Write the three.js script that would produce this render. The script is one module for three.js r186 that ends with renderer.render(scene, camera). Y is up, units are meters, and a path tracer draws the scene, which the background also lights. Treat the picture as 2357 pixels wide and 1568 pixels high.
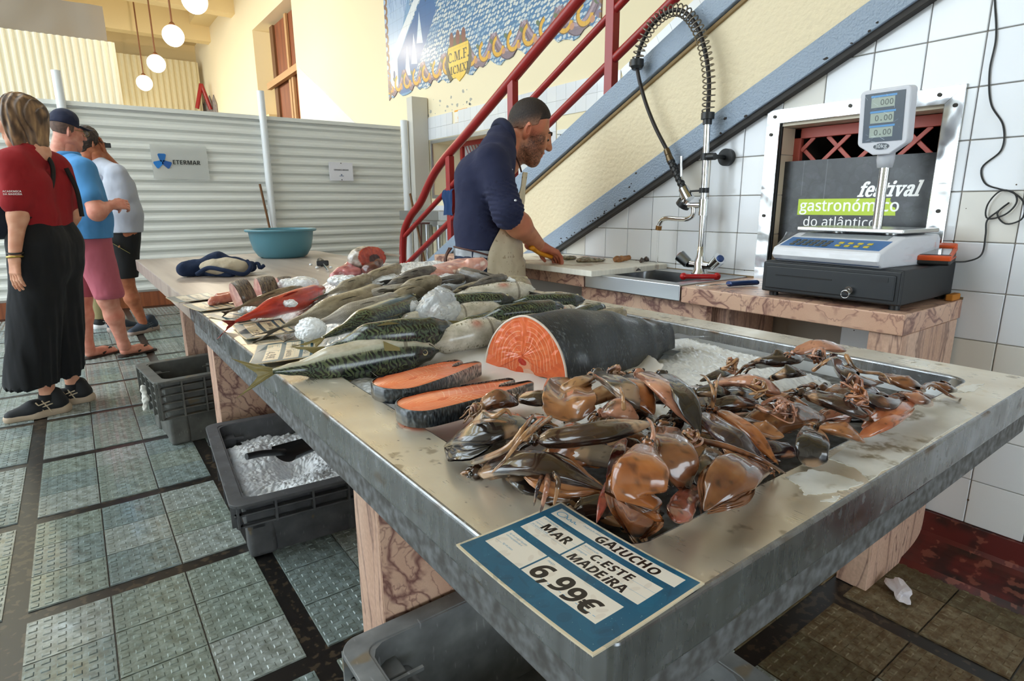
import * as THREE from 'three';
import { RoundedBoxGeometry } from 'three/addons/geometries/RoundedBoxGeometry.js';
import { ImprovedNoise } from 'three/addons/math/ImprovedNoise.js';
import { mergeGeometries, toCreasedNormals } from 'three/addons/utils/BufferGeometryUtils.js';
import { FontLoader } from 'three/addons/loaders/FontLoader.js';
import { TextGeometry } from 'three/addons/geometries/TextGeometry.js';

// ---------- camera, sky, light, exposure ----------
const scene = new THREE.Scene();
const camera = new THREE.PerspectiveCamera(2 * Math.atan(784 / 1350) * 180 / Math.PI, 2357 / 1568, 0.02, 200);
{
  const yaw = 36.32 * Math.PI / 180, pitch = 13.08 * Math.PI / 180, roll = -0.4 * Math.PI / 180;
  const f = new THREE.Vector3(Math.sin(yaw) * Math.cos(pitch), -Math.sin(pitch), -Math.cos(yaw) * Math.cos(pitch));
  const r = new THREE.Vector3(Math.cos(yaw), 0, Math.sin(yaw)), u = new THREE.Vector3().crossVectors(r, f);
  const r2 = r.clone().multiplyScalar(Math.cos(roll)).addScaledVector(u, Math.sin(roll));
  const u2 = u.clone().multiplyScalar(Math.cos(roll)).addScaledVector(r, -Math.sin(roll));
  camera.position.set(0, 1.15, 0);
  camera.quaternion.setFromRotationMatrix(new THREE.Matrix4().makeBasis(r2, u2, f.clone().negate()));
}
scene.background = new THREE.Color(0.80, 0.92, 1.0);      // bright overcast sky outside the open sides of the hall
scene.backgroundIntensity = 5.2;
const renderer = new THREE.WebGLRenderer({ antialias: true });
renderer.toneMapping = THREE.LinearToneMapping;
renderer.toneMappingExposure = 1.08;
renderer.shadowMap.enabled = true;

// ---------- helpers ----------
const V3 = (x, y, z) => new THREE.Vector3(x, y, z), PI = Math.PI;
const v = (a) => new THREE.Vector3(a[0], a[1], a[2]);
let seed = 7;
const rnd = () => { seed = (seed * 1664525 + 1013904223) >>> 0; return seed / 4294967296; };
const rr = (a, b) => a + (b - a) * rnd();
const perlin = new ImprovedNoise();
const ns = (x, y, z) => perlin.noise(x + 31.7, y + 17.3, z + 53.9);
const fbm = (x, y, z, o = 4) => { let s = 0, a = 1, t = 0; for (let i = 0; i < o; i++) { s += a * ns(x, y, z); t += a; a *= .5; x = x * 2.03 + 5.1; y = y * 2.03 + 1.7; z = z * 2.03 + 9.2; } return s / t; };
const clamp = (x, a = 0, b = 1) => Math.min(b, Math.max(a, x)), lerp = (a, b, t) => a + (b - a) * t;
const sstep = (a, b, x) => { const t = clamp((x - a) / (b - a)); return t * t * (3 - 2 * t); };
const mix3 = (a, b, t) => [lerp(a[0], b[0], t), lerp(a[1], b[1], t), lerp(a[2], b[2], t)];
const lin = (c) => c.map((x) => { x /= 255; return x <= .04045 ? x / 12.92 : Math.pow((x + .055) / 1.055, 2.4); });

const used = new Map();
function numbered(n) { const k = used.get(n) || 0; used.set(n, k + 1); return k ? n + '_' + String(k).padStart(3, '0') : n; }
function shadow(o) { o.castShadow = o.receiveShadow = true; return o; }
function tag(o, label, category, group, kind) { if (label) o.userData.label = label; if (category) o.userData.category = category; if (group) o.userData.group = group; if (kind) o.userData.kind = kind; return o; }
function thing(name, label, category, p = [0, 0, 0], turn = 0, group) { const o = new THREE.Group(); o.name = numbered(name); o.position.set(...p); o.rotation.y = turn; scene.add(o); return tag(o, label, category, group); }
function part(name, geo, mat, parent, label) { const m = shadow(new THREE.Mesh(Array.isArray(geo) ? mg(geo) : geo, mat)); m.name = numbered(name); parent.add(m); if (label) m.userData.label = label; return m; }
function one(name, geo, mat, label, category, group) { return tag(part(name, geo, mat, scene), label, category, group); }
function struct(name, geo, mat) { const m = part(name, geo, mat, scene); m.userData.kind = 'structure'; return m; }
function structGroup(name) { const o = new THREE.Group(); o.name = numbered(name); o.userData.kind = 'structure'; scene.add(o); return o; }

function plainGeo(g) { // position, normal, uv only, no index
  let a = g.index ? g.toNonIndexed() : g;
  for (const k of Object.keys(a.attributes)) if (!['position', 'normal', 'uv', 'color'].includes(k)) a.deleteAttribute(k);
  return a;
}
function mg(list) {
  const a = list.map(plainGeo), col = a.some((g) => g.attributes.color);
  for (const g of a) { if (!g.attributes.uv) g.setAttribute('uv', new THREE.Float32BufferAttribute(new Float32Array(g.attributes.position.count * 2), 2)); if (col && !g.attributes.color) paint(g, () => [1, 1, 1]); }
  return mergeGeometries(a);
}
function paint(g, fn) { // vertex colours, linear
  const p = g.attributes.position, c = new Float32Array(p.count * 3);
  for (let i = 0; i < p.count; i++) { const k = fn(p.getX(i), p.getY(i), p.getZ(i), i); c[i * 3] = k[0]; c[i * 3 + 1] = k[1]; c[i * 3 + 2] = k[2]; }
  return g.setAttribute('color', new THREE.BufferAttribute(c, 3));
}
function wuv(g0, ox = 0, oy = 0) { // uv in metres by dominant normal
  const g = g0.index ? g0.toNonIndexed() : g0, p = g.attributes.position, n = g.attributes.normal, uv = new Float32Array(p.count * 2);
  for (let i = 0; i < p.count; i += 3) {
    let nx = 0, ny = 0, nz = 0;
    for (let k = 0; k < 3; k++) { nx += n.getX(i + k); ny += n.getY(i + k); nz += n.getZ(i + k); }
    nx = Math.abs(nx); ny = Math.abs(ny); nz = Math.abs(nz);
    for (let k = 0; k < 3; k++) {
      const x = p.getX(i + k), y = p.getY(i + k), z = p.getZ(i + k);
      const [a, b] = ny >= nx && ny >= nz ? [x, z] : nx >= nz ? [z, y] : [x, y];
      uv[(i + k) * 2] = a + ox; uv[(i + k) * 2 + 1] = b + oy;
    }
  }
  return g.setAttribute('uv', new THREE.BufferAttribute(uv, 2));
}
// box by limits, optional rounded edges
function box(x0, x1, y0, y1, z0, z1, bev = 0, seg = 1) {
  const w = x1 - x0, h = y1 - y0, d = z1 - z0;
  const g = bev ? new RoundedBoxGeometry(w, h, d, seg, bev) : new THREE.BoxGeometry(w, h, d);
  g.translate((x0 + x1) / 2, (y0 + y1) / 2, (z0 + z1) / 2);
  return wuv(g);
}
function tube(pts, r, seg = 24, rad = 8, tension = .5) { const c = new THREE.CatmullRomCurve3(pts.map((p) => p.isVector3 ? p : v(p)), false, 'centripetal', tension); return cap(new THREE.TubeGeometry(c, seg, r, rad), c, r, rad); }
function cap(g, c, r, rad) { // closes a tube with flat discs
  const list = [g.toNonIndexed()];
  for (const [t, s] of [[0, -1], [1, 1]]) {
    const d = new THREE.CircleGeometry(r, rad), q = new THREE.Quaternion().setFromUnitVectors(V3(0, 0, 1), c.getTangentAt(t).multiplyScalar(s));
    d.applyQuaternion(q).translate(...c.getPointAt(t).toArray()); list.push(d);
  }
  return mg(list);
}
function rod(a, b, r, r2 = r, seg = 14) { // straight cylinder from a to b
  a = a.isVector3 ? a : v(a); b = b.isVector3 ? b : v(b);
  const d = b.clone().sub(a), L = d.length(), g = new THREE.CylinderGeometry(r2, r, L, seg, 1);
  return g.applyQuaternion(new THREE.Quaternion().setFromUnitVectors(V3(0, 1, 0), d.normalize())).translate((a.x + b.x) / 2, (a.y + b.y) / 2, (a.z + b.z) / 2);
}
const lathe = (pts, seg = 32) => new THREE.LatheGeometry(pts.map((p) => new THREE.Vector2(p[0], p[1])), seg);
// surface from rows of rings: ring(i, j) -> Vector3, i along, j round; closed round, optional end caps
function skin(n, m, fn, { closed = true, caps = true, uvs = null } = {}) {
  const P = [], U = [], I = [], mm = closed ? m + 1 : m + 1;
  for (let i = 0; i <= n; i++) for (let j = 0; j < mm; j++) { const p = fn(i / n, j / m); P.push(p.x, p.y, p.z); const q = uvs ? uvs(i / n, j / m) : [i / n, j / m]; U.push(q[0], q[1]); }
  for (let i = 0; i < n; i++) for (let j = 0; j < m; j++) { const a = i * mm + j, b = a + mm; I.push(a, a + 1, b, b, a + 1, b + 1); }
  if (closed && caps) for (const i of [0, n]) {
    const c = V3(0, 0, 0); for (let j = 0; j < m; j++) c.add(fn(i / n, j / m)); c.multiplyScalar(1 / m);
    const at = P.length / 3; P.push(c.x, c.y, c.z); U.push(i / n, .5);
    for (let j = 0; j < m; j++) { const a = i * mm + j; i ? I.push(a, a + 1, at) : I.push(a + 1, a, at); }
  }
  const g = new THREE.BufferGeometry();
  g.setAttribute('position', new THREE.Float32BufferAttribute(P, 3)); g.setAttribute('uv', new THREE.Float32BufferAttribute(U, 2)); g.setIndex(I);
  g.computeVertexNormals();
  if (closed) { // weld the seam's normals
    const N = g.attributes.normal;
    for (let i = 0; i <= n; i++) { const a = i * mm, b = a + m; const x = V3(N.getX(a) + N.getX(b), N.getY(a) + N.getY(b), N.getZ(a) + N.getZ(b)).normalize(); N.setXYZ(a, x.x, x.y, x.z); N.setXYZ(b, x.x, x.y, x.z); }
  }
  return g;
}
function frameAlong(pts, up0) { // samples a smooth path with a steady frame: returns t -> {p, T, N, B}
  const c = new THREE.CatmullRomCurve3(pts, false, 'centripetal');
  return (t) => {
    const p = c.getPoint(clamp(t)), T = c.getTangent(clamp(t)).normalize();
    let N = up0.clone().addScaledVector(T, -up0.dot(T)); if (N.lengthSq() < 1e-6) N = V3(1, 0, 0); N.normalize();
    return { p, T, N, B: V3().crossVectors(T, N) };
  };
}
const profile = (list) => (t) => { // piecewise smooth profile [[t, value], ...]
  for (let i = 0; i < list.length - 1; i++) if (t <= list[i + 1][0]) { const k = (t - list[i][0]) / (list[i + 1][0] - list[i][0]); return lerp(list[i][1], list[i + 1][1], k * k * (3 - 2 * k)); }
  return list[list.length - 1][1];
};
// textures
function finish(t, srgb, rep) { t.wrapS = t.wrapT = rep ? THREE.MirroredRepeatWrapping : THREE.ClampToEdgeWrapping; if (srgb) t.colorSpace = THREE.SRGBColorSpace; if (rep) t.repeat.set(1 / rep[0], 1 / rep[1]); t.magFilter = THREE.LinearFilter; t.minFilter = THREE.LinearMipmapLinearFilter; t.generateMipmaps = true; t.needsUpdate = true; return t; }
function tex(w, h, fn, srgb = true, rep = null) { // fn(u, v) -> [r, g, b] 0..255
  const d = new Uint8Array(w * h * 4);
  for (let y = 0; y < h; y++) for (let x = 0; x < w; x++) { const c = fn((x + .5) / w, (y + .5) / h), o = (y * w + x) * 4; d[o] = clamp(c[0], 0, 255); d[o + 1] = clamp(c[1], 0, 255); d[o + 2] = clamp(c[2], 0, 255); d[o + 3] = 255; }
  return finish(new THREE.DataTexture(d, w, h), srgb, rep);
}
function canv(w, h, draw) { const c = document.createElement('canvas'); c.width = w; c.height = h; draw(c.getContext('2d'), w, h); const t = new THREE.CanvasTexture(c); return finish(t, true, null); }
const grey = (x) => [x * 255, x * 255, x * 255];
const M = (color, roughness = .6, metalness = 0, more = {}) => new THREE.MeshStandardMaterial({ color, roughness, metalness, ...more });
const MP = (color, roughness = .6, more = {}) => new THREE.MeshPhysicalMaterial({ color, roughness, ...more });
const font = await new FontLoader().loadAsync('fonts/droid/droid_sans_bold.typeface.json');

// ---------- implicit bodies: tapered capsules and ellipsoids joined smoothly, meshed by surface nets ----------
const C = (a, b, ra, rb = ra) => ({ a: v(a), b: v(b), ra, rb });
const E = (c, r, q) => ({ c: v(c), r: v(r), q });
const tmp = new THREE.Vector3();
function primDist(s, x, y, z) {
  if (s.a) {
    const bx = s.b.x - s.a.x, by = s.b.y - s.a.y, bz = s.b.z - s.a.z, px = x - s.a.x, py = y - s.a.y, pz = z - s.a.z;
    const L = bx * bx + by * by + bz * bz, t = L > 0 ? Math.min(1, Math.max(0, (px * bx + py * by + pz * bz) / L)) : 0;
    const dx = px - bx * t, dy = py - by * t, dz = pz - bz * t;
    return Math.sqrt(dx * dx + dy * dy + dz * dz) - s.ra - (s.rb - s.ra) * t;
  }
  tmp.set(x - s.c.x, y - s.c.y, z - s.c.z); if (s.q) tmp.applyQuaternion(s.q);
  const a = tmp.x / s.r.x, b = tmp.y / s.r.y, c = tmp.z / s.r.z, k0 = Math.sqrt(a * a + b * b + c * c);
  const a2 = a / s.r.x, b2 = b / s.r.y, c2 = c / s.r.z, k1 = Math.sqrt(a2 * a2 + b2 * b2 + c2 * c2);
  return k1 > 1e-9 ? k0 * (k0 - 1) / k1 : -Math.min(s.r.x, s.r.y, s.r.z);
}
function field(prims, k = .03, post = null) {
  return (x, y, z) => {
    let d = 1e3;
    for (const s of prims) { const e = primDist(s, x, y, z), kk = s.k ?? k; if (s.cut) { const h = Math.max(kk - Math.abs(-e - d), 0) / kk; d = Math.max(d, -e) + h * h * kk * .25; continue; } const h = Math.max(kk - Math.abs(d - e), 0) / kk; d = Math.min(d, e) - h * h * kk * .25; }
    return post ? post(d, x, y, z) : d;
  };
}
function boundsOf(prims, pad) {
  const b = new THREE.Box3();
  for (const s of prims) { if (s.cut) continue; if (s.a) { b.expandByPoint(s.a.clone().addScalar(s.ra)); b.expandByPoint(s.a.clone().addScalar(-s.ra)); b.expandByPoint(s.b.clone().addScalar(s.rb)); b.expandByPoint(s.b.clone().addScalar(-s.rb)); } else { const m = Math.max(s.r.x, s.r.y, s.r.z); b.expandByPoint(s.c.clone().addScalar(m)); b.expandByPoint(s.c.clone().addScalar(-m)); } }
  return b.expandByScalar(pad);
}
function nets(f, b, cell) {
  const n = ['x', 'y', 'z'].map((k) => Math.ceil((b.max[k] - b.min[k]) / cell) + 1), [X, Y, Z] = n, D = new Float32Array(X * Y * Z);
  for (let k = 0, o = 0; k < Z; k++) for (let j = 0; j < Y; j++) for (let i = 0; i < X; i++, o++) D[o] = f(b.min.x + i * cell, b.min.y + j * cell, b.min.z + k * cell);
  const id = new Int32Array(X * Y * Z).fill(-1), P = [], I = [], cor = [0, 1, X, X + 1, X * Y, X * Y + 1, X * Y + X, X * Y + X + 1];
  const edges = [[0, 1], [2, 3], [4, 5], [6, 7], [0, 2], [1, 3], [4, 6], [5, 7], [0, 4], [1, 5], [2, 6], [3, 7]];
  for (let k = 0; k < Z - 1; k++) for (let j = 0; j < Y - 1; j++) for (let i = 0; i < X - 1; i++) {
    const o = i + X * (j + Y * k); let m = 0; for (let c = 0; c < 8; c++) if (D[o + cor[c]] < 0) m |= 1 << c;
    if (m === 0 || m === 255) continue;
    let sx = 0, sy = 0, sz = 0, q = 0;
    for (const [a, e] of edges) { const A = D[o + cor[a]], B = D[o + cor[e]]; if ((A < 0) === (B < 0)) continue; const t = A / (A - B); sx += lerp(a & 1, e & 1, t); sy += lerp((a >> 1) & 1, (e >> 1) & 1, t); sz += lerp(a >> 2, e >> 2, t); q++; }
    id[o] = P.length / 3; P.push(b.min.x + (i + sx / q) * cell, b.min.y + (j + sy / q) * cell, b.min.z + (k + sz / q) * cell);
  }
  for (let k = 1; k < Z - 1; k++) for (let j = 1; j < Y - 1; j++) for (let i = 1; i < X - 1; i++) {
    const o = i + X * (j + Y * k), s = D[o] < 0;
    const quad = (a, bq, c, d, flip) => flip ? I.push(a, bq, c, a, c, d) : I.push(a, c, bq, a, d, c);
    if (s !== D[o + 1] < 0) quad(id[o - X - X * Y], id[o - X * Y], id[o], id[o - X], s);
    if (s !== D[o + X] < 0) quad(id[o - 1 - X * Y], id[o - 1], id[o], id[o - X * Y], s);
    if (s !== D[o + X * Y] < 0) quad(id[o - 1 - X], id[o - X], id[o], id[o - 1], s);
  }
  const g = new THREE.BufferGeometry(), N = new Float32Array(P.length), e = cell * .5;
  for (let i = 0; i < P.length; i += 3) { const [x, y, z] = [P[i], P[i + 1], P[i + 2]]; tmp2.set(f(x + e, y, z) - f(x - e, y, z), f(x, y + e, z) - f(x, y - e, z), f(x, y, z + e) - f(x, y, z - e)).normalize(); N[i] = tmp2.x; N[i + 1] = tmp2.y; N[i + 2] = tmp2.z; }
  g.setAttribute('position', new THREE.Float32BufferAttribute(P, 3)); g.setAttribute('normal', new THREE.BufferAttribute(N, 3)); g.setIndex(I);
  return g;
}
const tmp2 = new THREE.Vector3();
const blob = (prims, cell, k = .03, post = null, pad = .03) => nets(field(prims, k, post), boundsOf(prims, pad), cell);
// ---------- materials ----------
const marbleTex = (a, b, veinC, sc, sd) => tex(768, 768, (x, y) => {
  const X = x * sc, Y = y * sc, w1 = fbm(X * 1.3, Y * 1.3, sd, 3), n = fbm(X * 3 + w1 * 2.2, Y * 3 + w1 * 2, sd + 3, 5), m = fbm(X * 7 + w1 * 3, Y * 7, sd + 9, 4);
  const vein = Math.pow(1 - Math.min(1, Math.abs(n) * 9), 2) * sstep(-.25, .25, w1 + .2), thin = Math.pow(1 - Math.min(1, Math.abs(m) * 14), 3) * .75;
  let c = mix3(a, b, clamp(.5 + w1 * 1.3 + m * .5)); c = mix3(c, veinC, clamp(Math.max(vein * .85, thin * .7)));
  const g = (ns(x * 420, y * 420, sd) * 8); return c.map((k) => k + g);
}, true, [.8, .8]);
const marble = M(0xffffff, .38, 0, { map: marbleTex([226, 192, 166], [203, 160, 136], [105, 66, 62], 1.6, 2) });
const marbleGrey = M(0xffffff, .3, 0, { map: tex(512, 1024, (x, y) => { // table top stone, grain along the table
  const n = fbm(x * 9, y * 1.6, 4, 4), m = fbm(x * 34, y * 3, 8, 3), k = clamp(.5 + n * .9 + m * .4); const c = mix3([202, 188, 174], [150, 134, 124], k); return c; }, true, [1.1, 2.2]) });
const marbleTall = M(0xffffff, .5, 0, { map: tex(512, 768, (x, y) => { // upright slabs, veins running down
  const w = fbm(x * 5, y * 1.2, 3, 3), n = fbm(x * 11 + w * 1.5, y * 2 + w, 7, 4), vein = Math.pow(1 - Math.min(1, Math.abs(n) * 11), 2), sp = fbm(x * 60, y * 60, 2, 2);
  let c = mix3([214, 180, 158], [186, 146, 124], clamp(.5 + w)); c = mix3(c, [104, 76, 70], vein * .65); return c.map((q) => q + sp * 18); }, true, [.5, .75]) });
const steelRough = tex(512, 512, (x, y) => { const n = fbm(x * 12, y * 12, 1, 4), s = ns(x * 260, y * 6, 3) * .08, spot = sstep(.28, .4, fbm(x * 30, y * 30, 9, 3)); return grey(clamp(.34 + n * .22 + s + spot * .3)); }, false, [.6, .6]);
const steelCol = tex(512, 512, (x, y) => { const n = fbm(x * 9, y * 9, 5, 4), sp = sstep(.26, .42, fbm(x * 22, y * 22, 15, 4)); let c = mix3([214, 212, 206], [176, 172, 164], clamp(.5 + n * 1.4)); return mix3(c, [132, 116, 92], sp * .55); }, true, [.6, .6]);
const steel = M(0xffffff, 1, 1, { map: steelCol, roughnessMap: steelRough });
const steelApron = M(0xffffff, 1, .9, { roughness: .8, roughnessMap: steelRough, map: tex(768, 256, (x, y) => { // drip marks and rust under the rim
  const d = fbm(x * 60, y * 1.5, 5, 3), b = fbm(x * 14, y * 9, 8, 4), rust = sstep(.2, .42, fbm(x * 11, y * 8, 31, 4)); let c = mix3([164, 166, 170], [128, 128, 128], clamp(.5 + d * .8 + b * .5)); return mix3(c, [98, 72, 50], rust * .6); }, true, [.9, .3]) });
const steelSmooth = M(0xc9ccd0, .3, 1), chrome = M(0xe2e4e6, .1, 1), darkIron = M(0x3a3732, .45, .7);
const cream = M(0xf4e6c4, .85), creamWarm = M(0xf0d9a6, .85), whiteWash = M(0xf1ecdf, .85), plasterPanel = M(0xe6d6b4, .62, 0, { bumpMap: tex(512, 512, (x, y) => grey(.5 + .5 * fbm(x * 22, y * 22, 2, 4)), false, [.5, .5]), bumpScale: .006 });
const bluePaint = M(0x8d9cae, .42, 0, { bumpMap: tex(256, 256, (x, y) => grey(.5 + .5 * fbm(x * 30, y * 30, 6, 3)), false, [.25, .25]), bumpScale: .004 });
const redPaint = M(0x97201f, .33), redGrille = M(0xc05a4c, .45), blackPaint = M(0x141414, .6), darkVoid = M(0x060606, .95), greyGrout = M(0xb3aba0, .9), blackPlastic = M(0x17181a, .42), whitePlastic = M(0xe9e9ee, .35);
const glazes = [0xe4e6ea, 0xdfe1e6, 0xe8e9eb].map((c) => MP(c, .14, { clearcoat: .4, clearcoatRoughness: .05 }));
const wood = M(0xffffff, .6, 0, { map: tex(256, 512, (x, y) => { const n = fbm(x * 18, y * 1.4, 3, 4); return mix3([160, 92, 52], [118, 62, 34], clamp(.5 + n * 1.3)); }, true, [.6, 1.6]) }), woodPale = M(0xc39a6b, .65), woodDark = M(0x6f4a28, .7);
const crateGrey = (c) => M(0xffffff, .55, 0, { map: tex(384, 384, (x, y) => { const n = fbm(x * 8, y * 8, c[0], 4), sc = sstep(.3, .45, fbm(x * 40, y * 9, 3, 3)), st = sstep(.34, .44, fbm(x * 5, y * 5, c[1], 3)); let k = mix3(c, c.map((q) => q * .7), clamp(.5 + n)); k = mix3(k, c.map((q) => q * 1.35), sc * .5); return mix3(k, [120, 96, 62], st * .55); }, true, [.5, .5]) });

// ---------- floor: ribbed tiles in squares of nine, dark polished strips between ----------
{
  const fl = structGroup('floor');
  const dark = M(0xffffff, .3, 0, { map: tex(1024, 1024, (x, y) => { const n = fbm(x * 5, y * 5, 2, 3), s = sstep(.12, .2, fbm(x * 60, y * 60, 5, 3) + n * .25); let c = mix3([26, 23, 21], [74, 62, 48], s * .8); return c; }, true, [1.6, 1.6]) });
  part('floor_base', box(-9, 4.24, -.2, -.0012, -24, 6), dark, fl);
  const P = .655, PZ = .66, S = .198, sx = -.26, sz = -1.977;         // first tile's left edge, first row's near edge
  const tileGeo = (() => {                                              // one 20 cm tile with 36 raised pads
    const q = [], h = .0022, put = (x0, x1, z0, z1, y0, y1, in_) => {
      const g = new THREE.BufferGeometry(), a = in_, V = [x0, y0, z0, x1, y0, z0, x1, y0, z1, x0, y0, z1, x0 + a, y1, z0 + a, x1 - a, y1, z0 + a, x1 - a, y1, z1 - a, x0 + a, y1, z1 - a];
      g.setAttribute('position', new THREE.Float32BufferAttribute(V, 3)); g.setIndex([4, 7, 6, 4, 6, 5, 0, 4, 5, 0, 5, 1, 1, 5, 6, 1, 6, 2, 2, 6, 7, 2, 7, 3, 3, 7, 4, 3, 4, 0]);
      const n = g.toNonIndexed(); n.computeVertexNormals(); q.push(n);
    };
    put(0, S, 0, S, -.004, .0034, .0012);
    const w = S / 6;
    for (let i = 0; i < 6; i++) for (let j = 0; j < 6; j++) put(i * w + w * .16, i * w + w * .8, j * w + w * .2, j * w + w * .74, .003, .0034 + h, .0026);
    return wuv(mg(q));
  })();
  const grime = tex(512, 512, (x, y) => { const n = fbm(x * 6, y * 6, 11, 4), m = fbm(x * 24, y * 24, 4, 3); return mix3([158, 166, 162], [112, 116, 108], clamp(.5 + n * 1.2 + m * .5)); }, true, [.2, .2]);
  const rust = tex(256, 256, (x, y) => { const n = fbm(x * 6, y * 6, 15, 4), m = fbm(x * 20, y * 20, 4, 3); return mix3([132, 122, 98], [88, 66, 38], clamp(.5 + n * 1.3 + m * .6)); }, true, [.2, .2]);
  const rg = tex(512, 512, (x, y) => { const n = fbm(x * 5, y * 5, 21, 4); return grey(clamp(.25 + n * .3)); }, false, [.6, .6]);
  const mats = [[0xffffff, grime], [0xe6ece6, grime], [0xd8e2e6, grime]].map(([c, m]) => M(c, .62, .0, { map: m, roughnessMap: rg })), rusty = M(0xffffff, .6, 0, { map: rust }), rusty2 = M(0xd6dad0, .55, 0, { map: rust });
  const list = [];
  camera.updateMatrixWorld(true);
  const proj = new THREE.Matrix4().multiplyMatrices(camera.projectionMatrix, camera.matrixWorldInverse.copy(camera.matrixWorld).invert());
  for (let i = -9; i < 7; i++) for (let j = -4; j < 13; j++) for (let a = 0; a < 3; a++) for (let b = 0; b < 3; b++) {
    const x = sx + i * P + a * .2, z = sz - j * PZ + .002 + b * .2;
    if (x < -5 || x > 2 || z < -8.1 || z > 1) continue;
    const c = V3(x + .1, 0, z + .1).applyMatrix4(proj), d = Math.hypot(x, z);
    const cw = V3(x + .1, 0, z + .1).applyMatrix4(camera.matrixWorldInverse);
    const inView = cw.z < -.2 && Math.abs(c.x) < 1.12 && Math.abs(c.y) < 1.12;
    const under = x > .5 && z > -4 && !(x > 1.2 && z > -1.1);
    list.push([inView && !under ? d : 100 + d, x, z]);
  }
  list.sort((p, q) => p[0] - q[0]);
  list.slice(0, 296).forEach(([, x, z]) => { const m = part('floor_tile', tileGeo, x > 1.1 ? (rnd() < .5 ? rusty : rusty2) : mats[Math.floor(rnd() * 3)], fl); m.position.set(x, 0, z); });
  const rest = new THREE.InstancedMesh(tileGeo, mats[0], list.length - 296), mt = new THREE.Matrix4();
  list.slice(296).forEach(([, x, z], k) => rest.setMatrixAt(k, mt.makeTranslation(x, 0, z)));
  rest.name = 'far_floor_tiles'; rest.userData.kind = 'stuff'; fl.add(shadow(rest));
}

// ---------- room shell ----------
{ const c = structGroup('ceiling'); part('ceiling_slab', box(-5.2, 4.5, 7.4, 7.6, -2.2, 6), whiteWash, c); part('ceiling_slab', box(-5.2, 4.5, 7.4, 7.6, -24.2, -20), whiteWash, c); part('ceiling_slab', box(-.7, 4.5, 7.4, 7.6, -20, -2.2), whiteWash, c); part('ceiling_slab', box(-5.2, -4.6, 7.4, 7.6, -20, -2.2), whiteWash, c); for (const z of [-20, -16.8, -13.4, -10, -6.6, -3.2]) part('skylight_bar', box(-4.6, -.7, 7.45, 7.55, z - .03, z + .03), whiteWash, c); }
{ const g = []; for (const z of [-21.5, -18.2, -14.9, -11.6, -8.3, -5, -1.7, 1.6]) g.push(box(-5, 4.24, 6.08, 7.4, z - .2, z + .2)); g.push(box(-.62, -.3, 6.08, 7.4, -24, 5)); g.push(box(3.7, 4.24, 6.5, 7.4, -24, 5)); for (const q of g) struct('trim_1', q, creamWarm); }
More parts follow.
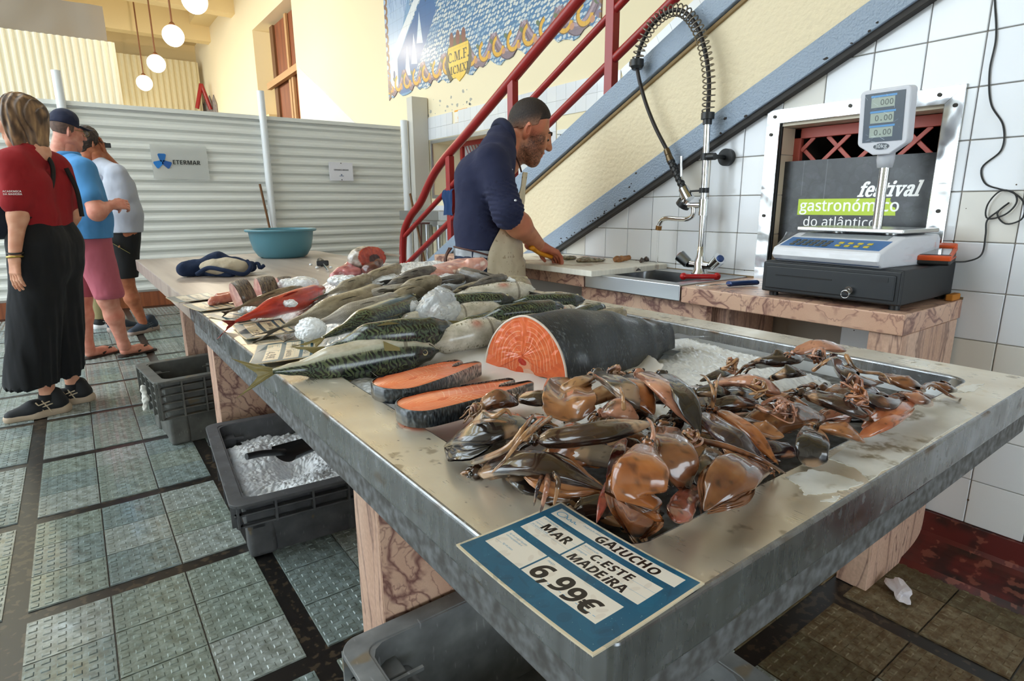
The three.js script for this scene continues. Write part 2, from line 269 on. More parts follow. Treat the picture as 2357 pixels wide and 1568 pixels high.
{ // wall with the picture: doorway cut through, plaster above, tiles below
  const w = structGroup('wall_right');
  const sh = new THREE.Shape(); sh.moveTo(-24, 0); sh.lineTo(6, 0); sh.lineTo(6, 7.4); sh.lineTo(-24, 7.4);
  const hole = new THREE.Path(); hole.moveTo(-16.45, .02); hole.lineTo(-13.3, .02); hole.lineTo(-13.3, 5.36); hole.lineTo(-16.45, 5.36); sh.holes.push(hole);
  const win = new THREE.Path(); win.moveTo(-7.62, 1.28); win.lineTo(-6.16, 1.28); win.lineTo(-6.16, 1.99); win.lineTo(-7.62, 1.99); sh.holes.push(win);
  const win2 = new THREE.Path(); win2.moveTo(-4.88, 1.1); win2.lineTo(-3.5, 1.1); win2.lineTo(-3.5, 1.86); win2.lineTo(-4.88, 1.86); sh.holes.push(win2);
  const g = new THREE.ExtrudeGeometry(sh, { depth: .5, bevelEnabled: false }); g.rotateY(-PI / 2); g.translate(4.74, 0, 0);
  part('plaster', wuv(g), cream, w);
  part('door_recess', [box(4.74, 4.8, 0, 5.4, -16.6, -13.2), box(4.3, 4.74, 3.2, 3.36, -16.45, -15.9)], creamWarm, w);
  const put = (y0, y1, z0, z1) => { const t = part('wall_tile', box(4.229, 4.24, y0 + .001, y1 - .001, z0 + .001, z1 - .001), glazes[Math.floor(rnd() * 3)], w); t.rotation.x = 0; return t; };
  for (let k = 0; k < 27; k++) for (let r = 0; r < 10; r++) {
    const z0 = -8.1 + k * .15, y1 = 2.34 - r * .15, y0 = y1 - .15;
    if (z0 + .15 > -7.7 && z0 < -6.1 && y1 > 1.24 && y0 < 2.03) continue;
    if (z0 + .15 > -4.92 && y1 > 1.05 && y0 < 1.9) continue;
    if (k === 7 && r === 0) continue;
    put(y0, y1, z0, z0 + .15);
  }
  for (let k = 0; k < 16; k++) for (let r = 0; r < 3; r++) { const t = part('wall_tile', new THREE.BoxGeometry(.01, .148, .148), glazes[k % 3], w); const s = .075 + k * .15, a = Math.atan(.5); t.rotation.x = -a; t.position.set(4.234, 2.34 + s * Math.sin(a) - (r * .15 + .075) * Math.cos(a), -4.05 + s * Math.cos(a) + (r * .15 + .075) * Math.sin(a)); }
  { // one tile printed with an orange figure
    const t = part('orange_printed_tile', new THREE.BoxGeometry(.012, .15, .3), M(0xffffff, .2, 0, { map: canv(128, 64, (c, W, H) => { c.fillStyle = '#f4efe6'; c.fillRect(0, 0, W, H); c.fillStyle = '#f0a840'; for (let i = 0; i < 26; i++) { c.beginPath(); c.arc(40 + rnd() * 80, rnd() * 64, 3 + rnd() * 9, 0, 7); c.fill(); } c.fillRect(0, 0, W, 8); }) }), w); t.position.set(4.236, 2.27, -6.84);
  }
  // frames and dark insides of the two hatches in this wall
  const frame = (z0, z1, y0, y1) => part('hatch_frame', [box(4.222, 4.242, y1 - .005, y1 + .04, z0 - .04, z1 + .04), box(4.222, 4.242, y0 - .04, y0 + .005, z0 - .04, z1 + .04), box(4.222, 4.242, y0, y1, z0 - .04, z0 + .005), box(4.222, 4.242, y0, y1, z1 - .005, z1 + .04)], steelSmooth, w);
  frame(-7.62, -6.16, 1.28, 1.99); frame(-4.88, -3.5, 1.1, 1.86);
  part('hatch_back', [box(4.7, 4.74, 1.1, 2.1, -7.7, -6.1)], M(0xc9ccd2, .7), w);
  part('hatch_back', [box(4.6, 4.74, 1, 2, -4.95, -3.4)], M(0x5e5248, .7), w);
  const gr = []; for (let k = -7; k < 16; k++) { const z = -7.1 + k * .075; for (const s of [1, -1]) { const a = V3(4.5, 1.28, z + (s < 0 ? .42 : 0)), b = V3(4.5, 1.95, z + (s < 0 ? 0 : .42)); if (Math.max(a.z, b.z) < -6.12 && Math.min(a.z, b.z) > -7.2) gr.push(rod(a, b, .006, .006, 5)); } }
  part('hatch_grille', [...gr, box(4.48, 4.52, 1.93, 1.99, -7.25, -6.16), box(4.48, 4.52, 1.28, 1.99, -7.28, -7.22)], redPaint, w);
  // chipped plaster above the tiles
  const chips = []; for (let i = 0; i < 26; i++) { const s = new THREE.Shape(), r = rr(.004, .026); for (let k = 0; k < 7; k++) { const a = k / 7 * 2 * PI, q = r * rr(.5, 1.2); s[k ? 'lineTo' : 'moveTo'](Math.cos(a) * q * 1.4, Math.sin(a) * q); } const c = new THREE.ExtrudeGeometry(s, { depth: .002, bevelEnabled: false }); c.rotateY(-PI / 2); c.translate(4.241, rr(2.36, 2.46) + (i % 5 === 0 ? .1 : 0), rr(-7.85, -6.6)); chips.push(c); }
  part('chipped_plaster', chips, M(0xb5b2a8, .9), w);
  part('white_stair_panel', (() => { const s = new THREE.Shape(); s.moveTo(-13.2, 1.2); s.lineTo(-13.2, 3.98); s.lineTo(-8.3, 1.54); s.lineTo(-8.3, 1.2); const e = new THREE.ExtrudeGeometry(s, { depth: .012, bevelEnabled: false }); e.rotateY(-PI / 2); e.translate(4.24, 0, 0); return wuv(e); })(), glazes[0], w);
}
{ // door boards in the recess
  const d = structGroup('door_1');
  part('door_leaf', [box(4.5, 4.55, .05, 5.3, -15.5, -14.75), box(4.5, 4.55, .05, 5.3, -14.7, -13.85)], wood, d);
  part('door_leaf', [box(4.46, 4.5, .05, 5.3, -13.83, -13.32)], wood, d);
  part('batten', box(4.44, 4.49, 2, 5.3, -14.55, -14.42), woodPale, d); part('batten', box(4.43, 4.49, 2, 4.1, -14.32, -14.2), woodPale, d);
  const b = part('cross_bar', new THREE.BoxGeometry(.1, .14, 2.5), woodPale, d); b.position.set(4.38, 4.02, -14.7); b.rotation.x = -.02;
  part('door_post', box(4.45, 4.6, .05, 5.3, -15.75, -15.5), woodDark, d);
}
struct('wall_far', box(-5.2, 4.24, 0, 7.4, -24.2, -24), creamWarm);
struct('wall_left', box(-5.2, -5, 0, 7.4, -2.2, 6), whiteWash);
{ const w = structGroup('wall_back'); part('wall_pier', box(-5.2, -3.4, 0, 7.4, 5.8, 6), whiteWash, w); part('wall_pier', box(1.2, 4.24, 0, 7.4, 5.8, 6), whiteWash, w); part('lintel', box(-3.4, 1.2, 3, 7.4, 5.8, 6), whiteWash, w); }
for (const z of [-23.6, -19, -14.4, -9.8, -5.2, -.6, 4]) struct('trim_2', box(-5.2, -4.75, 0, 6.6, z - .22, z + .22, .02), whiteWash);
struct('trim_3', box(-5.2, -4.75, 6.2, 7.4, -24, 6), whiteWash);
struct('floor', box(-40, -5.2, -.3, -.01, -45, 25), M(0x9c9890, .8));

// tall corrugated sheets far behind the hoarding
function corrugated(x0, x1, y0, y1, z, pitch, depth, vertical) { // sheet facing +z
  const n = Math.round((vertical ? x1 - x0 : y1 - y0) / pitch) * 4, pts = [];
  for (let i = 0; i <= n; i++) { const k = i % 4; pts.push([i / n, k === 1 || k === 2 ? depth : 0]); }
  const P = [], put = (a, b, d) => vertical ? [lerp(x0, x1, a), lerp(y0, y1, b), z + d] : [lerp(x0, x1, b), lerp(y0, y1, a), z + d];
  const tri = (a, b, c) => P.push(...a, ...b, ...c);
  for (let i = 0; i < n; i++) for (const back of [0, -.004]) {
    const A = put(pts[i][0], 0, pts[i][1] + back), B = put(pts[i + 1][0], 0, pts[i + 1][1] + back), D = put(pts[i][0], 1, pts[i][1] + back), E2 = put(pts[i + 1][0], 1, pts[i + 1][1] + back);
    const f = (vertical ? 1 : -1) * (back ? -1 : 1);
    if (f > 0) { tri(A, B, E2); tri(A, E2, D); } else { tri(A, E2, B); tri(A, D, E2); }
  }
  const g = new THREE.BufferGeometry(); g.setAttribute('position', new THREE.Float32BufferAttribute(P, 3)); g.computeVertexNormals(); return wuv(g);
}
{
  const t = thing('corrugated_screen', 'tall cream corrugated screen standing beyond the low white hoarding', 'screen'), pale = M(0xe9e2cb, .6);
  for (let x = -4.6; x < 1; x += 1.9) part('corrugated_sheet', corrugated(x, Math.min(1.04, x + 1.9), 0, 3.93, -13, .1, .03, true), pale, t);
  part('tarpaulin', (() => { const g = new THREE.PlaneGeometry(5.4, .62, 60, 10); const p = g.attributes.position; for (let i = 0; i < p.count; i++) p.setZ(i, .06 * ns(p.getX(i) * 3, p.getY(i) * 2, 1)); g.computeVertexNormals(); return g.translate(-1.75, 4.2, -13.1); })(), M(0x8c8378, .8, 0, { side: THREE.DoubleSide }), t);
  part('support_post', box(-.62, -.35, 3.9, 6.1, -13.45, -13.2), whiteWash, t);
  const u = thing('corrugated_screen', 'more distant corrugated screen near the far corner of the hall', 'screen');
  for (let x = -2; x < 4; x += 2.05) part('corrugated_sheet', corrugated(x, Math.min(4.1, x + 2.05), 0, 5.78, -23, .17, .04, true), M(0xdccfa8, .7), u);
  part('screen_rail', box(-2, 4.1, 3.4, 3.46, -22.94, -22.9), M(0xb7ab88, .7), u);
}
one('red_steel_brace', [rod([3.75, 4.2, -22], [3.95, 4.95, -22], .06), rod([4.15, 4.2, -22], [3.95, 4.95, -22], .06)], redPaint, 'red steel brace peeking above the hoarding near the far corner', 'brace');
{ const s = new THREE.Shape(), top = [4.35, 4.72, 4.5, 4.78, 4.45, 4.7, 4.4, 4.62, 4.3]; s.moveTo(-24.2, 2.6); top.forEach((y, i) => s.lineTo(-24.2 + i * .34 + .1, y)); s.lineTo(-21.4, 2.6); const g = new THREE.ExtrudeGeometry(s, { depth: .02, bevelEnabled: false }); g.rotateY(-PI / 2); g.translate(4.23, 0, 0); one('torn_poster', wuv(g), M(0xffffff, .8, 0, { map: tex(128, 128, (x, y) => { const n = fbm(x * 9, y * 9, 3, 4); return mix3([170, 160, 140], [120, 110, 120], clamp(.5 + n * 2)); }, true, [1, 1]) }), 'torn grey poster remains on the far wall above the hoarding', 'poster'); }

// globe lamps on rods
{
  let k = 0; const where = ['nearest and highest', 'second from the front', 'third from the front', 'most distant'];
  for (const z of [-11.85, -14.4, -17.3, -20.1]) {
    const t = thing('globe_lamp', 'white glass globe lamp on a thin brown rod, ' + where[k++] + ' in the row', 'lamp', [2.18, 4.5, z], 0, 'globe lamps in a row');
    part('globe', new THREE.SphereGeometry(.2, 32, 20), MP(0xffffff, .3, { emissive: 0xfff4e0, emissiveIntensity: 2.2 }), t, 'glowing white glass globe');
    part('rod', rod([0, .2, 0], [0, 2.9, 0], .018), M(0x8a5a38, .5), t); part('collar', lathe([[0, .18], [.06, .18], [.06, .21], [.03, .25], [0, .25]], 20), M(0x8a5a38, .5), t);
    const l = new THREE.PointLight(0xfff0d8, 6); l.position.set(0, -.26, 0); l.castShadow = true; t.add(l);
  }
}

// ---------- hoarding of white corrugated sheets across the hall ----------
{
  const t = thing('site_hoarding', 'white hoarding of horizontal corrugated sheets closing off the hall', 'hoarding'), sheetM = M(0xdfdfd9, .38);
  const edges = [-5, -2.05, .09, 2.1, 4.0];
  for (let i = 0; i < 4; i++) part('corrugated_sheet', corrugated(edges[i], edges[i + 1], .17, 2.22, -8.12, .1138, .03, false), sheetM, t);
  for (let i = 0; i < 4; i++) part('top_edge', box(edges[i], edges[i + 1], 2.2, 2.245, -8.13, -8.07), sheetM, t);
  part('kickboard', box(-5, 4.0, 0, .17, -8.14, -8.1), wood, t);
  for (const x of [-2.05, .09, 2.1]) { const o = part('post', rod([x, 0, -8.05], [x, 2.53, -8.05], .042, .042, 20), M(0xe6e8ea, .35), t); void o; }
  part('end_column', box(3.985, 4.228, 0, 2.6, -7.86, -7.7, .006), M(0xcfcbc2, .6), t, 'flat grey steel end column');
  part('end_post', rod([3.93, 0, -7.86], [3.93, 2.3, -7.86], .05), M(0xe6e8ea, .35), t);
}
function flatText(s, size, depth = .003) { const g = new TextGeometry(s, { font, size, depth, curveSegments: 4 }); g.computeBoundingBox(); return g; }
{ // company sign on the hoarding: three-armed blue emblem and black lettering
  const t = thing('company_sign', 'clear company sign with blue three-armed emblem fixed to the hoarding', 'sign', [1.13, 1.655, -8.06]);
  part('sign_board', box(-.29, .29, -.19, .19, -.012, 0), MP(0xd6d6d0, .25, { transparent: true, opacity: .55 }), t);
  const lob = (a, col) => { const s = new THREE.Shape(); s.moveTo(-.02, 0); s.lineTo(-.042, .075); s.quadraticCurveTo(-.04, .09, -.02, .09); s.lineTo(.02, .09); s.quadraticCurveTo(.04, .09, .042, .075); s.lineTo(.02, 0); const g = new THREE.ExtrudeGeometry(s, { depth: .006, bevelEnabled: false }); g.rotateZ(a); g.translate(-.185, 0, 0); return part('emblem_arm', g, M(col, .4), t); };
  lob(0, 0x0c63a8); lob(2 * PI / 3, 0x1178c8); lob(-2 * PI / 3, 0x0a4f96);
  const e = flatText('ETERMAR', .048); e.scale(.98, 1, 1); e.translate(-.085, -.024, 0); part('lettering', e, blackPaint, t);
}
{
  const t = thing('notice_sheet', 'small white notice sheet fixed to the hoarding beside the pole', 'notice', [3.06, 1.6, -8.06]);
  part('sheet', box(-.165, .165, -.12, .12, -.01, 0), M(0xffffff, .5, 0, { map: null, color: 0xe4e2e8 }), t);
  const a = flatText('SEREMOS BREVES', .018); a.computeBoundingBox(); a.translate(-a.boundingBox.max.x / 2, .012, -.001); part('lettering', a, M(0x4a4a52, .6), t);
  part('small_emblem', [box(-.03, .03, -.062, -.056, 0, .003), box(-.008, .008, -.05, -.036, 0, .003)], M(0x2a4a70, .6), t);
  part('screw', [rod([0, .108, -.002], [0, .108, .008], .006), rod([0, -.108, -.002], [0, -.108, .008], .006)], darkIron, t);
}
one('wooden_stick', rod([2.13, .02, -7.95], [1.98, 1.42, -8.03], .014), woodDark, 'thin brown stick leaning on the hoarding behind the blue basin', 'stick');

// ---------- picture of painted glazed tiles ----------
{
  const L = (z) => -z; const px = (z) => (-4.2 - z), Z0 = -8.98, Z1 = -4.2, top = 4.9, W = 4.6, H = 2.25;  // panel from z -8.93 to -4.25, y 2.66 to 4.9
  const cw = 1536, ch = 768, m = canv(cw, ch, (c) => {
    const g = c.createLinearGradient(0, 0, 0, ch); g.addColorStop(0, '#8fb2d8'); g.addColorStop(1, '#5f93bf'); c.fillStyle = g; c.fillRect(0, 0, cw, ch);
    // cobbled quay: rows of pale rounded stones on blue
    c.fillStyle = '#3f78a8'; c.fillRect(300, 0, cw, ch);
    for (let r = 0; r < 46; r++) for (let k = 0; k < 66; k++) { const s = 12 + r * .1, x = 280 + k * 20 + (r % 2) * 10 + (rnd() - .5) * 9, y = r * 17 + (rnd() - .5) * 7; const t = rnd(); c.fillStyle = t < .5 ? '#cfd6d4' : t < .8 ? '#b8c8d2' : '#8fb0c8'; c.beginPath(); c.ellipse(x, y, s * (.55 + rnd() * .35), s * .42 * (.7 + rnd() * .5), -.35, 0, 7); c.fill(); c.strokeStyle = 'rgba(30,70,120,.55)'; c.lineWidth = 1.4; c.stroke(); }
    c.fillStyle = 'rgba(60,120,175,.38)'; for (let i = 0; i < 14; i++) { c.beginPath(); c.ellipse(350 + rnd() * 1100, rnd() * ch, 60 + rnd() * 90, 20 + rnd() * 30, -.3, 0, 7); c.fill(); }
    // white building and wall at the left, shapes of stalls
    c.fillStyle = '#a9c3e2'; c.beginPath(); c.moveTo(0, 0); c.lineTo(420, 0); c.lineTo(120, 560); c.lineTo(0, 600); c.fill();
    c.strokeStyle = '#3c66a8'; for (let i = 0; i < 60; i++) { c.lineWidth = 1 + rnd() * 3; const x = 30 + rnd() * 300; c.globalAlpha = .5; c.beginPath(); c.moveTo(x, rnd() * 200); c.lineTo(x + rnd() * 20, 220 + rnd() * 160); c.stroke(); } c.globalAlpha = 1;
    c.fillStyle = '#dfe7ee'; c.beginPath(); c.moveTo(60, 520); c.lineTo(440, 240); c.lineTo(470, 262); c.lineTo(110, 560); c.fill();
    c.fillStyle = '#3a6ea6'; c.beginPath(); c.moveTo(110, 566); c.lineTo(470, 275); c.lineTo(520, 420); c.lineTo(240, 720); c.lineTo(110, 720); c.fill();
    c.fillStyle = '#e5e6e0'; c.fillRect(45, 545, 80, 170); c.fillStyle = '#2a4d86'; c.beginPath(); c.ellipse(85, 620, 11, 22, 0, 0, 7); c.fill();
    c.fillStyle = '#c9d8e6'; for (const [x, y] of [[200, 640], [270, 600], [330, 520], [520, 120], [600, 80], [660, 40]]) { c.beginPath(); c.moveTo(x, y); c.lineTo(x + 34, y - 130); c.lineTo(x + 60, y + 10); c.fill(); }
    c.fillStyle = '#2d567f'; for (let i = 0; i < 18; i++) { const x = 420 + i * 26 + rnd() * 18, y = 330 - i * 18 + rnd() * 30; c.beginPath(); c.ellipse(x, y, 9, 30, .2, 0, 7); c.fill(); }
    c.fillStyle = '#3d5f7c'; c.beginPath(); c.ellipse(1190, 190, 90, 46, -.3, 0, 7); c.fill(); c.strokeStyle = '#d8e0e4'; c.lineWidth = 9; c.beginPath(); c.ellipse(1190, 172, 86, 34, -.3, 0, 7); c.stroke(); c.strokeStyle = '#20344c'; c.lineWidth = 4; c.beginPath(); c.ellipse(1190, 205, 86, 40, -.3, .2, 3); c.stroke();
    // garland border: purple drapes, yellow scrolls, green leaves
    const bx = (x) => 676 + 26 * Math.sin(x / 74); for (let x = 0; x < cw; x += 190) { c.strokeStyle = '#7d6a78'; c.lineWidth = 40; c.beginPath(); c.moveTo(x, 620); c.quadraticCurveTo(x + 95, 790, x + 190, 620); c.stroke(); c.strokeStyle = '#a792a0'; c.lineWidth = 10; c.beginPath(); c.moveTo(x, 612); c.quadraticCurveTo(x + 95, 770, x + 190, 612); c.stroke(); c.strokeStyle = '#4a3a48'; c.lineWidth = 3; c.beginPath(); c.moveTo(x, 640); c.quadraticCurveTo(x + 95, 808, x + 190, 640); c.stroke(); }
    for (let x = 30; x < cw; x += 95) { c.strokeStyle = '#d9a52e'; c.lineWidth = 15; c.beginPath(); c.arc(x, 664, 32, .2, 4.4); c.stroke(); c.strokeStyle = '#6d4a1c'; c.lineWidth = 3; c.beginPath(); c.arc(x, 664, 41, .2, 4.4); c.stroke(); c.fillStyle = '#c08a6a'; c.beginPath(); c.arc(x + 34, 690, 11, 0, 7); c.fill(); c.fillStyle = '#5d7050'; c.beginPath(); c.ellipse(x + 50, 640, 14, 8, .7, 0, 7); c.fill(); }
    for (let y = 0; y < ch; y += 44) for (const [x, s] of [[16, 1], [cw - 18, -1]]) { c.strokeStyle = '#8c6a4c'; c.lineWidth = 16; c.beginPath(); c.arc(x, y, 18, -1.6 * s, 1.6 * s, s < 0); c.stroke(); c.fillStyle = '#7b6c86'; c.beginPath(); c.ellipse(x, y + 22, 15, 11, .4, 0, 7); c.fill(); }
    // shield with the initials
    c.fillStyle = '#5c5a48'; c.beginPath(); c.ellipse(690, 664, 104, 100, 0, 0, 7); c.fill(); c.fillStyle = '#7b4a44'; for (const x of [640, 690, 735]) { c.beginPath(); c.ellipse(x, 572, 16, 30, 0, 0, 7); c.fill(); }
    c.fillStyle = '#e8c34a'; c.beginPath(); c.moveTo(610, 600); c.lineTo(770, 600); c.quadraticCurveTo(786, 716, 690, 758); c.quadraticCurveTo(594, 716, 610, 600); c.fill();
    c.fillStyle = '#2a2a1c'; c.font = 'bold 54px serif'; c.textAlign = 'center'; c.fillText('C.M.F.', 690, 662); c.font = 'bold 46px serif'; c.fillText('MCMXL', 690, 712);
    c.strokeStyle = 'rgba(40,60,90,.28)'; c.lineWidth = 1; for (let x = 0; x < cw; x += 47) { c.beginPath(); c.moveTo(x, 0); c.lineTo(x, ch); c.stroke(); } for (let y = 0; y < ch; y += 47) { c.beginPath(); c.moveTo(0, y); c.lineTo(cw, y); c.stroke(); }
  });
  // outline with a scalloped lower edge; local x to the right as seen (towards +z), y up
  const s = new THREE.Shape(), w = 4.66, n = 60; s.moveTo(0, H); s.lineTo(.03, .12);
  for (let i = 0; i <= n; i++) { const x = .03 + i / n * (w - .06); s.lineTo(x, .09 + .075 * Math.abs(Math.sin(x * 5.2)) * (1 + .5 * Math.sin(x * 23)) - .07 * Math.exp(-Math.pow((x - 2.1) / .2, 2))); }
  s.lineTo(w, H);
  const g = new THREE.ExtrudeGeometry(s, { depth: .014, bevelEnabled: false }), p = g.attributes.position, uv = new Float32Array(p.count * 2);
  for (let i = 0; i < p.count; i++) { uv[i * 2] = p.getX(i) / w; uv[i * 2 + 1] = p.getY(i) / H; }
  g.setAttribute('uv', new THREE.BufferAttribute(uv, 2)); g.rotateY(-PI / 2); g.translate(4.241, 2.62, -8.95);
  one('tile_picture', g, M(0xffffff, .3, 0, { map: m }), 'large blue painted tile picture of a cobbled quay with garland border', 'picture');
}
// ---------- wall under the stairs with its white tiles and hatch ----------
const XW = 2.2, low = (z) => 1.109 + .5 * (z + 2.101);                    // underside line of the stairs
const WZ0 = -1.322, WZ1 = -.697, WY1 = 1.487, WY0 = .845;                 // hatch, outer size of its metal frame
{
  const w = structGroup('wall_stairs');
  const s = new THREE.Shape(); s.moveTo(-4.3, 0); s.lineTo(4.4, 0); s.lineTo(4.4, low(4.4)); s.lineTo(-4.3, low(-4.3) + .01);
  const h = new THREE.Path(); h.moveTo(WZ0 + .05, WY0 + .03); h.lineTo(WZ1 - .05, WY0 + .03); h.lineTo(WZ1 - .05, WY1 - .05); h.lineTo(WZ0 + .05, WY1 - .05); s.holes.push(h);
  const g = new THREE.ExtrudeGeometry(s, { depth: .16, bevelEnabled: false }); g.rotateY(-PI / 2); g.translate(XW + .16, 0, 0);
  part('wall_core', wuv(g), greyGrout, w);
  const tileMats = glazes.concat([MP(0xd8d4cc, .2)]);
  const cut = (r, q) => { // r minus q, rectangles [z0, z1, y0, y1]
    if (r[1] <= q[0] || r[0] >= q[1] || r[3] <= q[2] || r[2] >= q[3]) return [r];
    const o = []; if (r[0] < q[0]) o.push([r[0], q[0], r[2], r[3]]); if (r[1] > q[1]) o.push([q[1], r[1], r[2], r[3]]);
    const a = Math.max(r[0], q[0]), b = Math.min(r[1], q[1]); if (r[2] < q[2]) o.push([a, b, r[2], q[2]]); if (r[3] > q[3]) o.push([a, b, q[3], r[3]]); return o;
  };
  for (let k = -4; k < 18; k++) for (let r = 0; r < 16; r++) {
    const z1 = -.369 - k * .15, z0 = z1 - .15, y0 = .135 + r * .149, y1 = y0 + .149;
    if (y0 > low(z1) + .04) continue; if (z1 < -2.9 && y1 > .9) continue; if (z1 > .2 && y0 > 1.9) continue;
    if (k > 3 && y1 < .75) continue;
    let yy = y1; for (const q of cut([z0, z1, y0, yy], [WZ0 + .03, WZ1 - .03, WY0 - .1, WY1 - .03])) {
      if (q[1] - q[0] < .012 || q[3] - q[2] < .012) continue;
      const bw = q[1] - q[0] - .0022, bh = q[3] - q[2] - .0022, t = part('wall_tile', new RoundedBoxGeometry(.01, bh, bw, 1, .0028), tileMats[rnd() < .12 ? 3 : Math.floor(rnd() * 3)], w);
      t.position.set(XW - .002, (q[2] + q[3]) / 2, (q[0] + q[1]) / 2); t.rotation.set(0, rr(-.006, .006), rr(-.006, .006));
    }
  }
  // grime dots on grout
  const dots = []; for (let i = 0; i < 70; i++) { const g2 = new THREE.SphereGeometry(rr(.0012, .0035), 6, 4); g2.scale(.4, 1, 1); const onLine = rnd() < .6; const z = onLine && rnd() < .5 ? -.369 - Math.floor(rr(0, 12)) * .15 : rr(-2.2, -.2), y = onLine ? .135 + Math.floor(rr(0, 9)) * .149 : rr(.2, 1.2); if (z < WZ1 && z > WZ0 && y > WY0) continue; g2.translate(XW - .0072, y, z); dots.push(g2); }
  part('dirt_spots', dots, M(0x5a4634, .9), w);
  part('grout_seam', box(XW - .009, XW - .004, .852, .86, -3, -.62), M(0x8a7354, .9), w);
  part('painted_base', (() => { const s2 = new THREE.Shape(); s2.moveTo(0, 0); s2.lineTo(-.19, 0); s2.lineTo(-.17, .02); s2.quadraticCurveTo(-.05, .03, -.028, .07); s2.lineTo(-.02, .135); s2.lineTo(0, .135); const g2 = new THREE.ExtrudeGeometry(s2, { depth: 6, bevelEnabled: false, curveSegments: 6 }); g2.translate(XW, 0, -4); return wuv(g2); })(), M(0xffffff, .45, 0, { map: tex(512, 512, (x, y) => { const n = fbm(x * 5, y * 5, 5, 4), m = sstep(.16, .24, fbm(x * 16, y * 16, 9, 4) + n * .2); const d = sstep(-.1, .3, n); return mix3(mix3([92, 26, 22], [38, 16, 12], d), [150, 92, 74], m * .65); }, true, [.7, .7]) }), w);
}
{ // hatch: metal frame, tiled reveal, red lattice, dark board with lettering
  const w = structGroup('window_1');
  const flat = (z0, z1, y0, y1) => box(XW - .016, XW - .006, y0, y1, z0, z1, .003);
  const mitre = (pts) => { const s = new THREE.Shape(); pts.forEach((p, i) => s[i ? 'lineTo' : 'moveTo'](p[0], p[1])); const g = new THREE.ExtrudeGeometry(s, { depth: .008, bevelEnabled: true, bevelSize: .002, bevelThickness: .002, bevelSegments: 1 }); g.rotateY(-PI / 2); g.translate(XW - .007, 0, 0); return wuv(g); };
  const B = .048, wob = M(0xffffff, .22, 1, { color: 0xd7d9da, bumpMap: tex(128, 128, (x, y) => grey(.5 + .5 * fbm(x * 4, y * 4, 12, 2)), false, [.3, .3]), bumpScale: .012 });
  part('frame_strip', mitre([[WZ0, WY1], [WZ1, WY1], [WZ1 - B, WY1 - B], [WZ0 + B, WY1 - B]]), wob, w);
  part('frame_strip', mitre([[WZ0, WY1 - .002], [WZ0, WY0], [WZ0 + B, WY0], [WZ0 + B, WY1 - B - .002]]), wob, w);
  part('frame_strip', mitre([[WZ1, WY1 - .002], [WZ1, WY0], [WZ1 - B, WY0], [WZ1 - B, WY1 - B - .002]]), wob, w);
  for (const [z, y] of [[WZ0 + .03, 1.463], [WZ0 + .3, 1.468], [WZ0 + .56, 1.466], [WZ1 - .02, 1.43], [WZ0 + .02, 1.4], [WZ1 - .022, 1.12], [WZ0 + .02, 1.1]]) part('screw', [rod([XW - .021, y, z], [XW - .015, y, z], .006, .006, 10)], darkIron, w);
  const Z0 = WZ0 + .05, Z1 = WZ1 - .05, D = XW + .13;
  part('reveal', [box(XW - .004, D, WY1 - .06, WY1 - .045, Z0 - .01, Z1 + .01), box(XW - .004, D, WY0, WY1 - .05, Z1 - .004, Z1 + .01)], M(0xd9cdb8, .5), w);
  for (let k = 0; k < 4; k++) part('reveal_tile', box(XW + .002, D, .88 + k * .149 + .001, Math.min(WY1 - .062, 1.028 + k * .149), Z0 - .006, Z0 + .004, .002), MP(0xd8c6ac, .3), w);
  part('rubber_edge', box(XW - .005, XW + .004, WY0, WY1 - .05, Z0, Z0 + .006), blackPaint, w);
  part('dark_room', box(XW + .9, XW + .92, .7, 1.6, -1.9, -.2), darkVoid, w);
  part('dark_room', [box(XW + .17, XW + .92, 1.55, 1.6, -1.9, -.2), box(XW + .17, XW + .92, .68, .72, -1.9, -.2), box(XW + .17, XW + .92, .7, 1.6, -1.92, -1.9), box(XW + .17, XW + .92, .7, 1.6, -.2, -.18)], darkVoid, w);
  const gx = XW + .105, gy0 = .9, gy1 = WY1 - .062;
  part('lattice_frame', [box(gx - .012, gx + .012, gy1 - .038, gy1, Z0, Z1, .002), box(gx - .012, gx + .012, gy0, gy1, Z0, Z0 + .03, .002), box(gx - .012, gx + .012, gy0, gy1, Z1 - .02, Z1, .002)], redGrille, w);
  const clipBar = (zc, sgn, x) => { // bar at 45 degrees clipped to the opening
    const a0 = Z0 + .03, a1 = Z1 - .02, b0 = gy0, b1 = gy1 - .036; let t0 = -1, t1 = 1; const dz = sgn, dy = 1;
    const P = (t) => [zc + dz * t, 1.2 + dy * t]; const lim = []; for (const [o, d, lo, hi] of [[zc, dz, a0, a1], [1.2, dy, b0, b1]]) { let p = (lo - o) / d, q = (hi - o) / d; if (p > q) [p, q] = [q, p]; t0 = Math.max(t0, p); t1 = Math.min(t1, q); }
    if (t1 - t0 < .03) return; const A = P(t0), Bq = P(t1), L = Math.hypot(A[0] - Bq[0], A[1] - Bq[1]);
    const m = part('lattice_bar', new RoundedBoxGeometry(.006, L, .015, 1, .002), redGrille, w); m.position.set(x, (A[1] + Bq[1]) / 2, (A[0] + Bq[0]) / 2); m.rotation.x = Math.atan2(dz, dy);
  };
  for (let k = -4; k < 5; k++) { clipBar(-1.0 + k * .128, 1, gx - .003); clipBar(-.96 + k * .128, -1, gx + .004); }
}
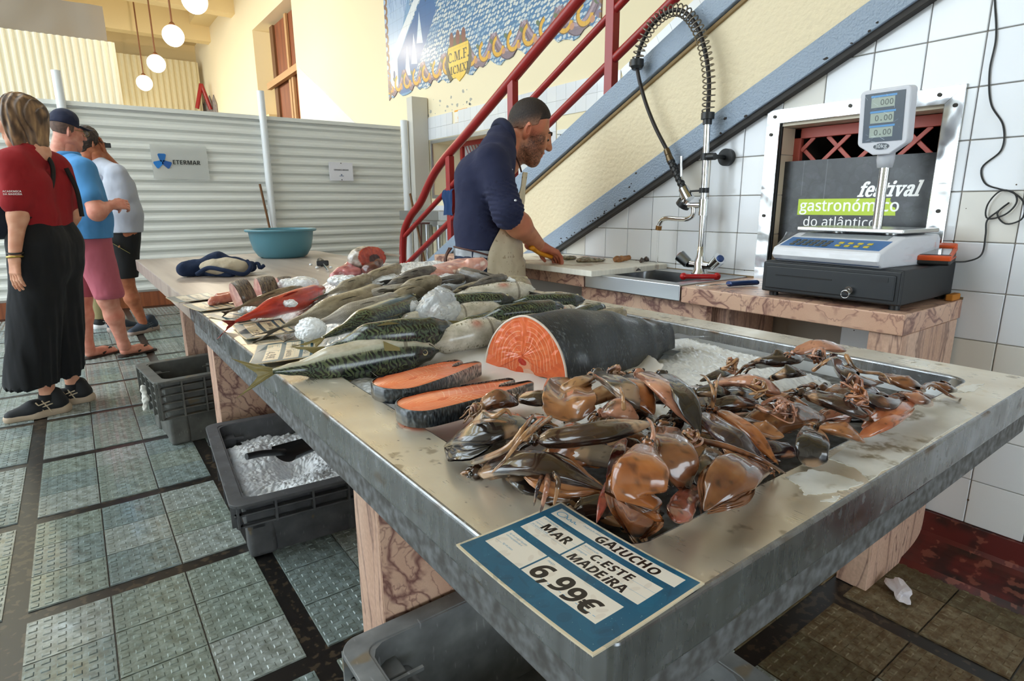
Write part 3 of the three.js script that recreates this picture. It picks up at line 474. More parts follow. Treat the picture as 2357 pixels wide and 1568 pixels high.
{
  const Z0 = WZ0 + .052, Z1 = WZ1 - .052, zc = (Z0 + Z1) / 2, W = Z1 - Z0, H = .43;
  const t = thing('festival_board', 'dark festival board with white and lime lettering leaning in the hatch', 'board', [XW + .045, .872, zc]);
  const map = canv(1024, 880, (c, w, h) => {
    c.fillStyle = '#2b2d30'; c.fillRect(0, 0, w, h);
    for (let i = 0; i < 500; i++) { c.fillStyle = 'rgba(150,155,165,' + rnd() * .08 + ')'; c.beginPath(); c.arc(rnd() * w, rnd() * h, rnd() * 60, 0, 7); c.fill(); }
    c.fillStyle = 'rgba(190,195,205,.25)'; c.fillRect(150, 0, 5, 260); c.fillRect(318, 0, 7, 330); for (let i = 0; i < 40; i++) { c.fillStyle = 'rgba(230,230,235,.6)'; c.fillRect(rnd() * w, rnd() * h, 2, 2); } c.strokeStyle = 'rgba(200,200,205,.4)'; c.beginPath(); c.moveTo(860, 640); c.lineTo(960, 500); c.stroke();
    c.translate(72, -142); c.scale(1.05, 1.05); c.fillStyle = '#b9d40f'; c.beginPath(); c.moveTo(62, 408); c.lineTo(660, 408); c.quadraticCurveTo(650, 430, 672, 440); c.quadraticCurveTo(664, 466, 692, 470); c.lineTo(698, 522); c.lineTo(62, 522); c.fill();
    c.fillStyle = '#fff'; c.textAlign = 'left';
    c.font = '106px sans-serif'; c.save(); c.scale(.98, 1); c.fillText('gastronómico', 76, 494); c.restore(); c.lineWidth = 3; c.strokeStyle = '#fff'; c.save(); c.scale(.98, 1); c.strokeText('gastronómico', 76, 494); c.restore();
    c.font = '92px sans-serif'; c.fillText('do atlântico', 108, 602);
    c.save(); c.transform(1, 0, -.28, 1, 455, 396); c.scale(.84, 1.12); c.font = 'bold 112px serif'; c.fillText('festival', 0, 0); c.lineWidth = 5; c.strokeText('festival', 0, 0); c.restore();
  });
  const g = new THREE.BoxGeometry(.008, H, W), uv = g.attributes.uv, p = g.attributes.position; for (let i = 0; i < p.count; i++) uv.setXY(i, p.getZ(i) / W + .5, p.getY(i) / H + .5); g.translate(0, H / 2, 0);
  part('printed_panel', g, M(0xffffff, .28, 0, { map }), t);
}

// ---------- stairs ----------
{
  const st = structGroup('stairs');
  const prism = (x0, x1, zs, f0, f1) => { const s = new THREE.Shape(); s.moveTo(zs[0], f0(zs[0])); s.lineTo(zs[1], f0(zs[1])); s.lineTo(zs[1], f1(zs[1])); s.lineTo(zs[0], f1(zs[0])); const g = new THREE.ExtrudeGeometry(s, { depth: x1 - x0, bevelEnabled: true, bevelSize: .003, bevelThickness: .003, bevelSegments: 1 }); g.rotateY(-PI / 2); g.translate(x1, 0, 0); return wuv(g); };
  const zs = [-4.18, 2.5];
  part('lower_band', prism(XW - .045, XW + .02, zs, (z) => low(z) + .012, (z) => low(z) + .108), bluePaint, st);
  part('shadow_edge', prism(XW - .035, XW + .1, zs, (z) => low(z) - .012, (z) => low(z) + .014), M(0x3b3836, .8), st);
  part('side_panel', prism(XW - .03, XW + .1, zs, (z) => low(z) + .1, (z) => low(z) + .47), plasterPanel, st);
  part('band_lip', prism(XW - .04, XW + .02, [-4.9, 2.5], (z) => low(z) + .452, (z) => low(z) + .464), M(0x8a7048, .7), st);
  part('upper_band', prism(XW - .05, XW + .12, [-5.3, 2.5], (z) => Math.max(0, low(z) + .462), (z) => Math.max(.03, low(z) + .581)), bluePaint, st);
  // paint chips along the lower edge
  const chips = []; for (let i = 0; i < 46; i++) { const z = i < 24 ? rr(-2.5, -1.9) : rr(-2.5, -.6), s = new THREE.Shape(), r = rr(.002, .006); for (let k = 0; k < 6; k++) { const a = k / 6 * 2 * PI, q = r * rr(.5, 1.2); s[k ? 'lineTo' : 'moveTo'](Math.cos(a) * q * 1.6, Math.sin(a) * q); } const g = new THREE.ExtrudeGeometry(s, { depth: .002, bevelEnabled: false }); g.rotateX(0); g.rotateY(-PI / 2); g.translate(XW - .047, low(z) + .012 + rr(0, .012) + (rnd() < .12 ? rr(.02, .09) : 0), z); chips.push(g); }
  part('paint_chips', chips, M(0x2c2622, .8), st);
  for (let k = 0; k < 17; k++) { const z = -5.0 + k * .36, y = .0 + k * .18; part('step', box(XW + .12, 4.22, Math.max(0, y - .3), y + .16, z, z + .38), M(0x9a958c, .6), st); }
  part('underside', prism(XW + .16, 4.22, [-4.1, 2.5], (z) => low(z), (z) => low(z) + .12), whiteWash, st);
}
{ // red railing
  const t = thing('stair_railing', 'red tubular railing with three rails rising along the stairs', 'railing'), X = 2.19;
  const R = (y, z) => V3(X, y, z), top = (z) => 2.29 + .5 * (z + 2.101), mid = (z) => 2.055 + .49 * (z + 2.101), lo = (z) => 1.842 + .5 * (z + 2.101);
  part('handrail', tube([R(.58, -4.52), R(.8, -4.5), R(.94, -4.46), R(1.06, -4.34), R(1.16, -4.17), R(top(-3.9), -3.9), R(top(-3.4), -3.4), R(top(-2.6), -2.6), R(top(-1.6), -1.6), R(top(0), 0)], .03, 90, 14), redPaint, t);
  part('middle_rail', rod(R(mid(-4.47), -4.47), R(mid(0), 0), .019), redPaint, t);
  part('lower_rail', rod(R(lo(-4.47), -4.47), R(lo(0), 0), .021), redPaint, t);
  for (const z of [-3.7, -2.955, -2.16, -1.37, -.58]) part('post', box(X - .022, X + .022, low(z) + .56, top(z) - .01, z - .027, z + .027, .004), redPaint, t);
}
{ // towel over the middle rail
  const t = thing('blue_towel', 'dark blue towel hanging over the red railing behind the fishmonger', 'towel', [2.19, 0, -3.7]);
  const g = new THREE.PlaneGeometry(.13, .36, 14, 40), p = g.attributes.position;
  for (let i = 0; i < p.count; i++) { const u = p.getX(i), s = p.getY(i) + .18; const a = s / .36 * PI * 2; const ys = s < .16 ? 1.08 + s : s < .2 ? 1.24 + .022 * Math.sin((s - .16) / .04 * PI) : 1.24 - (s - .2) * .7; const xs = s < .16 ? -.027 : s < .2 ? -.027 * Math.cos((s - .16) / .04 * PI) : .027; p.setXYZ(i, xs + .012 * ns(u * 30, s * 10, 3), ys - .02 * Math.abs(u) * 3, u + .014 * ns(s * 14, u * 9, 8)); void a; }
  g.computeVertexNormals(); part('cloth', g, MP(0x17355f, .95, { sheen: .6, sheenColor: 0x33558a, side: THREE.DoubleSide }), t);
}
{ // steel basin on legs by the far wall, brooms beside it
  const t = thing('steel_basin', 'small steel wash basin on round legs by the back wall', 'basin', [3.95, 0, -7.05]);
  part('bowl', [box(-.25, .27, .95, 1.075, -.62, .5, .01), box(-.22, .24, .9, .955, -.4, .4)], steelSmooth, t);
  part('leg', rod([-.1, 0, -.1], [-.1, .92, -.1], .03), steelSmooth, t); part('leg', rod([.02, 0, .02], [.02, .92, .02], .045), steelSmooth, t); part('leg', rod([-.05, 0, .35], [-.05, .92, .35], .025), steelSmooth, t);
  one('broom', [rod([3.66, .02, -6.75], [3.9, 1.3, -7.7], .016), box(3.54, 3.78, .0, .06, -6.8, -6.7, .01)], woodDark, 'wooden broom stick standing before the steel basin', 'broom');
  one('squeegee', [rod([3.5, .02, -6.7], [3.62, .92, -6.88], .01), rod([3.55, .92, -6.95], [3.7, .92, -6.8], .012)], M(0x4a2420, .6), 'dark red handled squeegee beside the wooden broom', 'squeegee');
}

// ---------- counter ----------
const CX = 1.765, CY = .853;
{
  const t = thing('marble_counter', 'pink marble counter with sink running along the tiled wall', 'counter');
  part('countertop', box(CX, XW - .006, .794, CY, -1.352, -.62, .004, 2), marble, t);
  part('countertop', box(CX, XW - .006, .794, CY, -3.2, -1.868, .004, 2), marble, t);
  part('support_slab', box(CX + .012, XW - .02, 0, .793, -.71, -.622, .003), marbleTall, t);
  part('fascia', box(CX + .045, CX + .08, .66, .793, -1.93, -1.27, .003), marble, t);
  part('inner_slab', box(CX + .08, XW - .02, 0, .793, -1.93, -1.86, .003), marbleTall, t); part('inner_slab', box(CX + .02, XW - .02, 0, .793, -3.2, -3.1, .003), marbleTall, t); part('inner_slab', box(CX + .1, XW - .02, 0, .79, -1.3, -1.22, .003), marbleTall, t);
  const s = part('sink', [box(CX - .002, CX + .055, .796, CY + .004, -1.862, -1.358, .004), box(XW - .1, XW - .008, .84, CY + .004, -1.862, -1.358, .003), box(CX + .05, XW - .09, .84, CY + .004, -1.862, -1.81, .003), box(CX + .05, XW - .09, .84, CY + .004, -1.42, -1.358, .003)], steelSmooth, t);
  const bowl = (() => { const a = CX + .055, b = XW - .1, c = -1.81, d = -1.42; return skin(10, 48, (i, j) => { const ang = j * 2 * PI, cx = (a + b) / 2, cz = (c + d) / 2, q = 5, cs = Math.cos(ang), sn = Math.sin(ang), k = Math.pow(Math.pow(Math.abs(cs), q) + Math.pow(Math.abs(sn), q), -1 / q); const f = i < .8 ? 1 - .06 * i : .952 * (1 - (i - .8) / .2 * .98); return V3(cx + cs * k * (b - a) / 2 * f, CY + .002 - .17 * Math.min(1, i / .8), cz + sn * k * (d - c) / 2 * f); }, { caps: false }); })();
  part('sink_bowl', bowl, M(0x9a9c9e, .25, 1, { side: THREE.DoubleSide }), s);
}
// ---------- pre-rinse tap ----------
{
  const X = 2.1, Z = -1.52, t = thing('rinse_tap', 'chrome tap with coiled spring hose and spray handle above the sink', 'tap', [X, CY, Z]);
  const q = (y, z, x = 0) => V3(x, y - CY, z - Z);
  part('tap_body', [lathe([[0, 0], [.034, 0], [.034, .012], [.024, .03], [.026, .055], [.018, .08], [.014, .12], [0, .12]], 28), rod([0, .045, -.075], [0, .045, .075], .017)], chrome, t);
  for (const s of [-1, 1]) { const k = part('tap_knob', [rod([0, .045, s * .06], [-.01, .078, s * .1], .022, .026, 8), rod([0, .045, s * .06], [0, .045, s * .045], .017)], s < 0 ? M(0x8d9194, .3, 1) : chrome, t); part('knob_cap', rod([-.009, .076, s * .099], [-.011, .081, s * .105], .016, .014, 12), M(s < 0 ? 0x8a2020 : 0x2a4a8a, .4), k); }
  part('riser', rod(q(.93, Z), q(1.49, Z - .01), .0125), chrome, t);
  part('spring_collar', [rod(q(1.475, Z - .01), q(1.5, Z - .01), .026, .026, 20), rod(q(1.455, Z - .01), q(1.478, Z - .01), .018, .018, 16)], blackPlastic, t);
  const arc = [q(1.5, Z - .01), q(1.62, Z - .015), q(1.74, Z - .045), q(1.84, Z - .095), q(1.905, Z - .165), q(1.918, Z - .235), q(1.885, Z - .32), q(1.82, Z - .375), q(1.762, Z - .393)];
  const curve = new THREE.CatmullRomCurve3(arc, false, 'centripetal'), coil = [], turns = 34, N = turns * 10;
  const f = frameAlong(arc, V3(1, 0, 0)); for (let i = 0; i <= N; i++) { const u = i / N, k = f(curve.getUtoTmapping(u)), a = u * turns * 2 * PI; coil.push(k.p.clone().addScaledVector(k.N, Math.cos(a) * .023).addScaledVector(k.B, Math.sin(a) * .023)); }
  part('coil_spring', new THREE.TubeGeometry(new THREE.CatmullRomCurve3(coil), N * 2, .0028, 6), M(0x8d857a, .3, .9), t);
  part('hose', tube([...arc, q(1.72, Z - .39), q(1.6, Z - .345), q(1.48, Z - .28), q(1.372, Z - .205)], .0085, 80, 10), M(0x2b2624, .5, .3), t);
  part('end_collar', [rod(q(1.738, Z - .395), q(1.765, Z - .395), .03, .03, 22), rod(q(1.725, Z - .392), q(1.738, Z - .393), .022, .028, 20), box(-.012, .012, 1.742 - CY, 1.762 - CY, -.43, -.42)], blackPlastic, t);
  part('hose_joint', [rod(q(1.376, Z - .208), q(1.352, Z - .196), .013, .014, 8), rod(q(1.35, Z - .195), q(1.325, Z - .182), .0135, .017, 8)], M(0x6a5a44, .35, .9), t);
  { const a = q(1.33, Z - .184), b = q(1.205, Z - .105), g = []; for (let i = 0; i < 7; i++) { const u = (i + .5) / 7; g.push(new THREE.SphereGeometry(.0165, 12, 8).translate(...a.clone().lerp(b, u).toArray())); } g.push(rod(a, b, .014)); part('spray_grip', g, blackPlastic, t); }
  part('spray_lever', tube([q(1.342, Z - .128), q(1.29, Z - .125), q(1.24, Z - .118), q(1.2, Z - .09)], .006, 20, 8), chrome, t);
  part('spray_head', [rod(q(1.21, Z - .108), q(1.165, Z - .075), .022, .024, 10), rod(q(1.168, Z - .09), q(1.15, Z - .1), .02, .021, 16)], chrome, t); part('spray_rose', rod(q(1.155, Z - .095), q(1.138, Z - .108), .03, .031, 20), blackPlastic, t);
  part('clamp', [rod(q(1.345, Z - .006), q(1.318, Z - .006), .021, .021, 16)], blackPlastic, t); part('wall_bracket', [rod([0, 1.33 - CY, .03], [XW - .01 - X, 1.33 - CY, .03], .009, .009, 10), rod([XW - .03 - X, 1.33 - CY, .034], [XW - .008 - X, 1.33 - CY, .034], .034, .034, 24), rod([-.004, 1.33 - CY, 0], [-.004, 1.33 - CY, .04], .014)], blackPlastic, t);
  part('hook_clamp', [rod(q(1.21, Z - .004), q(1.19, Z - .004), .02, .02, 16), rod(q(1.2, Z - .005), q(1.197, Z - .1), .004)], blackPlastic, t);
  part('tee', [rod(q(1.165, Z - .003), q(1.1, Z - .003), .019, .019, 14), rod(q(1.14, Z), q(1.14, Z - .085), .012, .012, 12)], chrome, t);
  part('spout', tube([q(1.14, Z - .05), q(1.1, Z - .052), q(1.085, Z - .075), q(1.083, Z - .11), q(1.085, Z - .19), q(1.078, Z - .212), q(1.06, Z - .225), q(1.04, Z - .23)], .0105, 44, 12), chrome, t); part('spout_tip', rod(q(1.052, Z - .228), q(1.034, Z - .231), .0135), M(0x8a6236, .4, .9), t);
}
one('water_stream', tube([[2.1, 1.034, -1.75], [2.101, .96, -1.751], [2.0995, .88, -1.75], [2.1, .7, -1.75]], .0042, 30, 8), MP(0xffffff, .02, { transmission: 1, thickness: .01, ior: 1.33 }), 'thin stream of water falling from the spout into the sink', 'water');

// ---------- cutting board, knives ----------
const ivory = M(0xffffff, .45, 0, { map: tex(512, 512, (x, y) => { const st = sstep(.02, .3, fbm(x * 4, y * 4, 6, 4) - Math.abs(y - .45) * .6 + .12), c = fbm(x * 40, y * 40, 3, 2); return mix3([238, 232, 218], [128, 82, 48], st * .8).map((k) => k + c * 14); }, true, null) });
{
  const g = box(-.24, .24, 0, .026, -.44, .44, .004, 2), p = g.attributes.position, uv = g.attributes.uv; for (let i = 0; i < p.count; i++) uv.setXY(i, p.getX(i) / .48 + .5, p.getZ(i) / .88 + .5);
  const t = thing('cutting_board', 'thick white cutting board with brown stains on the counter', 'cutting board', [1.945, CY, -2.2]); part('board', g, ivory, t);
}
{
  const lump = (name, label, at, prims, col, cell = .004) => { const t = one(name, paint(blob(prims, cell, .012, (d, x, y, z) => d + .003 * ns(x * 90, y * 90, z * 90), .012), (x, y, z) => mix3(lin(col[0]), lin(col[1]), clamp(.5 + 1.4 * fbm(x * 60, y * 60, z * 60, 3)))), MP(0xffffff, .25, { vertexColors: true, clearcoat: .5, clearcoatRoughness: .15 }), label, 'fish piece'); t.position.set(...at); };
  lump('fish_fillet', 'grey brown fish fillet lying flat near the middle of the board', [1.95, .882, -2.06], [E([0, .006, 0], [.05, .014, .035]), E([.06, .004, .02], [.05, .009, .03])], [[150, 140, 110], [96, 74, 50]]);
  lump('fish_offcut', 'orange brown fish offcut beside the fillet on the board', [2.07, .882, -1.96], [E([0, .01, 0], [.028, .016, .02]), C([.02, .012, .01], [.05, .016, .02], .013)], [[176, 120, 66], [120, 70, 36]]);
  lump('fish_gut', 'dark curled fish guts at the far corner of the cutting board', [2.12, .882, -1.86], [C([0, .006, 0], [.03, .012, .01], .009), C([.03, .01, .01], [.012, .024, .02], .006), C([-.01, .008, .02], [-.03, .02, .03], .006)], [[80, 58, 52], [34, 22, 20]]);
  lump('fish_fin', 'small dark fin clinging to the edge of the cutting board', [1.98, .872, -1.768], [C([0, 0, 0], [.022, -.012, .004], .006), C([.01, -.006, .003], [-.012, -.014, .004], .004)], [[60, 40, 30], [30, 20, 16]], .003);
  lump('fish_slice', 'greenish fish slice under the point of the knife', [1.96, .881, -2.2], [E([0, .007, 0], [.06, .011, .028])], [[130, 122, 84], [90, 66, 40]]);
}
function knife(label, at, turn, handleCol, hl, bl, extra = false) {
  const t = thing('knife', label, 'knife', at, turn);
  part('handle', skin(20, 14, (i, j) => { const a = j * 2 * PI, w = .012 + .004 * Math.pow(Math.abs(i - .5) * 2, 3) - .002 * Math.sin(i * PI); return V3((i - .5) * hl, .012 + Math.sin(a) * .0095, Math.cos(a) * w); }), M(handleCol, .3), t);
  if (extra) part('end_knob', [new THREE.SphereGeometry(.0145, 14, 10).translate(-hl / 2, .0125, 0), new THREE.SphereGeometry(.0145, 14, 10).translate(hl / 2, .0125, 0)], M(handleCol, .3), t);
  if (bl) { const s = new THREE.Shape(); s.moveTo(0, -.011); s.lineTo(bl * .7, -.011); s.quadraticCurveTo(bl, -.006, bl, .006); s.lineTo(0, .008); const g = new THREE.ExtrudeGeometry(s, { depth: .0016, bevelEnabled: false }); g.rotateX(PI / 2); g.translate(hl / 2 - .004, .0125, 0); part('blade', g, chrome, t); }
}
knife('red plastic handled tool resting across the edge of the sink', [1.965, CY + .003, -1.418], -.69, 0xb3161c, .13, 0, true);
knife('blue handled knife lying on the marble beside the cash drawer', [1.93, CY + .001, -1.21], -.32 + PI, 0x1d3f7a, .12, .14);

// ---------- cash drawer, scale, card terminal, cable ----------
{
  const t = thing('cash_drawer', 'black metal cash drawer with key in its lock on the counter', 'cash drawer', [1.995, CY + .014, -.855]);
  part('case', box(-.187, .195, 0, .1, -.203, .203, .005, 2), M(0x222428, .5, .2), t);
  part('front_panel', box(-.198, -.186, .002, .097, -.203, .203, .005, 2), M(0x1b1d20, .45), t);
  const d = part('drawer', box(-.203, -.196, .014, .085, -.19, .19, .004, 2), M(0x24272b, .5), t);
  part('slot', box(-.2045, -.202, .056, .0595, -.155, .02), M(0x0b0b0c, .6), d); part('label_plate', box(-.2042, -.2028, .065, .078, .125, .172), M(0x1f2124, .3), d);
  part('lock', [rod([-.213, .034, .075], [-.202, .034, .075], .0115, .0125, 24), rod([-.215, .034, .075], [-.212, .034, .075], .004, .004, 10)], chrome, d); part('key_ring', new THREE.TorusGeometry(.011, .0011, 8, 28).rotateY(PI / 2).translate(-.216, .022, .068), chrome, d);
  for (const [x, z] of [[-.16, -.18], [-.16, .18], [.17, -.18], [.17, .18]]) part('foot', rod([x, -.014, z], [x, .001, z], .014, .014, 16), blackPlastic, t);
}
{
  const t = thing('price_scale', 'white and blue price scale wrapped in plastic on the cash drawer', 'scale', [1.975, CY + .115, -.86], -.1);
  // wedge body: low keypad in front (towards -x), higher under the platter
  const prof = [[-.165, .012], [-.172, .02], [-.165, .038], [-.075, .07], [-.05, .078], [.14, .08], [.15, .07], [.15, .01]];
  const s = new THREE.Shape(); prof.forEach((p, i) => s[i ? 'lineTo' : 'moveTo'](p[0], p[1])); s.lineTo(.14, .004); s.lineTo(-.15, .004);
  const g = new THREE.ExtrudeGeometry(s, { depth: .32, bevelEnabled: true, bevelSize: .006, bevelThickness: .008, bevelSegments: 3 }); g.translate(0, 0, -.16); part('housing', g, M(0xdcdde4, .35), t);
  part('blue_base', box(-.166, .14, .003, .018, -.165, .165, .004), M(0x274a80, .4), t);
  for (const [x, z] of [[-.12, -.13], [-.12, .13], [.11, -.13], [.11, .13]]) part('foot', rod([x, -.001, z], [x, .006, z], .014), blackPlastic, t);
  const k = part('keypad', (() => { const a = new THREE.BoxGeometry(.07, .002, .31); a.rotateZ(Math.atan2(.032, .09)); return a.translate(-.1235, .0588, 0); })(), M(0x2f6aa8, .4), t);
  part('display_window', (() => { const a = new THREE.BoxGeometry(.032, .003, .27); a.rotateZ(.33); return a.translate(-.068, .078, 0); })(), M(0x8e959a, .15), t);
  const keyG = new RoundedBoxGeometry(.0105, .003, .014, 1, .001), kt = (u, w2, m) => { const b = part('key', keyG, m, k); b.position.set(-.1235 + u, .0606 + u * .345, w2); b.rotation.z = .34; };
  for (let a = 0; a < 3; a++) for (let b = 0; b < 6; b++) kt(-.021 + a * .0155, -.12 + b * .0215, M(0x4c4c3e, .5)); for (let a = 0; a < 2; a++) for (let b = 0; b < 4; b++) kt(-.015 + a * .02, .025 + b * .028, M(0xd8bf35, .45));
  part('platter', [box(-.06, .145, .092, .104, -.165, .165, .003, 2), rod([.04, .075, -.08], [.04, .094, -.08], .02), rod([.04, .075, .08], [.04, .094, .08], .02)], M(0xcfd0d0, .25, 1), t);
  part('pole', rod([.09, .1, .01], [.09, .295, .01], .0145), chrome, t); part('pole_socket', lathe([[0, .285], [.021, .285], [.025, .31], [.024, .335], [0, .335]], 18).translate(.09, 0, .01), M(0xc9cbd2, .4), t);
  const h = new THREE.Group(); h.name = numbered('display_head'); h.position.set(.085, .33, .012); h.rotation.set(0, .1, .12); t.add(h);
  const hs = new THREE.Shape(); hs.moveTo(-.022, 0); hs.lineTo(.022, 0); hs.lineTo(.06, .026); hs.quadraticCurveTo(.066, .03, .066, .04); hs.lineTo(.066, .17); hs.quadraticCurveTo(.066, .182, .054, .182); hs.lineTo(-.054, .182); hs.quadraticCurveTo(-.066, .182, -.066, .17); hs.lineTo(-.066, .04); hs.quadraticCurveTo(-.066, .03, -.06, .026);
  const hg = new THREE.ExtrudeGeometry(hs, { depth: .034, bevelEnabled: true, bevelSize: .004, bevelThickness: .005, bevelSegments: 3 }); hg.rotateY(-PI / 2); part('case', hg, M(0xd9dae2, .35), h);
  const face = canv(512, 640, (c, w, hh) => { c.fillStyle = '#23384c'; c.fillRect(0, 0, w, hh); c.fillStyle = '#3f8fcf'; for (const y of [30, 232, 420]) c.fillRect(80, y, 330, 26); for (const [y, s2] of [[60, '000'], [262, '0.00'], [450, '0.00']]) { c.fillStyle = '#9aa79c'; c.fillRect(88, y, 300, 130); c.fillStyle = '#39443e'; c.font = 'bold 96px monospace'; c.textAlign = 'right'; c.fillText(s2, 375, y + 100); } c.fillStyle = '#dfe6ea'; c.font = '30px sans-serif'; for (let i = 0; i < 26; i++) { c.strokeStyle = 'rgba(235,245,255,' + (.25 + rnd() * .5) + ')'; c.lineWidth = 1 + rnd() * 4; c.beginPath(); const x = rnd() * w, y = rnd() * hh; c.moveTo(x, y); c.lineTo(x + (rnd() - .5) * 160, y + (rnd() - .5) * 120); c.stroke(); } });
  const fg = new THREE.BoxGeometry(.002, .14, .11), fp = fg.attributes.position; for (let i = 0; i < fp.count; i++) fg.attributes.uv.setXY(i, fp.getZ(i) / .11 + .5, fp.getY(i) / .14 + .5); part('display_face', fg.translate(-.0395, .105, 0), MP(0xffffff, .15, { map: face, clearcoat: 1, clearcoatRoughness: .1 }), h);
  part('capacity_badge', new THREE.CylinderGeometry(.022, .022, .002, 28).scale(1, 1, .42).rotateX(PI / 2).rotateY(PI / 2).translate(-.0395, .021, 0), M(0x5a6068, .4), h);
  const kg = flatText('30kg', .011, .001); kg.computeBoundingBox(); kg.translate(-kg.boundingBox.max.x / 2, 0, 0); kg.rotateY(-PI / 2); part('badge_lettering', kg.translate(-.041, .0165, 0), M(0xcfd4da, .5), h);
  // loose clear plastic wrapped round the body
  const wrap = skin(24, 60, (i, j) => { const a = j * 2 * PI, ca = Math.cos(a), sa = Math.sin(a), q = 6, kq = Math.pow(Math.pow(Math.abs(ca), q) + Math.pow(Math.abs(sa), q), -1 / q), yy = lerp(.006, .088, i); const x = -.008 + ca * kq * (.176 - (ca < 0 ? .1 * Math.max(0, i - .38) : 0)), z = sa * kq * .178; const n = .006 * ns(a * 5, yy * 60, 4) + .004 * ns(a * 14, yy * 40, 2); const corner = ca < 0 && sa < 0 ? .03 * Math.exp(-Math.pow((a - 3.8) / .2, 2)) : 0; return V3(x * (1 + n * 3 + corner * 2), yy, z * (1 + n * 3 + corner * 2)); }, { caps: false });
  part('plastic_wrap', wrap, MP(0xffffff, .12, { transmission: 1, thickness: 0, ior: 1.3, side: THREE.DoubleSide, specularIntensity: .9 }), t, 'crinkled clear plastic wrap');
}
{
  const t = thing('card_terminal', 'orange and black card terminal lying at the back of the cash drawer', 'card terminal', [2.075, CY + .116, -.668], .22);
  const org = M(0xd9531c, .4); part('lower_case', box(-.08, .08, 0, .018, -.04, .04, .006, 2), blackPlastic, t); part('orange_band', box(-.081, .081, .013, .018, -.041, .041, .002), org, t);
  const s = part('upper_case', (() => { const a = new RoundedBoxGeometry(.165, .014, .082, 2, .005); a.rotateZ(.12); return a.translate(0, .03, 0); })(), org, t);
  part('screen', (() => { const a = new THREE.BoxGeometry(.125, .002, .066); a.rotateZ(.12); return a.translate(-.004, .037, 0); })(), MP(0x0d0f12, .06, { clearcoat: 1 }), s); part('printer_lid', (() => { const a = new RoundedBoxGeometry(.03, .022, .08, 2, .006); a.rotateZ(.3); return a.translate(.07, .043, 0); })(), org, t); part('dark_gap', box(-.07, .078, .018, .03, -.039, .039, .002), blackPlastic, t);
}
one('black_cable', tube([[2.188, 2.05, -.7], [2.188, 1.78, -.675], [2.19, 1.703, -.663], [2.188, 1.6, -.645], [2.188, 1.513, -.647], [2.188, 1.422, -.63], [2.188, 1.359, -.593], [2.188, 1.293, -.588], [2.188, 1.245, -.627], [2.188, 1.2, -.612], [2.187, 1.184, -.577], [2.186, 1.172, -.54], [2.183, 1.145, -.53], [2.18, 1.112, -.55], [2.18, 1.1, -.591], [2.178, 1.14, -.595], [2.176, 1.18, -.565], [2.176, 1.15, -.515], [2.178, 1.1, -.51], [2.18, 1.085, -.545], [2.183, 1.115, -.57], [2.184, 1.147, -.545], [2.184, 1.12, -.57], [2.184, 1.095, -.591], [2.184, 1.053, -.589], [2.183, .99, -.592], [2.17, .972, -.62], [2.13, .971, -.66]], .0024, 220, 6), blackPlastic, 'thin black cable looped on the white tiles down to the card terminal', 'cable');
one('orange_sponge', box(2.12, 2.185, CY, CY + .02, -.646, -.625, .004), M(0xc07a2a, .9), 'small orange sponge at the counter end by the wall', 'sponge');
{ const t = one('crumpled_paper', (() => { const g = new THREE.IcosahedronGeometry(.03, 3), p = g.attributes.position; for (let i = 0; i < p.count; i++) { const x = p.getX(i), y = p.getY(i), z = p.getZ(i), k = 1 + .9 * ns(x * 40, y * 40, z * 40); p.setXYZ(i, x * k * 1.5, Math.max(0, y * k * .55 + .016), z * k * .8); } g.computeVertexNormals(); return g; })(), M(0xd9d3d8, .8), 'crumpled white paper scrap on the floor by the marble slab', 'paper'); t.position.set(1.83, .006, -.55); t.rotation.y = .6; }
// ---------- fish table ----------
const T = .86, TX0 = .256, TX1 = 1.262, TZ0 = -2.02, TZ1 = -.234, PX0 = .34, PX1 = 1.176, PZ0 = -1.95, PZ1 = -.302;
function rrect(s, x0, x1, y0, y1, r) { s.moveTo(x0 + r, y0); s.lineTo(x1 - r, y0); s.absarc(x1 - r, y0 + r, r, -PI / 2, 0); s.lineTo(x1, y1 - r); s.absarc(x1 - r, y1 - r, r, 0, PI / 2); s.lineTo(x0 + r, y1); s.absarc(x0 + r, y1 - r, r, PI / 2, PI); s.lineTo(x0, y0 + r); s.absarc(x0 + r, y0 + r, r, PI, PI * 1.5); return s; }
const ring = (x0, x1, z0, z1, r) => (j) => { // point on a rounded rectangle, j 0..1
  const w = x1 - x0 - 2 * r, h = z1 - z0 - 2 * r, q = PI * r / 2, L = 2 * w + 2 * h + 4 * q; let d = ((j % 1) + 1) % 1 * L;
  const seq = [[w, (t) => [x0 + r + t, z1]], [q, (t) => [x1 - r + Math.sin(t / r) * r, z1 - r + Math.cos(t / r) * r]], [h, (t) => [x1, z1 - r - t]], [q, (t) => [x1 - r + Math.cos(t / r) * r, z0 + r - Math.sin(t / r) * r]], [w, (t) => [x1 - r - t, z0]], [q, (t) => [x0 + r - Math.sin(t / r) * r, z0 + r - Math.cos(t / r) * r]], [h, (t) => [x0, z0 + r + t]], [q, (t) => [x0 + r - Math.cos(t / r) * r, z1 - r + Math.sin(t / r) * r]]];
  for (const [len, f] of seq) { if (d <= len) return f(d); d -= len; } return [x0 + r, z1];
};
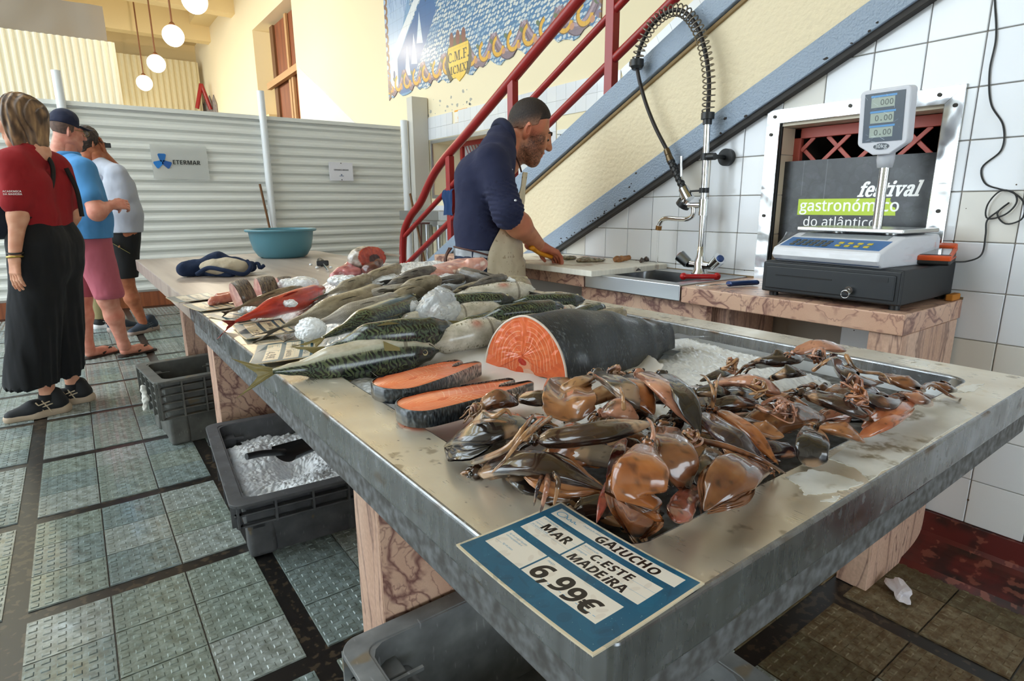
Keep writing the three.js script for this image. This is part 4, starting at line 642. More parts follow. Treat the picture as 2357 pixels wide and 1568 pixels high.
{
  const t = thing('fish_table', 'long fish table with steel ice tray in front and bare stone top behind', 'table');
  const s = rrect(new THREE.Shape(), TX0 + .003, TX1 - .003, -TZ1 + .003, -TZ0, .004), h = rrect(new THREE.Path(), PX0, PX1, -PZ1, -PZ0, .035); s.holes.push(h);
  const g = new THREE.ExtrudeGeometry(s, { depth: .044, bevelEnabled: true, bevelSize: .004, bevelThickness: .004, bevelSegments: 3, bevelOffset: 0, curveSegments: 8 });
  g.rotateX(-PI / 2); g.translate(0, T - .048, 0); // shape y -> -z
  const G = g.groups.slice(), n = wuv(g); n.clearGroups(); G.forEach((k) => n.addGroup(k.start, k.count, k.materialIndex));
  const rimTop = M(0xffffff, 1, .6, { roughnessMap: steelRough, color: 0xffffff, map: tex(768, 768, (x, y) => { const nz = fbm(x * 10, y * 10, 3, 4), dirt = sstep(.2, .38, fbm(x * 42, y * 42, 9, 4) + fbm(x * 6, y * 6, 1, 2) * .7 - .12), spot = sstep(.42, .5, fbm(x * 90, y * 60, 19, 3)); let c = mix3([238, 230, 214], [214, 202, 182], clamp(.5 + nz * 1.2)); c = mix3(c, [128, 112, 88], dirt * .5); return mix3(c, [50, 42, 34], spot * .6); }, true, [1.1, 1.1]) });
  part('tray_rim', n, [rimTop, steelApron], t);
  part('tray_pan', skin(8, 120, (i, j) => { const k = i < .75 ? i / .75 : 1, f = i < .75 ? 0 : (i - .75) / .25, [x, z] = ring(PX0 + .012 * k, PX1 - .012 * k, PZ0 + .012 * k, PZ1 - .012 * k, .035)(j); const cx = (PX0 + PX1) / 2, cz = (PZ0 + PZ1) / 2; return V3(lerp(x, cx, f), T - .003 - .07 * Math.min(1, k * 1.02), lerp(z, cz, f)); }, { caps: false }), M(0x9b9b99, .34, 1, { side: THREE.DoubleSide }), t);
  part('lower_lip', [box(TX0 + .006, TX1 - .006, .766, .814, TZ0 + .004, TZ1 - .006, .003)], M(0xffffff, .7, .6, { map: tex(256, 256, (x, y) => { const q = fbm(x * 30, y * 30, 2, 4); return mix3([132, 134, 136], [92, 90, 88], clamp(.5 + q * 1.6)); }, true, [.4, .4]) }), t);
  part('stone_top', box(TX0 + .006, TX1 + .02, .8, T, -3.94, TZ0 - .002, .004, 2), marbleGrey, t); part('stone_edge', box(TX0 + .035, TX1 - .02, .764, .801, -3.9, TZ0 - .01), M(0x8a6a64, .6), t);
  part('support_slab', box(TX0 + .174, TX1 - .12, 0, .768, -1.2, -1.065, .004), marbleTall, t); part('support_slab', box(TX0 + .174, TX1 - .12, 0, .768, -2.99, -2.85, .004), marbleTall, t); part('support_slab', box(TX0 + .174, TX1 - .12, 0, .768, -3.8, -3.7, .004), marbleTall, t);
  for (const z of [-1.067, -2.852]) part('broad_face', box(TX0 + .176, TX1 - .122, .001, .767, z, z + .004), marble, t);
  const flake = (pts, sd) => { const q = []; for (let i = 0; i < pts.length; i++) { const a = pts[i], b = pts[(i + 1) % pts.length]; for (let k = 0; k < 7; k++) { const u = k / 7, w = k ? .0045 : 0; q.push([lerp(a[0], b[0], u) + w * ns(i * 9 + k * 2.7, 1, sd), lerp(a[1], b[1], u) + w * ns(i * 9 + k * 2.7, 5, sd)]); } } const sh = new THREE.Shape(); q.forEach((p, i) => sh[i ? 'lineTo' : 'moveTo'](p[0], -p[1])); const e = new THREE.ExtrudeGeometry(sh, { depth: .0009, bevelEnabled: false }); e.rotateX(-PI / 2); e.translate(0, T, 0); return wuv(e); };
  const flakeM = M(0xffffff, .55, 0, { map: tex(512, 512, (x, y) => { const d = sstep(-.02, .3, fbm(x * 7, y * 7, 4, 4)) * sstep(-.3, .3, fbm(x * 40, y * 40, 8, 3) + .1), k = fbm(x * 18, y * 18, 12, 3); return mix3([228, 227, 222].map((q) => q + k * 10), [130, 116, 90], d * .75); }, true, [.3, .3]) });
  part('paint_flake', flake([[.667, -.29], [.78, -.3], [.948, -.304], [1.03, -.29], [1.013, -.268], [.966, -.24], [.775, -.238], [.645, -.238], [.667, -.262]], 2), flakeM, t);
  part('paint_flake', flake([[.583, -.296], [.625, -.288], [.631, -.272], [.634, -.25], [.636, -.239], [.613, -.243], [.576, -.254], [.561, -.264], [.575, -.274]], 5), flakeM, t);
  part('paint_flake', flake([[.56, -.247], [.588, -.241], [.572, -.2385]], 7), flakeM, t); part('paint_flake', flake([[1.19, -.40], [1.243, -.41], [1.24, -.385], [1.2, -.375]], 9), flakeM, t); part('paint_flake', flake([[1.06, -.292], [1.12, -.296], [1.16, -.28], [1.1, -.276]], 11), flakeM, t);
}
// ice bed in the tray: higher under the fish, thin and wet at the near left
const iceH = (x, z) => {
  const back = sstep(-.62, -1.15, z), m = sstep(.34, .5, x) * sstep(1.18, 1.02, x);
  let h = -.05 + .03 * sstep(.42, .62, x) * sstep(-.45, -.62, z) + back * .05 * (.3 + .7 * m) + .065 * sstep(-1.25, -1.7, z) * sstep(.55, .78, x) * m;
  h += .007 * fbm(x * 16, z * 16, 3, 3);
  const e = Math.min(x - PX0, PX1 - x, PZ1 - z, z - PZ0); return Math.min(h, lerp(-.052, h, sstep(.0, .09, e)) + (e < .02 ? -.01 : 0));
};
{
  const nx = 190, nz = 330, g = new THREE.PlaneGeometry(PX1 - PX0 - .026, PZ1 - PZ0 - .026, nx, nz); g.rotateX(-PI / 2); g.translate((PX0 + PX1) / 2, 0, (PZ0 + PZ1) / 2);
  const p = g.attributes.position; for (let i = 0; i < p.count; i++) { const x = p.getX(i), z = p.getZ(i); p.setY(i, T + iceH(x, z) + .0035 * ns(x * 170, z * 170, 1) + .003 * ns(x * 330, z * 330, 6)); }
  g.computeVertexNormals();
  const m = MP(0xffffff, .22, { vertexColors: true, specularIntensity: .8, clearcoat: .5, clearcoatRoughness: .2 });
  paint(g, (x, y, z) => { const wet = sstep(-.02, -.052, iceH(x, z)); return mix3([.86, .87, .88], [.42, .42, .42], wet * .9); });
  tag(one('crushed_ice', g, m), 'bed of crushed ice filling the steel tray under the fish', 'ice', null, 'stuff');
}
function iceLump(label, at, r, sc, cell = .004, clear = 0, sd = 1) {
  const pr = [E([0, 0, 0], [r * sc[0], r * sc[1], r * sc[2]])];
  const g = blob(pr, cell, .01, (d, x, y, z) => d + r * (clear > .4 ? .5 : .22) * fbm(x / r * 1.1 + sd, y / r * 1.1, z / r * 1.1, 3) + .0028 * ns(x * 190 + sd, y * 190, z * 190), r * .3);
  const o = one('ice_lump', g, MP(0xf4f7fb, .16, { transmission: clear, thickness: clear ? .02 : 0, ior: 1.31, clearcoat: .6, clearcoatRoughness: .12 }), label, 'ice', null); o.position.set(...at); return o;
}
iceLump('white ball of packed ice beside the second price card', [.372, .897, -1.213], .031, [1.02, .84, 1], .0022, 0, 3);
iceLump('large glassy heap of ice between the mackerels', [.645, .912, -1.165], .05, [1, .85, 1.1], .0032, .55, 5);
iceLump('jagged upper part of the glassy ice heap', [.668, .935, -1.19], .03, [1.2, .95, 1], .003, .55, 9);
iceLump('crushed ice lying on the sandy grey parrotfish', [.604, .94, -1.64], .036, [1.2, .42, 1.3], .003, .1, 12);
iceLump('crushed ice patch between the red fish and the scaly steaks', [.545, .908, -1.87], .05, [1.3, .5, 1.2], .004, .1, 14);
iceLump('ice melting below the tan fish that lies highest', [.684, .945, -1.53], .042, [1.3, .45, 1.2], .004, .1, 17);
iceLump('band of ice behind the fish with the pink snout', [.795, .945, -1.37], .05, [1.6, .42, .9], .004, .1, 19);
iceLump('little ice lump in front of the white apron', [.905, .952, -1.235], .02, [1.4, .7, 1], .003, .1, 21);
iceLump('icy lump at the gills of the small dark mackerel', [.93, .905, -.98], .022, [1.3, .7, 1], .003, .2, 23);
iceLump('loose ice under the dark mackerel snout', [.6, .915, -1.25], .036, [1.2, .6, 1.2], .0034, .15, 25);
iceLump('small oval ice piece on the red fish', [.428, .903, -1.56], .018, [1, .5, 2], .0025, .15, 27);
iceLump('tiny ice piece near the tail of the red fish', [.352, .885, -1.63], .013, [1.1, .6, 1.3], .0025, .1, 29);
iceLump('ice crumbs under the front scaly steak', [.352, .872, -1.72], .02, [1, .6, 1.3], .003, .1, 31);
iceLump('wet ice lump at the paper corner near the steel rim', [.378, .83, -.97], .045, [.9, .45, 1.5], .004, .2, 33);

// ---------- price boards ----------
function cardSheet(w, l, bend = 0, curl = 0) { // w along x (header at +x), l along z
  const n = 14, th = .0016, P = [], uv = [], I = [];
  const f = (a, b) => V3((a - .5) * w, bend * Math.pow(Math.abs(b - .5) * 2, 2) * .01 + curl * Math.pow(1 - a, 3) * .02, (b - .5) * l);
  for (const s of [1, 0]) for (let i = 0; i <= n; i++) for (let j = 0; j <= n; j++) { const p = f(i / n, j / n); P.push(p.x, p.y + s * th, p.z); uv.push(j / n, i / n); }
  const N = (n + 1) * (n + 1); for (let i = 0; i < n; i++) for (let j = 0; j < n; j++) { const a = i * (n + 1) + j; I.push(a, a + 1, a + n + 1, a + n + 1, a + 1, a + n + 2, N + a, N + a + n + 1, N + a + 1, N + a + n + 1, N + a + n + 2, N + a + 1); }
  for (let k = 0; k < n; k++) for (const [a, b] of [[k, k + 1], [n * (n + 1) + k + 1, n * (n + 1) + k], [(k + 1) * (n + 1), k * (n + 1)], [k * (n + 1) + n, (k + 1) * (n + 1) + n]]) I.push(a, a + N, b, b, a + N, b + N);
  const g = new THREE.BufferGeometry(); g.setAttribute('position', new THREE.Float32BufferAttribute(P, 3)); g.setAttribute('uv', new THREE.Float32BufferAttribute(uv, 2)); g.setIndex(I); return toCreasedNormals(g, .7);
}
const hand = (c, s, x, y, size, adv, slant = -.12) => { c.font = 'bold ' + size + 'px sans-serif'; for (const ch of s) { c.save(); c.translate(x + (rnd() - .5) * 4, y + (rnd() - .5) * size * .1); c.transform(1, 0, slant, 1 + (rnd() - .5) * .12, 0, 0); c.rotate((rnd() - .5) * .16); c.fillStyle = '#1d1714'; c.strokeStyle = '#1d1714'; c.lineWidth = size * .025; c.lineJoin = 'round'; c.fillText(ch, 0, 0); c.strokeText(ch, 0, 0); c.restore(); x += c.measureText(ch).width * adv; } };
function boardMap(lines, W = 1024) {
  return canv(W, Math.round(W * .76), (c, w, h) => {
    const k = w / 1024; c.scale(k, k); const H = h / k;
    c.fillStyle = '#d8c9ae'; c.fillRect(0, 0, 1024, H); c.fillStyle = '#0f5878'; c.fillRect(14, 14, 996, H - 28);
    for (let i = 0; i < 160; i++) { c.fillStyle = rnd() < .5 ? 'rgba(60,130,160,.12)' : 'rgba(8,40,60,.14)'; c.beginPath(); c.ellipse(rnd() * 1024, rnd() * H, 10 + rnd() * 70, 5 + rnd() * 30, rnd() * 3, 0, 7); c.fill(); }
    const bx = (x, y, ww, hh) => { c.fillStyle = '#e8e0d4'; c.fillRect(x, y, ww, hh); for (let i = 0; i < 10; i++) { c.fillStyle = 'rgba(180,165,140,.18)'; c.beginPath(); c.ellipse(x + rnd() * ww, y + rnd() * hh, 30, 14, rnd() * 3, 0, 7); c.fill(); } };
    bx(60, 48, 890, 92); bx(60, 186, 330, 190); bx(402, 186, 520, 190); bx(60, 436, 300, 190); bx(372, 436, 520, 190);
    c.strokeStyle = 'rgba(110,160,190,.7)'; c.lineWidth = 2; for (const y of [246, 310]) { c.beginPath(); c.moveTo(60, y); c.lineTo(922, y); c.stroke(); }
    c.strokeStyle = '#2f8fc0'; c.lineWidth = 5; c.beginPath(); c.ellipse(112, 92, 34, 24, -.3, 0, 7); c.moveTo(140, 104); for (let i = 0; i < 6; i++) c.quadraticCurveTo(150 + i * 16, 70 + (i % 2) * 30, 158 + i * 16, 104); c.stroke();
    c.fillStyle = '#3f7fa8'; c.font = 'italic 17px sans-serif'; for (const [s, x, y] of [['Designação comercial', 270, 78], ['MÉTODO DE PRODUÇÃO', 70, 174], ['ZONA DE CAPTURA', 420, 174], ['CAPTURADO EM', 70, 210], ['Capturado em água doce', 70, 272], ['DE AQUICULTURA', 70, 302], ['Apresentação', 412, 214], ['Categoria', 412, 272], ['Kg do preço líquido', 76, 470], ['correspondente a', 76, 494], ['_______ kg de peso', 76, 560], ['PREÇO', 392, 468]]) c.fillText(s, x, y);
    c.strokeStyle = '#4a9ac8'; c.lineWidth = 3; c.setLineDash([16, 12]); c.beginPath(); c.moveTo(420, 590); c.lineTo(860, 590); c.stroke(); c.setLineDash([]);
    for (const [s, x, y, z, a, sl] of lines) hand(c, s, x, y, z, a, sl);
    for (let i = 0; i < 90; i++) { c.fillStyle = 'rgba(240,235,225,.7)'; c.fillRect(rnd() * 1024, rnd() * H, 1 + rnd() * 4, 1 + rnd() * 3); }
  });
}
const bigMap = boardMap([['GAIUCHO', 400, 130, 92, 1.02, -.1], ['MAR', 128, 290, 96, 1.04, -.1], ['C.ESTE', 500, 272, 84, 1.06, -.1], ['MADEiRA', 420, 364, 88, 1.02, -.1], ['6,99€', 390, 606, 176, .98, -.1]]);
const smallMap = boardMap([['CAVALA', 420, 130, 88, 1, -.1], ['MAR', 160, 300, 90, 1, -.1], ['MADEIRA', 430, 350, 84, 1, -.1], ['4,99€', 400, 600, 150, 1, -.1]], 512), fadeMap = boardMap([['MAR', 140, 280, 90, 1, -.1], ['MADEIRA', 420, 330, 84, 1, -.1], ['7,99€', 400, 600, 150, 1, -.1]], 512);
function priceBoard(label, at, turn, w, l, map, tint, bend, tilt = 0, curl = 0) { const o = one('price_board', cardSheet(w, l, bend, curl), MP(tint, .4, { map, clearcoat: .35, clearcoatRoughness: .3 }), label, 'price board'); o.position.set(...at); o.rotation.set(0, turn, tilt, 'YXZ'); return o; }
priceBoard('large blue handwritten price board at the corner of the table', [.29, T + .001, -.312], .03, .122, .162, bigMap, 0xffffff, .25, .004, .1);
priceBoard('second price board, its blue edge under the mackerel tail', [.303, T + .006, -1.175], -.33, .115, .165, smallMap, 0xf2ead8, .4, .06);
priceBoard('worn price board with blue corner under the sandy parrotfish', [.335, T + .002, -1.44], -.05, .115, .19, fadeMap, 0xe6dcc0, .6, .03);
priceBoard('price board lying under the red fish tail', [.335, T + .002, -1.685], .35, .115, .16, smallMap, 0xd8ceb8, .4, .02);
priceBoard('faded price board next to the pink fish strips', [.3, T + .002, -1.9], .15, .11, .165, fadeMap, 0xe0d4b4, .3, .01);
priceBoard('price board furthest back, hanging over the stone edge', [.285, T + .002, -2.105], .12, .13, .15, smallMap, 0xcfcdc2, .3, .02);

// ---------- things on the stone top ----------
{
  const t = thing('plastic_basin', 'round blue grey plastic basin standing on the stone top', 'basin', [.968, T, -3.56]);
  part('bowl', lathe([[0, .006], [.1, .006], [.105, 0], [.118, 0], [.135, .012], [.158, .05], [.17, .1], [.176, .148], [.192, .15], [.194, .156], [.19, .162], [.172, .162], [.168, .156], [.163, .1], [.15, .055], [.13, .02], [.1, .012], [0, .012]], 64), M(0x4d7f8d, .42), t);
  part('rolled_rim', new THREE.TorusGeometry(.188, .0075, 10, 64).rotateX(PI / 2).translate(0, .155, 0), M(0x4d7f8d, .4), t);
}
{
  const t = thing('folded_towel', 'crumpled navy and beige towel lying on the stone top', 'towel', [.5, T, -2.8], -.5), navy = MP(0x14233f, .95, { sheen: .5, sheenColor: 0x2c4470 });
  const w = (d, x, y, z) => Math.max(d + .006 * ns(x * 26, y * 26, z * 26) + .0012 * ns(x * 160, y * 160, z * 160), .001 - y);
  part('navy_side', blob([C([-.13, .03, .06], [-.02, .05, -.02], .032, .04), C([-.02, .05, -.02], [.1, .028, -.06], .04, .026), C([-.12, .018, .0], [.06, .014, .09], .022, .02)], .005, .03, w, .02), navy, t);
  part('beige_side', blob([E([.03, .04, .06], [.1, .036, .05]), C([-.03, .05, .03], [.1, .05, .07], .018, .014)], .005, .02, w, .02), MP(0xb3a58e, .95, { sheen: .4, sheenColor: 0xd8ccb8 }), t);
  part('navy_trim', tube([[-.07, .014, .1], [-.02, .04, .105], [.05, .03, .118], [.12, .012, .1], [.14, .04, .07], [.12, .062, .05]], .009, 40, 8), navy, t); part('tassel', tube([[.1, .03, -.06], [.13, .04, -.07], [.14, .02, -.06], [.155, .03, -.075]], .008, 20, 6), navy, t);
}
{
  const t = thing('sharpening_steel', 'sharpening steel with black handle lying behind the heap of fish', 'sharpening steel', [1.0, T + .016, -3.02], -.25);
  part('handle', rod([0, 0, 0], [0, 0, .16], .014, .017, 16), blackPlastic, t); part('guard', box(-.028, .028, -.012, .014, .155, .18, .005), blackPlastic, t); part('steel_rod', rod([0, 0, .18], [0, -.008, .44], .006, .005, 12), chrome, t);
}
{ const o = []; for (const [x, z] of [[.93, -2.95], [.96, -2.75], [.905, -2.78]]) o.push([x, z]); o.forEach(([x, z], i) => { const g = new THREE.IcosahedronGeometry(.007, 1); g.scale(1.2, .8, 1); const m = one('ice_crumb', g, MP(0xf2f5f8, .2), ['single ice crumb nearest the blue basin on the stone top', 'ice crumb between two others on the stone top', 'ice crumb nearest the scaly fish steaks on the stone top'][i], 'ice'); m.position.set(x, T + .005, z); }); }

// ---------- crates under the table ----------
function crate(name, label, at, turn, W, L, H, rimH, mat, { nested = 0, notch = true } = {}) {
  const t = thing(name, label, 'crate', at, turn), th = .012, r = .04;
  const wall = (y0, y1, e0, e1) => skin(4, 96, (i, j) => { const k = [0, 1, 2, 3, 4][Math.round(i * 4)], out = k < 2 ? 0 : th, y = k === 0 ? y0 : k === 1 ? y1 : k === 2 ? y1 : k === 3 ? y0 + th : y0 + th, e = k === 1 || k === 2 ? e1 : e0; if (k === 4) { const [x, z] = ring(-W / 2, W / 2, -L / 2, L / 2, r)(j); return V3(x * .02, y, z * .02); } const [x, z] = ring(-W / 2 + e + out, W / 2 - e - out, -L / 2 + e + out, L / 2 - e - out, r)(j); return V3(x, y, z); }, { caps: true });
  part('body', toCreasedNormals(wuv(wall(.0, H - .002, .055, .03)), .8), mat, t);
  const band = (y0, y1, out, name2) => part(name2, (() => { const g = []; const x = W / 2 + out, z = L / 2 + out, q = .03 + out; g.push(box(-x, x, y0, y1, -z, -z + q, .006), box(-x, x, y0, y1, z - q, z, .006), box(-x, -x + q, y0, y1, -z, z, .006), box(x - q, x, y0, y1, -z, z, .006)); return g; })(), mat, t);
  const top = part('rim', (() => { const s = rrect(new THREE.Shape(), -W / 2 - .004, W / 2 + .004, -L / 2 - .004, L / 2 + .004, r), h = rrect(new THREE.Path(), -W / 2 + .036, W / 2 - .036, -L / 2 + .036, L / 2 - .036, r * .7); s.holes.push(h); const g = new THREE.ExtrudeGeometry(s, { depth: .008, bevelEnabled: true, bevelSize: .002, bevelThickness: .002, bevelSegments: 2, curveSegments: 6 }); g.rotateX(-PI / 2); g.translate(0, H - .01, 0); return wuv(g); })(), mat, t);
  void top;
  const n = 2 + nested; for (let i = 0; i < n; i++) { const y = H - rimH * (i + 1) / n * (nested ? 1 : 1); band(y - .004, y + .004, -.004 - (i === n - 1 && !nested ? .004 : 0), 'band'); }
  for (const [ax, s] of [['x', -1], ['x', 1], ['z', -1], ['z', 1]]) { const len = ax === 'x' ? L : W; for (const u of [-.47, -.24, 0, .24, .47]) { const c = u * len, h = .0035; const y0 = H - rimH, y1 = H - .004; part('rib', ax === 'x' ? box(s * (W / 2 - .012) - .016, s * (W / 2 - .012) + .012, y0, y1, c - h, c + h) : box(c - h, c + h, y0, y1, s * (L / 2 - .012) - .016, s * (L / 2 - .012) + .012), mat, t); } }
  if (notch) for (const [sx, sz] of [[-1, -1], [-1, 1], [1, -1], [1, 1]]) part('inner_stop', [box(sx * (W / 2 - .085) - .045, sx * (W / 2 - .085) + .045, H - .05, H - .042, sz * (L / 2 - .11) - .004, sz * (L / 2 - .11) + .004), box(sx * (W / 2 - .07) - .03, sx * (W / 2 - .07) + .03, H - .12, H - .045, sz * (L / 2 - .07) - .03, sz * (L / 2 - .07) + .03, .005)], mat, t);
  part('corner_foot', [-1, 1].flatMap((a) => [-1, 1].map((b) => box(a * (W / 2 - .085) - .045, a * (W / 2 - .085) + .045, 0, H - rimH, b * (L / 2 - .085) - .045, b * (L / 2 - .085) + .045, .018, 2))), mat, t);
  return t;
}
const g1 = crateGrey([104, 104, 98]), g2 = crateGrey([86, 86, 88]), g3 = crateGrey([136, 138, 138]);
crate('fish_crate', 'empty dirty grey crate stack by the far table leg', [.4, 0, -3.36], .09, .42, .46, .345, .19, g1, { nested: 3 });
one('torn_label', (() => { const pr = [C([0, .05, 0], [.004, -.01, .004], .012, .016), C([.004, -.01, .004], [-.006, -.06, .006], .014, .01)]; return blob(pr, .004, .01, (d, x, y, z) => d + .006 * ns(x * 60, y * 60, z * 60), .01); })(), M(0xd9d5cc, .8), 'dirty white scrap hanging on the side of the crate stack', 'scrap').position.set(.172, .235, -3.3);
crate('fish_crate', 'dark grey crate filled with crushed ice under the table', [.565, 0, -2.28], -.08, .5, .84, .225, .085, g2);
{ // ice in that crate
  const W = .4, L = .74, g = new THREE.PlaneGeometry(W, L, 130, 220); g.rotateX(-PI / 2); const p = g.attributes.position;
  for (let i = 0; i < p.count; i++) { const x = p.getX(i), z = p.getZ(i); let h = .135 + .045 * fbm(x * 7 + 3, z * 6, 2, 4) + .06 * sstep(.1, .36, z) * sstep(-.05, .15, x + .1) + .045 * Math.exp(-(Math.pow((x + .12) / .09, 2) + Math.pow((z + .14) / .14, 2))) - .07 * Math.exp(-(Math.pow((x - .02) / .07, 2) + Math.pow((z + .02) / .1, 2))); h += .014 * Math.abs(ns(x * 40, z * 40, 3)) + .005 * ns(x * 120, z * 120, 4); p.setY(i, Math.max(.03, h)); }
  g.computeVertexNormals(); const m = tag(one('crushed_ice', g, MP(0xf1f3f5, .35, { clearcoat: .3, clearcoatRoughness: .3 })), 'heap of crushed ice inside the dark crate under the table', 'ice', null, 'stuff'); m.position.set(.565, 0, -2.28); m.rotation.y = -.08;
}
{
  const t = thing('ice_scoop', 'black plastic scoop stuck in the ice of the crate', 'scoop', [.6, .235, -2.2], .5); t.rotation.set(.15, .5, -.2);
  part('pan', skin(12, 20, (i, j) => { const a = (j - .5) * PI; return V3((i - .5) * .19, -Math.cos(a) * .035 * (1.1 - .25 * i) + .01, Math.sin(a) * .055 * (1.1 - .3 * i)); }, { closed: false }), M(0x1b1d1f, .4, 0, { side: THREE.DoubleSide }), t); part('handle', tube([[-.09, .005, 0], [-.13, .015, 0], [-.19, .02, -.02], [-.24, .02, -.03]], .012, 24, 10), blackPlastic, t);
}
crate('fish_crate', 'empty pale grey crate in front of the near table leg', [.635, 0, -.745], 0, .62, .6, .27, .075, g3);
one('plastic_film', tube([[.318, .262, -.8], [.312, .2, -.79], [.32, .12, -.78], [.31, .04, -.78]], .004, 30, 5), MP(0xffffff, .2, { transmission: .8, thickness: 0 }), 'shred of clear plastic film hanging beside the pale crate', 'film');
// ---------- fish ----------
const fishTex = {}, fishBump = {};
{
  const S = { mack: 1, pale: 2, bream: 3, scaly: 4, dark: 5, brown: 6, red: 7 };
  const base = (k) => (u, v0) => {
    const vv = Math.abs(v0 - .5) * 2, s = vv;                          // 1 back, 0 belly
    const n = fbm(u * 9, v0 * 9, S[k] * 7, 4), f = fbm(u * 40, v0 * 40, S[k], 2);
    let c;
    if (k === 'mack') {
      const w = fbm(u * 16, v0 * 7, 3, 3), bar = Math.sin(u * 190 + w * 14 + Math.sin(v0 * 70 + w * 6) * 1.5), back = sstep(.4, .52, s);
      c = mix3([214, 206, 190], [176, 168, 142], clamp(.5 + n)); const green = mix3([66, 82, 66], [96, 104, 70], clamp(.5 + n * 1.6)); const dk = mix3(green, [16, 20, 20], sstep(-.2, .35, bar) * .9); c = mix3(c, dk, back); c = mix3(c, [40, 48, 58], sstep(.9, 1, s) * .6);
      if (u > .8) c = mix3(c, [30, 34, 34], sstep(.8, .86, u) * sstep(.35, .6, s) * .85);
      if (s > .38 && s < .46) c = mix3(c, [190, 196, 180], .5);
    } else if (k === 'pale') {
      c = mix3([222, 214, 200], [186, 178, 160], clamp(.5 + n * 1.3)); const sp = sstep(.22, .34, fbm(u * 60, v0 * 24, 5, 2)) * sstep(.1, .3, s); c = mix3(c, [92, 88, 66], sp * .7); c = mix3(c, [60, 72, 58], sstep(.55, .7, s)); c = mix3(c, [210, 190, 130], sstep(.4, .5, s) * (1 - sstep(.5, .6, s)) * .6);
      const red = Math.exp(-(Math.pow((u - .62) / .05, 2) + Math.pow((v0 - .4) / .05, 2))); c = mix3(c, [190, 96, 80], red * .6);
    } else if (k === 'red') { c = mix3([214, 66, 40], [166, 30, 22], clamp(.5 + n * 1.5)); c = mix3(c, [236, 150, 110], sstep(.45, .15, s) * .7); if (u > .86) c = mix3(c, [150, 96, 66], .7); }
    else if (k === 'brown') { c = mix3([140, 122, 98], [92, 78, 62], clamp(.5 + n * 1.6)); }
    else {
      const N = k === 'scaly' ? 40 : 62, a = u * N * 1.6 + v0 * N * .5, b = u * N * 1.6 - v0 * N * .5, net = Math.max(Math.abs((a % 1 + 1) % 1 - .5), Math.abs((b % 1 + 1) % 1 - .5)) * 2, line = sstep(.78, .98, net);
      const P = k === 'dark' ? [[132, 124, 114], [74, 66, 60]] : k === 'scaly' ? [[206, 198, 186], [150, 140, 128]] : [[188, 172, 142], [128, 114, 90]];
      c = mix3(P[0], P[1], clamp(.5 + n * 1.3)); c = mix3(c, P[1].map((q) => q * .72), line * (u > .84 ? .1 : .75)); c = mix3(c, [214, 200, 186], sstep(.35, .05, s) * .5); if (u > .9) c = mix3(c, [176, 140, 124], (u - .9) * 5);
    }
    if (u > .76 && u < .785 && s < .82) c = mix3(c, [70, 60, 52], .4 * sstep(.82, .6, s));  // gill slit
    if (u > .93 && Math.abs(s - (.36 + (u - .93) * 1.2)) < .03) c = mix3(c, [30, 24, 22], .85); // mouth
    return c.map((q) => q + f * 14);
  };
  for (const k of Object.keys(S)) { fishTex[k] = tex(768, 384, base(k)); }
  const sc = tex(512, 256, (u, v0) => { const N = 52, a = u * N * 1.6 + v0 * N * .5, b = u * N * 1.6 - v0 * N * .5; return grey(clamp(1 - Math.max(Math.abs((a % 1 + 1) % 1 - .5), Math.abs((b % 1 + 1) % 1 - .5)) * 1.6)); }, false);
  fishBump.bream = fishBump.scaly = fishBump.dark = sc;
}
const fishMat = {}; for (const k in fishTex) fishMat[k] = MP(0xffffff, k === 'mack' || k === 'pale' ? .24 : .34, { map: fishTex[k], clearcoat: .55, clearcoatRoughness: .14, ...(fishBump[k] ? { bumpMap: fishBump[k], bumpScale: .0011 } : {}) });
const finMat = { mack: MP(0x8d7f50, .45, { side: THREE.DoubleSide }), pale: MP(0x8f8358, .45, { side: THREE.DoubleSide }), bream: MP(0x4c453a, .5, { side: THREE.DoubleSide }), scaly: MP(0x6a6258, .5, { side: THREE.DoubleSide }), dark: MP(0x35302b, .5, { side: THREE.DoubleSide }), brown: MP(0x4a3d2f, .5, { side: THREE.DoubleSide }), red: MP(0x8a2216, .4, { side: THREE.DoubleSide }) };
const eyeWhite = MP(0xc8b98c, .12, { clearcoat: 1 }), eyeBlack = MP(0x0b0c10, .06, { clearcoat: 1 });
